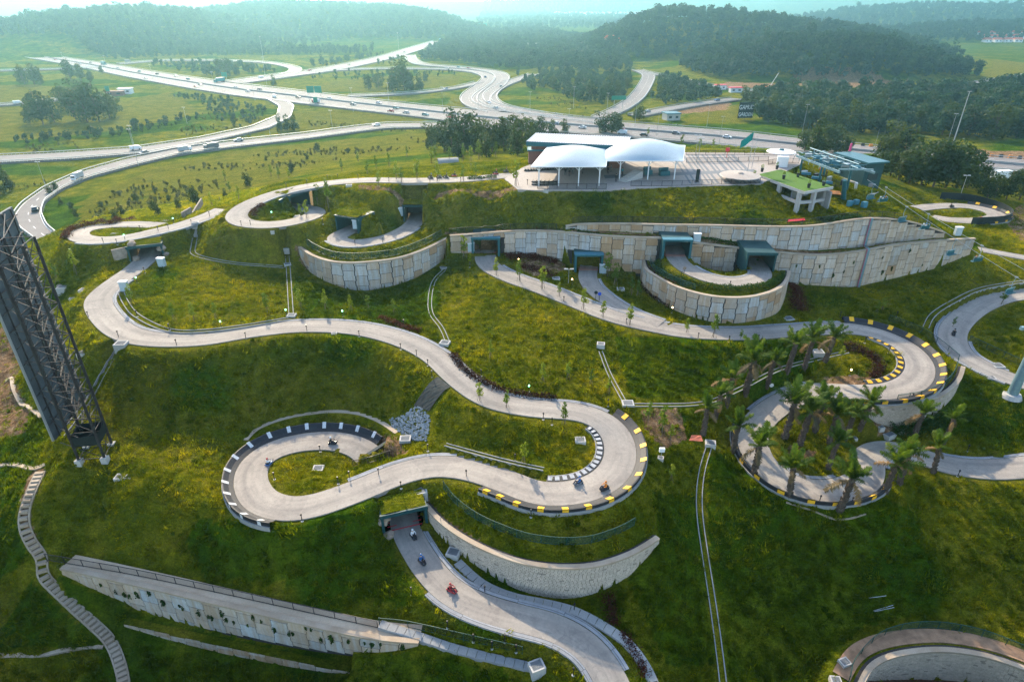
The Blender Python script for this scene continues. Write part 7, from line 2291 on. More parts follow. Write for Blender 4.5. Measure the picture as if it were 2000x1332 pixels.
for q in range(16):
    px, py, r = [(265, 500, .9), (268, 510, .7), (262, 492, .6), (318, 496, .8), (325, 500, .6), (312, 488, .5), (755, 1020, .8), (752, 1035, .7), (760, 1048, .7), (748, 1025, .5), (1560, 800, .3), (118, 562, .5), (162, 690, .4), (590, 500, .5), (598, 515, .5), (604, 525, .5)][q]
    g = G(px, py)
    bm = bmesh.new(); bmesh.ops.create_icosphere(bm, subdivisions=2, radius=r)
    for v in bm.verts: v.co *= rr.uniform(0.75, 1.2); v.co.z *= 0.8
    me = bpy.data.meshes.new('boulder'); bm.to_mesh(me); bm.free(); me.materials.append(MATS['rock_brown'])
    SL.append((px, props(put('boulder', me, None, g + np.array([0, 0, r * 0.2])), '', 'boulder', 'boulders beside tunnel mouths', 'thing')))
number_labels(SL, 'rough brown boulder set in the bank, #')

# ================================================================== fences
fence(wline('bowl', 1.4, 0.0, 1.0), 1.3, 2.5, 'green mesh fence along the curved bowl wall')
fence(wline('centre', 2.2, 0.03, 0.97), 1.2, 3.0, 'green mesh fence above the stone block wall in the foreground')
fence(wline('loop', 0.7, 0.25, 1.0), 1.3, 2.2, 'green mesh fence on the wall of the yellow-edged bend')
fence(gline([(1655, 1335), (1668, 1295), (1720, 1245), (1800, 1230), (1900, 1243), (2010, 1280)]), 1.2, 2.2, 'green mesh fence above the bottom right block wall')
fence(zline([(92, 1094), (250, 1121), (400, 1152), (560, 1187), (738, 1226)], -0.45), 1.1, 2.5, 'dark railing along the front walkway', 'black_metal', 'mesh_rail', 'black_metal', 'railing', 'railing')
fence(gline([(742, 1222), (800, 1228), (900, 1258), (1020, 1288)]), 1.1, 3.2, 'dark green railing beside the lower track drain', 'fence_green', 'mesh_rail', 'fence_green', 'railing', 'railing')
fence(wline('tier', 0.9, 0.02, 0.98), 1.2, 3.0, 'thin dark fence on top of the upper wall tier', 'black_metal', 'mesh_rail', 'black_metal')
fence(wline('north', 0.9, 0.0, 0.2), 1.2, 3.0, 'thin dark fence on the left end of the long wall', 'black_metal', 'mesh_rail', 'black_metal')
fence(wline('bastion', 1.0, 0.04, 0.4), 1.1, 2.6, 'green mesh fence on the left side of the bastion')
fence(gline([(1735, 627), (1790, 648), (1830, 672), (1870, 705)]), 1.1, 3.0, 'thin green fence outside the yellow-edged bend', 'fence_green', 'mesh_rail', 'fence_green')
fence(gline([(1892, 668), (1940, 690), (1995, 716)]), 1.1, 3.0, 'thin wire fence inside the right-hand track', 'fence_green', 'mesh_rail', 'fence_green')
fence(gline([(1835, 390), (1890, 394), (1945, 408), (1973, 425), (1958, 437), (1895, 441)]), 1.9, 3.0, 'tall black screen fence round the far oval track', 'black_metal', 'sign_black', 'black_metal')
fence(gline([(690, 912), (720, 905), (762, 895)]), 1.0, 1.8, 'short black rail at the end of the oval loop', 'black_metal', 'mesh_rail', 'black_metal', 'railing', 'railing')
t = thing('screen_wall', 'dark low screen wall beside the far left hairpin', 'wall', (0, 0, 0)); t['kind'] = 'thing'
c = np.array(gline([(357, 427), (375, 418), (398, 409)]))
for a, b in zip(c[:-1], c[1:]):
    d = b - a; mb = MB(); mb.box((a + b) / 2 + [0, 0, 0.7], (np.linalg.norm(d), 0.3, 1.5), rz=math.atan2(d[1], d[0])); mb.build('wall_panel', 'rock_brown', t)
# road barrier with orange blocks at the right
SL = []
c = spline(np.array([P(a, b, 0.6) for a, b in [(1685, 284), (1760, 291), (1850, 298), (1930, 304), (2010, 310)]]), 3.2)
t = thing('road_barrier', 'black and orange striped barrier along the highway at right', 'barrier', (0, 0, 0))
for q, p in enumerate(c):
    mb = MB(); mb.box((0, 0, 0.2), (1.6, 0.7, 1.4), taper=0.8); mb.build('barrier_block', 'paint_orange' if q % 2 else 'black_rubber', t, loc=p, rz=-0.1)

# ================================================================== bollard lamps
mb = MB(); mb.tube((0, 0, -0.2), (0, 0, 1.0), 0.05, 0.05, 7); BP = mb.mesh('post', 'black_metal')
mb = MB(); mb.disc((0, 0, 1.0), 0.13, 0.20, 8, 0.10); BH = {k: mb.mesh('lamp_head', k) for k in ('black_metal', 'lit_green', 'lit_warm', 'lit_blue')}
mb = MB(); mb.disc((0, 0, -0.1), 0.17, 0.14, 8); BB = mb.mesh('base', 'pale_concrete')
LIT = {(433, 641): 'lit_green', (560, 617): 'lit_green', (670, 619): 'lit_green', (269, 555): 'lit_green', (245, 470): 'lit_green', (1033, 767): 'lit_green', (1312, 612): 'lit_warm', (1409, 630): 'lit_warm', (1013, 517): 'lit_warm', (1117, 556): 'lit_warm', (1374, 522): 'lit_blue', (1659, 735): 'lit_warm', (532, 425): 'lit_green', (340, 437): 'lit_green'}
BOL = {
 'winding left-hand track': [(203, 477), (245, 470), (310, 454), (283, 534), (174, 622), (233, 662), (332, 646), (433, 641), (481, 663), (346, 677), (600, 649), (269, 621), (560, 617), (670, 619), (789, 638), (702, 658), (783, 684), (814, 698), (836, 716), (844, 737), (940, 737), (1033, 767), (1061, 821), (1078, 831), (1187, 795), (269, 555), (340, 437)],
 'long right-hand track': [(1101, 592), (1223, 635), (918, 523), (1117, 556), (1013, 517), (1363, 663), (1423, 669), (1480, 667), (1599, 662), (1640, 621), (1688, 672), (1659, 735), (1425, 562), (1780, 782), (1750, 621), (1312, 612), (1409, 630), (1374, 522), (1445, 900), (1599, 984), (1662, 986), (1869, 933), (1888, 883), (1735, 690), (1330, 545), (1288, 520)],
 'front hairpin and lower track': [(784, 958), (911, 932), (1037, 1014), (947, 1159), (1121, 1196), (986, 1262), (961, 1275), (1119, 1322), (804, 1161), (836, 884), (1006, 902), (591, 1021), (537, 939), (626, 884), (661, 946), (683, 935), (740, 930), (875, 1235), (925, 1262), (1008, 1283)],
 'upper loops on the hill top': [(748, 476), (694, 481), (631, 440), (532, 425), (472, 443), (490, 442), (510, 380), (560, 370), (600, 362), (660, 350), (700, 352), (760, 358), (780, 350), (840, 358), (900, 358), (920, 330), (960, 352), (850, 335), (410, 425), (375, 440), (275, 452), (230, 480), (430, 395), (1030, 362), (330, 450), (640, 352)],
}
for where, lst in BOL.items():
    SL = []
    for px, py in lst:
        g = G(px, py)
        o = thing('bollard_lamp', '', 'bollard lamp', g, 0, 'bollard lamps along the tracks')
        put('post', BP, o); put('lamp_head', BH[LIT.get((px, py), 'black_metal')], o); put('base', BB, o)
        SL.append((px, o))
    number_labels(SL, 'small black bollard lamp beside the ' + where + ', #')
# signs by the track
for i, (px, py, col) in enumerate([(1170, 590, 'blue'), (1163, 587, 'black'), (1503, 770, 'white'), (1335, 540, 'brown')]):
    t = thing('track_sign', ('round blue sign at the fork of two track arms', 'small dark sign at the fork of two track arms', 'round white sign beside the palms', 'low brown sign board on the bastion lawn')[i], 'sign', G(px, py))
    mb = MB(); mb.tube((0, 0, -0.2), (0, 0, 1.4), 0.04); mb.build('post', 'black_metal', t)
    mb = MB(); mb.tube((0, -0.04, 1.5), (0, 0.02, 1.5), 0.32, 0.32, 16); mb.build('plate', {'blue': 'sign_blue', 'black': 'sign_black', 'white': 'white_paint', 'brown': 'rock_brown'}[col], t)
for i, (px, py, lab) in enumerate([(1110, 555, 'slim double-headed lamp post between the two teal tunnels'), (863, 1050, 'lamp post with round head beside the stone block wall')]):
    mast(px, py, None, 2.9 if i == 0 else 2.4, lab, 0.06, i == 0, 'lamp_post', 'lamp post')
t = thing('square_lamp', 'white square floodlight on a post right of the hairpin', 'floodlight', G(1290, 900)); mb = MB(); mb.tube((0, 0, -.2), (0, 0, 1.4), 0.05); mb.build('post', 'galvanised', t); mb = MB(); mb.box((0, 0, 1.6), (0.7, 0.3, 0.6)); mb.build('head', 'white_paint', t)
for i, (a, b) in enumerate([((1692, 1174), (1730, 1165)), ((1704, 1197), (1743, 1185)), ((1706, 1199), (1744, 1192))]):
    p, q = G(*a), G(*b); mb = MB(); mb.tube(p + [0, 0, .12], q + [0, 0, .12], 0.04, 0.04, 6)
    props(mb.build('steel_pipe', 'galvanised'), 'thin steel pipe lying on the dark slope, %s from top' % ORD[i], 'pipe', 'pipes on the slope', 'thing')
# down-pipe on the wall
W = WALLS['north']
i = int(np.argmin([abs(proj(p[:3])[0] - 1692) for p in W['c']]))
pw_, nw_ = W['c'][i], W['n'][i]
t = thing('drain_chute', 'teal steel drain chute stepping down the tall wall', 'drain pipe', (0, 0, 0))
W2 = WALLS['tier']; j = int(np.argmin([abs(proj(p[:3])[0] - 1700) for p in W2['c']])); p2, n2 = W2['c'][j], W2['n'][j]
for a, b in (((p2[0] + n2[0] * .7, p2[1] + n2[1] * .7, p2[2] + .2), (p2[0] + n2[0] * .8, p2[1] + n2[1] * .8, p2[3] + .3)), ((p2[0] + n2[0] * .8, p2[1] + n2[1] * .8, p2[3] + .3), (pw_[0] + nw_[0] * .7, pw_[1] + nw_[1] * .7, pw_[2] + .3)), ((pw_[0] + nw_[0] * .7, pw_[1] + nw_[1] * .7, pw_[2] + .3), (pw_[0] + nw_[0] * .8, pw_[1] + nw_[1] * .8, pw_[3] - .2))):
    mb = MB(); mb.tube(a, b, 0.3, 0.3, 4); pc = mb.build('chute', 'pale_steel', t)
    mb = MB(); mb.tube(np.array(a) + [-.33, -.1, 0], np.array(b) + [-.33, -.1, 0], 0.04, 0.04, 6); mb.build('edge_pipe', 'cloth_pink', pc)

# ================================================================== people and karts
def skin_body(joints, edges, radii):
    me = bpy.data.meshes.new('body'); me.from_pydata(joints, edges, [])
    o = bpy.data.objects.new('tmp', me); COL.objects.link(o)
    md = o.modifiers.new('skin', 'SKIN')
    md.use_smooth_shade = True
    for i, r in enumerate(radii):
        me.skin_vertices[0].data[i].radius = (r, r * 0.9)
    me.skin_vertices[0].data[0].use_root = True
    o.modifiers.new('sub', 'SUBSURF').levels = 1
    dg = bpy.context.evaluated_depsgraph_get()
    out = bpy.data.meshes.new_from_object(o.evaluated_get(dg))
    bpy.data.objects.remove(o); bpy.data.meshes.remove(me)
    return out
EDG = [(0, 1), (1, 2), (2, 3), (3, 4), (0, 5), (5, 6), (6, 7), (7, 8), (0, 9), (9, 10), (10, 11), (11, 12), (2, 13), (13, 14), (14, 15), (15, 16), (2, 17), (17, 18), (18, 19), (19, 20)]
RAD = [0.15, 0.15, 0.16, 0.06, 0.105, 0.10, 0.075, 0.05, 0.045, 0.10, 0.075, 0.05, 0.045, 0.065, 0.05, 0.04, 0.04, 0.065, 0.05, 0.04, 0.04]
POSE = {
 'kart': [(0, -0.18, 0.22), (0, -0.24, 0.42), (0, -0.24, 0.66), (0, -0.22, 0.82), (0, -0.20, 0.97), (-.12, -.05, .22), (-.2, .30, .44), (-.17, .62, .22), (-.17, .74, .26), (.12, -.05, .22), (.2, .30, .44), (.17, .62, .22), (.17, .74, .26), (-.23, -.2, .66), (-.3, .02, .5), (-.22, .25, .55), (-.2, .32, .56), (.23, -.2, .66), (.3, .02, .5), (.22, .25, .55), (.2, .32, .56)],
 'chair': [(0, 0, 0.12), (0, .02, .34), (0, .02, .58), (0, .0, .74), (0, 0, .9), (-.1, -.08, .12), (-.13, -.42, .12), (-.13, -.5, -.3), (-.13, -.6, -.36), (.1, -.08, .12), (.13, -.42, .12), (.13, -.5, -.3), (.13, -.6, -.36), (-.22, 0, .56), (-.26, -.1, .32), (-.2, -.34, .26), (-.18, -.4, .26), (.22, 0, .56), (.26, -.1, .32), (.2, -.34, .26), (.18, -.4, .26)],
 'stand': [(0, 0, .92), (0, 0, 1.15), (0, 0, 1.4), (0, .01, 1.53), (0, .02, 1.68), (-.1, 0, .88), (-.12, .03, .48), (-.12, 0, .08), (-.12, .12, .05), (.1, 0, .88), (.12, .05, .48), (.14, -.04, .08), (.14, .08, .05), (-.2, 0, 1.4), (-.25, 0, 1.12), (-.24, .08, .88), (-.24, .1, .8), (.2, 0, 1.4), (.25, 0, 1.12), (.24, .1, .9), (.22, .14, .84)],
}
BODY = {}
for k, J in POSE.items():
    base = skin_body(J, EDG, RAD)
    Jn = np.array(J)
    for colr in ('white', 'blue', 'red', 'black', 'teal', 'orange', 'grey'):
        me = base.copy()
        me.materials.clear()
        for m_ in ('cloth_' + colr, 'trousers', 'skin'): me.materials.append(MATS[m_])
        for p in me.polygons:
            j = int(np.argmin(np.linalg.norm(Jn - np.array(p.center), axis=1)))
            p.material_index = 2 if j in (3, 4, 16, 20) else (1 if 5 <= j <= 12 or j == 0 else 0)
            p.use_smooth = True
        BODY[(k, colr)] = me
bm = bmesh.new(); bmesh.ops.create_uvsphere(bm, u_segments=12, v_segments=8, radius=0.145)
HEL = bpy.data.meshes.new('helmet'); bm.to_mesh(HEL); bm.free()
HELM = {}
for c_ in ('blue', 'red', 'white', 'orange', 'black'):
    h = HEL.copy(); h.materials.append(MATS['paint_' + c_]); HELM[c_] = h
bm = bmesh.new(); bmesh.ops.create_uvsphere(bm, u_segments=10, v_segments=6, radius=0.118)
HAIR = bpy.data.meshes.new('hair'); bm.to_mesh(HAIR); bm.free(); HAIR.materials.append(MATS['black_rubber'])
def person(pose, loc, rz, shirt, helmet, label, group=None):
    o = put('person', BODY[(pose, shirt)], None, loc, rz)
    hd = POSE[pose][4]
    h = put('helmet' if helmet else 'hair', HELM[helmet] if helmet else HAIR, o, (hd[0], hd[1] - 0.01, hd[2] + 0.035))
    return props(o, label, 'person', group, 'thing')
def kart_meshes(col):
    out = {}
    mb = MB()
    pr = [(-.28, -.6), (.28, -.6), (.32, -.1), (.30, .35), (.18, .62), (-.18, .62), (-.30, .35), (-.32, -.1)]
    b0 = [(x, y, 0.08) for x, y in pr]; b1 = [(x * 1.05, y * 1.03, 0.22) for x, y in pr]; b2 = [(x * 0.85, y * 0.92, 0.28) for x, y in pr]
    for lo, hi in ((b0, b1), (b1, b2)):
        for i in range(8): mb.quad(lo[i], lo[(i + 1) % 8], hi[(i + 1) % 8], hi[i])
    mb.quad(*b2); mb.quad(*b0[::-1])
    out['body'] = mb.mesh('body', 'paint_' + col)
    mb = MB(); mb.box((0, -.42, .36), (.46, .12, .26), rot=Matrix.Rotation(0.35, 3, 'X')); mb.box((0, -.2, .3), (.44, .4, .05)); out['seat'] = mb.mesh('seat', 'black_rubber')
    mb = MB(); mb.tube((0, .42, .2), (0, .28, .56), .03); mb.tube((-.28, .27, .56), (.28, .27, .56), .025); out['handlebar'] = mb.mesh('handlebar', 'black_metal')
    mb = MB(); mb.tube((-.05, 0, 0), (.05, 0, 0), .11, .11, 10); out['wheel'] = mb.mesh('wheel', 'tyre')
    return out
KM = {c_: kart_meshes(c_) for c_ in ('black', 'blue', 'red', 'grey')}
def kart(loc, rz, col, label, group):
    o = thing('luge_kart', label, 'luge kart', loc, rz, group)
    m_ = KM[col]
    put('body', m_['body'], o); put('seat', m_['seat'], o); put('handlebar', m_['handlebar'], o)
    for x, y in ((-.3, -.42), (.3, -.42), (0, .5)): put('wheel', m_['wheel'], o, (x, y, 0.11))
    return o
RIDES = [('main', 650, 866, 'black', 'black', 'white', 'at the top of the oval loop', 0.3), ('main', 526, 906, 'blue', 'white', 'red', 'at the left of the oval loop', 0.6), ('main', 1129, 945, 'grey', 'blue', 'blue', 'in the front hairpin, left one', 1.2), ('main', 1180, 955, 'black', 'orange', 'orange', 'in the front hairpin, right one', 0.3), ('lower', 808, 1049, 'black', 'white', 'white', 'just out of the front tunnel', 0.2), ('lower', 825, 1098, 'black', 'blue', 'blue', 'second below the front tunnel', 0.1), ('lower', 883, 1154, 'red', 'red', 'red', 'third below the front tunnel', 0.3), ('right', 1862, 654, 'black', 'black', 'black', 'alone on the right-hand track', 0.0),
         ('upper', 887, 345, 'red', 'black', 'black', 'first of four on the hill-top straight from right', 0.3), ('upper', 871, 348, 'black', 'black', 'black', 'second of four on the hill-top straight from right', 0.4), ('upper', 858, 348, 'black', 'grey', 'black', 'third of four on the hill-top straight from right', 0.2), ('upper', 841, 349, 'black', 'black', 'blue', 'fourth of four on the hill-top straight from right', 0.3), ('upper', 968, 341, 'red', 'black', 'red', 'near the start beside the clipped hedge', 0.4), ('upper', 988, 337, 'black', 'black', 'black', 'at the start line of the top loop', 0.2),
         ('far', 1858, 405, 'black', 'black', 'black', 'at the back of the far oval', 0.2), ('far', 1914, 430, 'red', 'red', 'black', 'at the front of the far oval', 0.1)]
for k, px, py, kc, sh, hl, where, jit in RIDES:
    cc, t, n, s, o = TR[k]
    i = min(max(tidx(k, px, py), 1), len(cc) - 2)
    p = P(px, py, cc[i][2] + 0.06)
    rz = math.atan2(t[i][1], t[i][0]) - math.pi / 2
    kart(p, rz + jit * 0.3 - 0.05, kc, 'small %s luge kart %s' % (kc, where), 'luge karts on the tracks')
    person('kart', p + np.array([0, 0, 0.06]), rz + jit * 0.3 - 0.05, sh, hl, 'rider in %s top on the kart %s' % (sh, where), 'kart riders')
SL = []
for q in range(12):
    SL.append((q, kart(P(1044 + (q % 6) * 8, 362 - (q // 6) * 5, PLAZA_Z + 0.04), 1.4 + random.uniform(-.1, .1), 'black', '', 'karts parked under the left canopy')))
number_labels(SL, 'parked black kart in the front cluster under the left canopy, #')
SL = []
for q in range(20):
    SL.append((q, kart(P(1026 + q * 5.4, 334 - q * 0.2, PLAZA_Z + 0.04), 0.1 + random.uniform(-.1, .1), 'black', '', 'karts parked in the back row')))
number_labels(SL, 'parked black kart in the long back row, #')
for i, (px, py, sh) in enumerate([(1104, 343, 'black'), (1112, 345, 'black'), (1118, 342, 'grey'), (1138, 340, 'black'), (1187, 340, 'black'), (1193, 337, 'grey'), (1203, 356, 'black'), (1215, 343, 'teal')]):
    person('stand', P(px, py, PLAZA_Z + 0.04), random.uniform(0, 6), sh, None, 'person in %s clothes standing in the canopy shade, %s from left' % (sh, ORD[i]), 'people at the start')
for i, (px, py, sh) in enumerate([(1606, 345, 'red'), (1613, 347, 'black'), (1600, 340, 'red')]):
    g = G(px, py)
    person('stand', P(px, py, 24.0), random.uniform(0, 6), sh, None, 'person in %s standing at the chairlift station, %s of three from front' % (sh, ORD[i]), 'people at the station')
ci = 0
for (p, rz), cnt in OCC:
    for q in range(cnt):
        x = (q - (cnt - 1) / 2) * 0.72
        loc = p + np.array([math.cos(rz) * x + math.sin(rz) * 0.0, math.sin(rz) * x, -2.86])
        person('chair', loc, rz, ('black', 'white', 'teal')[(q + ci) % 3], ('orange', 'blue', 'white')[(q + ci) % 3], 'rider on the %s occupied lift chair, %s from left' % (ORD[ci], ORD[q]), 'chairlift riders')
    ci += 1

# ================================================================== vehicles on the roads
def car_mesh(col, kind='car'):
    mb = MB()
    if kind == 'car':
        prof = [(-2.15, 0.35), (-2.2, 0.75), (-2.1, 0.95), (-1.15, 1.0), (1.0, 0.92), (1.9, 0.78), (2.15, 0.6), (2.12, 0.35)]
        cab = [(-1.75, 0.98), (-1.2, 1.42), (0.2, 1.45), (1.05, 0.92)]
        w = 0.85
    else:
        prof = [(-2.4, 0.4), (-2.4, 1.9), (1.3, 1.95), (2.2, 1.1), (2.35, 0.9), (2.35, 0.4)]
        cab = [(0.5, 1.2), (0.55, 1.8), (1.28, 1.85), (1.95, 1.12)]
        w = 0.9
    for pr, ww, mi in ((prof, w, 0), (cab, w * 0.9, 1)):
        mb.cur = mi
        L = [(x, -ww, z) for x, z in pr]; R = [(x, ww, z) for x, z in pr]
        mb.quad(*L); mb.quad(*R[::-1])
        for i in range(len(pr)):
            j = (i + 1) % len(pr)
            mb.quad(L[j], L[i], R[i], R[j])
    if kind == 'car':
        mb.cur = 0
        mb.box((-0.5, 0, 1.455), (1.5, 1.36, 0.03))
    mb.cur = 2
    for x in (-1.35, 1.35):
        for y in (-w, w): mb.tube((x, y - 0.1, 0.32), (x, y + 0.1, 0.32), 0.33, 0.33, 10)
    return mb.mesh('vehicle', ['paint_' + col, 'window_glass', 'tyre'])
def truck_mesh(cabc, box, ln=8.0):
    mb = MB()
    mb.cur = 1; mb.box((-1.2, 0, 2.1), (ln - 2.2, 2.4, 2.6))
    mb.cur = 0; mb.box((ln / 2 - 1.0, 0, 1.5), (1.9, 2.3, 2.1), taper=0.93)
    mb.cur = 2; mb.box((ln / 2 - 0.12, 0, 1.9), (0.2, 2.0, 0.8))
    mb.cur = 3; mb.box((-0.3, 0, 0.65), (ln - 0.6, 1.2, 0.3))
    for x in (-ln / 2 + 1.0, -ln / 2 + 2.1, ln / 2 - 1.2):
        for y in (-1.05, 1.05): mb.tube((x, y - .15, .5), (x, y + .15, .5), .5, .5, 10)
    return mb.mesh('truck', ['paint_' + cabc, 'paint_' + box, 'window_glass', 'tyre'])
CARM = {c_: car_mesh(c_) for c_ in ('white', 'silver', 'black', 'blue', 'red', 'teal', 'grey')}
VANM = {c_: car_mesh(c_, 'van') for c_ in ('white', 'silver')}
TRK = {'white': truck_mesh('white', 'silver'), 'teal': truck_mesh('teal', 'teal', 10), 'red': truck_mesh('red', 'white', 9), 'grey': truck_mesh('grey', 'grey', 9)}
def road_dir(x, y):
    best = (1e9, 0)
    for a, b in ROADS.values():
        c = 0.5 * (a + b)
        d = np.hypot(c[:, 0] - x, c[:, 1] - y); i = int(np.argmin(d))
        if d[i] < best[0]:
            j = min(i + 1, len(c) - 1); k = max(i - 1, 0)
            best = (d[i], math.atan2(c[j][1] - c[k][1], c[j][0] - c[k][0]))
    return best[1]
VEH = {
 'on the wide highway': [(12, 103, 'c'), (45, 108, 'c'), (108, 118, 'c'), (157, 126, 'c'), (177, 124, 'c'), (203, 127, 'T'), (272, 141, 'c'), (307, 146, 'c'), (344, 150, 'c'), (367, 156, 'c'), (285, 154, 'c'), (383, 171, 'c'), (391, 167, 'c'), (429, 161, 'T'), (484, 180, 'c'), (507, 176, 'c'), (536, 191, 'v'), (643, 194, 'c'), (617, 201, 't'), (583, 192, 'c'), (740, 203, 'c'), (763, 219, 'c'), (774, 213, 'c'), (793, 222, 'c'), (831, 226, 'c'), (880, 231, 'c'), (911, 232, 'c'), (986, 235, 'c'), (1137, 251, 'c'), (1212, 255, 'c'), (1215, 262, 'v'), (1258, 266, 'c'), (1320, 262, 'c'), (1420, 270, 'c'), (1085, 243, 'c'), (690, 206, 'c'), (460, 173, 'c'), (230, 135, 'c')],
 'on the roads below the hill': [(266, 293, 'v'), (281, 301, 'c'), (362, 296, 't'), (413, 290, 't'), (466, 276, 'c'), (735, 246, 'c'), (152, 350, 't'), (70, 412, 'c'), (115, 462, 'c')],
 'on the far ramps': [(872, 134, 'c'), (895, 133, 'c'), (915, 135, 'c'), (948, 152, 'c'), (870, 175, 'c'), (955, 202, 'c'), (968, 213, 'c'), (979, 170, 'c'), (1265, 219, 'c'), (35, 203, 'v'), (510, 153, 'v'), (605, 139, 'c'), (681, 128, 'c'), (790, 103, 'c'), (860, 80, 'T'), (250, 122, 't'), (920, 62, 'T'), (1400, 197, 'c')],
}
rv = random.Random(21)
for where, lst in VEH.items():
    byk = {}
    for px, py, kd in lst:
        p = P(px, py, ROAD_Z + 0.06)
        rz = road_dir(p[0], p[1]) + (math.pi if rv.random() < 0.5 else 0)
        col = rv.choice(['white', 'white', 'silver', 'black', 'blue', 'grey', 'teal', 'red'])
        if kd == 'c': me, nm, cat = CARM[col], 'car', 'car'
        elif kd == 'v': col = 'white'; me, nm, cat = VANM['white'], 'van', 'van'
        else: col = 'teal' if kd == 'T' else rv.choice(['red', 'grey', 'white']); me, nm, cat = TRK[col], 'truck', 'truck'
        o = props(put(nm, me, None, p, rz, 0.72 if kd == 't' else 1.0), '', cat, 'vehicles ' + where, 'thing')
        byk.setdefault((nm, col), []).append((px, o))
    for (nm, col), l in byk.items(): number_labels(l, '%s %s %s, #' % (col, nm, where))
props(put('truck', TRK['red'], None, G(1957, 352), 0.2), 'red and white truck parked behind the trees at right', 'truck', kind='thing')

# ---- road signs, lamp posts, lettering
def gantry(px, py, w, h, z, label, n=1):
    g = P(px, py, ROAD_Z)
    t = thing('road_sign', label, 'road sign', g, road_dir(g[0], g[1]) + math.pi / 2 if False else 0.1)
    for q in range(n):
        mb = MB(); mb.box((q * (w + .4), 0, z + h / 2), (w, 0.15, h)); mb.build('sign_plate', 'sign_green', t)
    for sx in (-w * .3, w * .3 + (n - 1) * (w + .4)):
        mb = MB(); mb.tube((sx, 0.12, -0.5), (sx, 0.12, z + h * .8), 0.14); mb.build('post', 'galvanised', t)
gantry(609, 199, 4.6, 4.2, 5.5, 'pair of green overhead signs on the highway', 2)
gantry(617, 204, 2.6, 3.4, 1.0, 'small green sign at the near edge of the highway')
gantry(440, 158, 4.5, 3.5, 3.0, 'green sign beyond the highway near the oval ramp')
gantry(212, 185, 3, 4, 1.5, 'small green sign by the bright field')
gantry(1207, 214, 9, 2.4, 5.5, 'wide green sign over the access road')
gantry(935, 62, 12, 6, 10, 'large green sign on the far highway', 2)
SL = []
for px, py, h in [(128, 133, 14), (210, 138, 13), (300, 160, 13), (420, 178, 13), (498, 195, 13), (521, 165, 20), (515, 118, 24), (690, 217, 13), (760, 205, 13), (865, 218, 14), (935, 225, 14), (1035, 226, 13), (1110, 262, 12), (1240, 248, 12), (1283, 264, 11), (1120, 210, 12), (1185, 225, 12), (270, 322, 14), (262, 285, 9), (530, 275, 10), (650, 256, 10), (365, 240, 8), (780, 112, 26), (1060, 62, 32), (92, 372, 10), (1380, 250, 12), (1405, 280, 12), (1566, 262, 14), (1845, 296, 16)]:
    SL.append((px, mast(px, py, ROAD_Z if py < 330 else None, h, '', 0.11, True, 'street_lamp', 'street lamp')))
    SL[-1][1]['group'] = 'street lamps along the roads'
number_labels(SL, 'tall thin street lamp beside the valley roads, #')
g = G(1454, 236)
t = thing('letter_sign', 'dark hillside sign with two rows of white letters', 'sign', g, 0.12)
mb = MB(); mb.box((0, 0, 5.2), (9.0, 0.2, 8.6)); mb.build('sign_board', 'sign_black', t)
for sx in (-3.4, 0, 3.4): mb = MB(); mb.tube((sx, 0.3, -1), (sx, 0.3, 9.0), 0.12); mb.build('post', 'black_metal', t)
for word, z in (('GAMUD', 5.7), ('GARDEN', 1.9)):
    for i, chx in enumerate(word):
        cu = bpy.data.curves.new('letter', 'FONT'); cu.body = chx; cu.size = 3.3 if len(word) == 5 else 2.9; cu.extrude = 0.06; cu.align_x = 'CENTER'
        cu.materials.append(MATS['white_paint'])
        tmp = bpy.data.objects.new('tmp', cu); COL.objects.link(tmp)
        lm = bpy.data.meshes.new_from_object(tmp.evaluated_get(bpy.context.evaluated_depsgraph_get()))
        bpy.data.objects.remove(tmp)
        lo = put('letter', lm, t, (-3.55 + i * 7.1 / (len(word) - 1), -0.2, z + (0.25 if chx == 'A' and len(word) == 6 else 0)))
        lo.rotation_euler = (math.pi / 2, 0, 0)
        lo.scale = (0.75, 1.0, 1.0)
# ---- houses and huts
def house(px, py, w, d, h, wall, roof, label, rz=0.0, z=None, group=None, flat=False):
    g = G(px, py) if z is None else P(px, py, z)
    t = thing('house', label, 'house', g, rz, group)
    mb = MB(); mb.box((0, 0, h / 2 - 0.5), (w, d, h + 1)); mb.build('wall', wall, t)
    mb = MB()
    e = 0.5
    if flat:
        mb.box((0, 0, h + 0.35), (w + 1, d + 1, 0.5), taper=0.97)
    else:
        rh = d * 0.32
        a = [(-w / 2 - e, -d / 2 - e, h), (w / 2 + e, -d / 2 - e, h), (w / 2 + e, d / 2 + e, h), (-w / 2 - e, d / 2 + e, h), (-w / 2 - e, 0, h + rh), (w / 2 + e, 0, h + rh)]
        mb.quad(a[0], a[1], a[5], a[4]); mb.quad(a[2], a[3], a[4], a[5]); mb.quad(a[0], a[4], a[3]); mb.quad(a[1], a[2], a[5]); mb.quad(a[0], a[3], a[2], a[1])
    mb.build('roof', roof, t)
    for sx in (-0.25, 0.25): mb = MB(); mb.box((sx * w, -d / 2 - 0.03, h * 0.55), (w * 0.2, 0.1, h * 0.35)); mb.build('window', 'window_glass', t)
    return px, t
row([house(1912 + (q % 5) * 20 + (q // 5) * 7, 70 + (q // 5) * 7, 11, 9, 4, 'white_paint', 'tile_red', '', random.uniform(-.2, .2)) for q in range(14)], 'red-roofed house in the village at the right edge, #', 'village houses at right')
row([house(1085 + (q % 10) * 19 + (q // 10) * 8, 19 + (q // 10) * 6, 34, 14, 7, 'white_paint', ('roof_pale', 'tile_red', 'roof_pale')[q % 3], '', random.uniform(-.2, .2)) for q in range(28)], 'hazy pale terrace house on the far plain, #', 'far terrace houses')
house(1406, 176, 8, 4, 3, 'white_paint', 'sign_red', 'small white site cabin with red roof below the ridge', 0.1, flat=True)
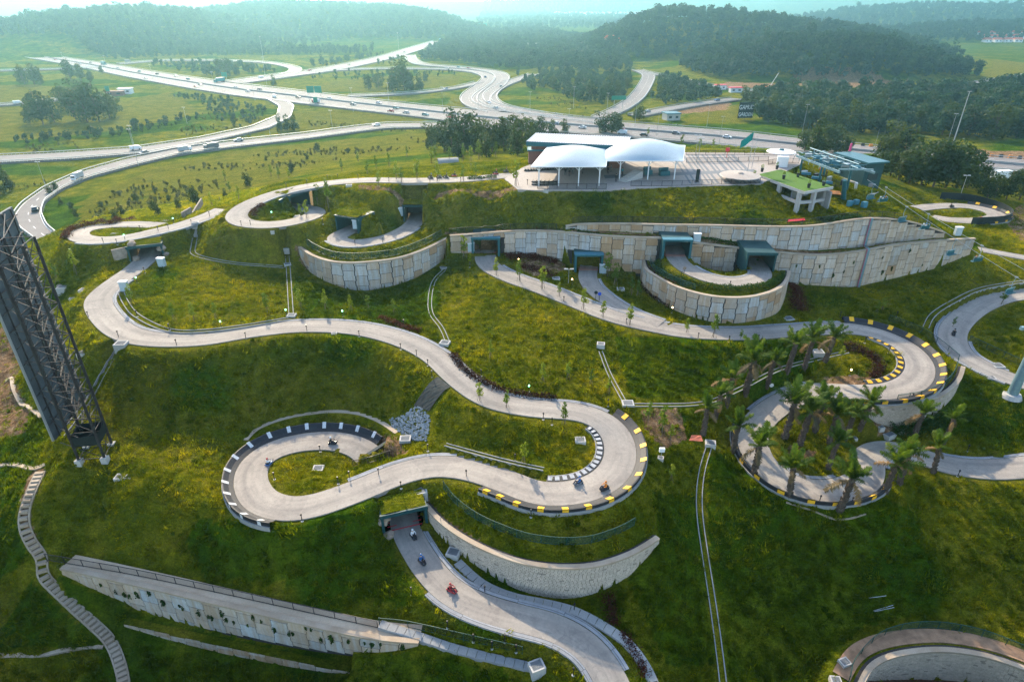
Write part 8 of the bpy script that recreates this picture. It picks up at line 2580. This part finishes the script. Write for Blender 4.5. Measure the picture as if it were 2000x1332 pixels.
house(1436, 181, 9, 4, 3, 'white_paint', 'sign_red', 'second white site cabin with red roof, the right one', 0.1, flat=True)
house(1310, 236, 8, 7, 3.5, 'pale_concrete', 'teal_steel', 'small kiosk with flat teal roof beyond the highway', 0.2, flat=True)
house(1195, 88, 16, 12, 6, 'rock_brown', 'tile_red', 'brown-roofed house among the valley trees', 0.4)
house(1143, 77, 12, 9, 5, 'white_paint', 'tile_red', 'red-roofed house among the valley trees', 0.2)
house(1050, 96, 34, 10, 4, 'white_paint', 'roof_pale', 'long pale shed among the valley trees', 0.1)
house(247, 184, 9, 5, 3.2, 'white_paint', 'roof_pale', 'small white hut beside the bright field', 0.1, flat=True)
house(226, 187, 12, 4, 2.4, 'brick_wall', 'brick_wall', 'low red-brown shed beside the bright field', 0.1, flat=True)
t = thing('curved_shelter', 'small grey curved shelter roof by the upper loop', 'shelter', G(875, 318), 0.2)
mb = MB()
for q in range(8):
    a0, a1 = math.pi * q / 8, math.pi * (q + 1) / 8
    mb.quad((-3, -2 * math.cos(a0), 1.3 * math.sin(a0)), (3, -2 * math.cos(a0), 1.3 * math.sin(a0)), (3, -2 * math.cos(a1), 1.3 * math.sin(a1)), (-3, -2 * math.cos(a1), 1.3 * math.sin(a1)))
mb.build('shell', 'grey_concrete', t)
t = thing('construction_crane', 'small construction crane on the earth below the ridge', 'crane', G(1500, 176)); mb = MB(); mb.box((0, 0, 1.5), (4, 2.5, 2)); mb.build('body', 'paint_orange', t); mb = MB(); mb.tube((1, 0, 2), (6, 0, 12), .3, .15); mb.build('boom', 'galvanised', t)
N_GRASS = grass()

# ================================================================== haze: the damp air that fades the far hills
mb = MB()
mb.box((0, 2880.0, 36.0), (13400, 6100.0, 100.0))
hz = mb.build('haze', 'joint_dark')
hz.data.materials.clear()
hm = bpy.data.materials.new('haze_air')
hm.use_nodes = True
nt = hm.node_tree
nt.nodes.clear()
pv = nt.nodes.new('ShaderNodeVolumePrincipled')
pv.inputs['Color'].default_value = (0.40, 0.82, 0.95, 1)
pv.inputs['Density'].default_value = 0.00021
pv.inputs['Anisotropy'].default_value = 0.75
mo = nt.nodes.new('ShaderNodeOutputMaterial')
nt.links.new(pv.outputs[0], mo.inputs['Volume'])
hz.data.materials.append(hm)
hz.display_type = 'WIRE'
props(hz, 'pale teal haze over the valley', kind='stuff')
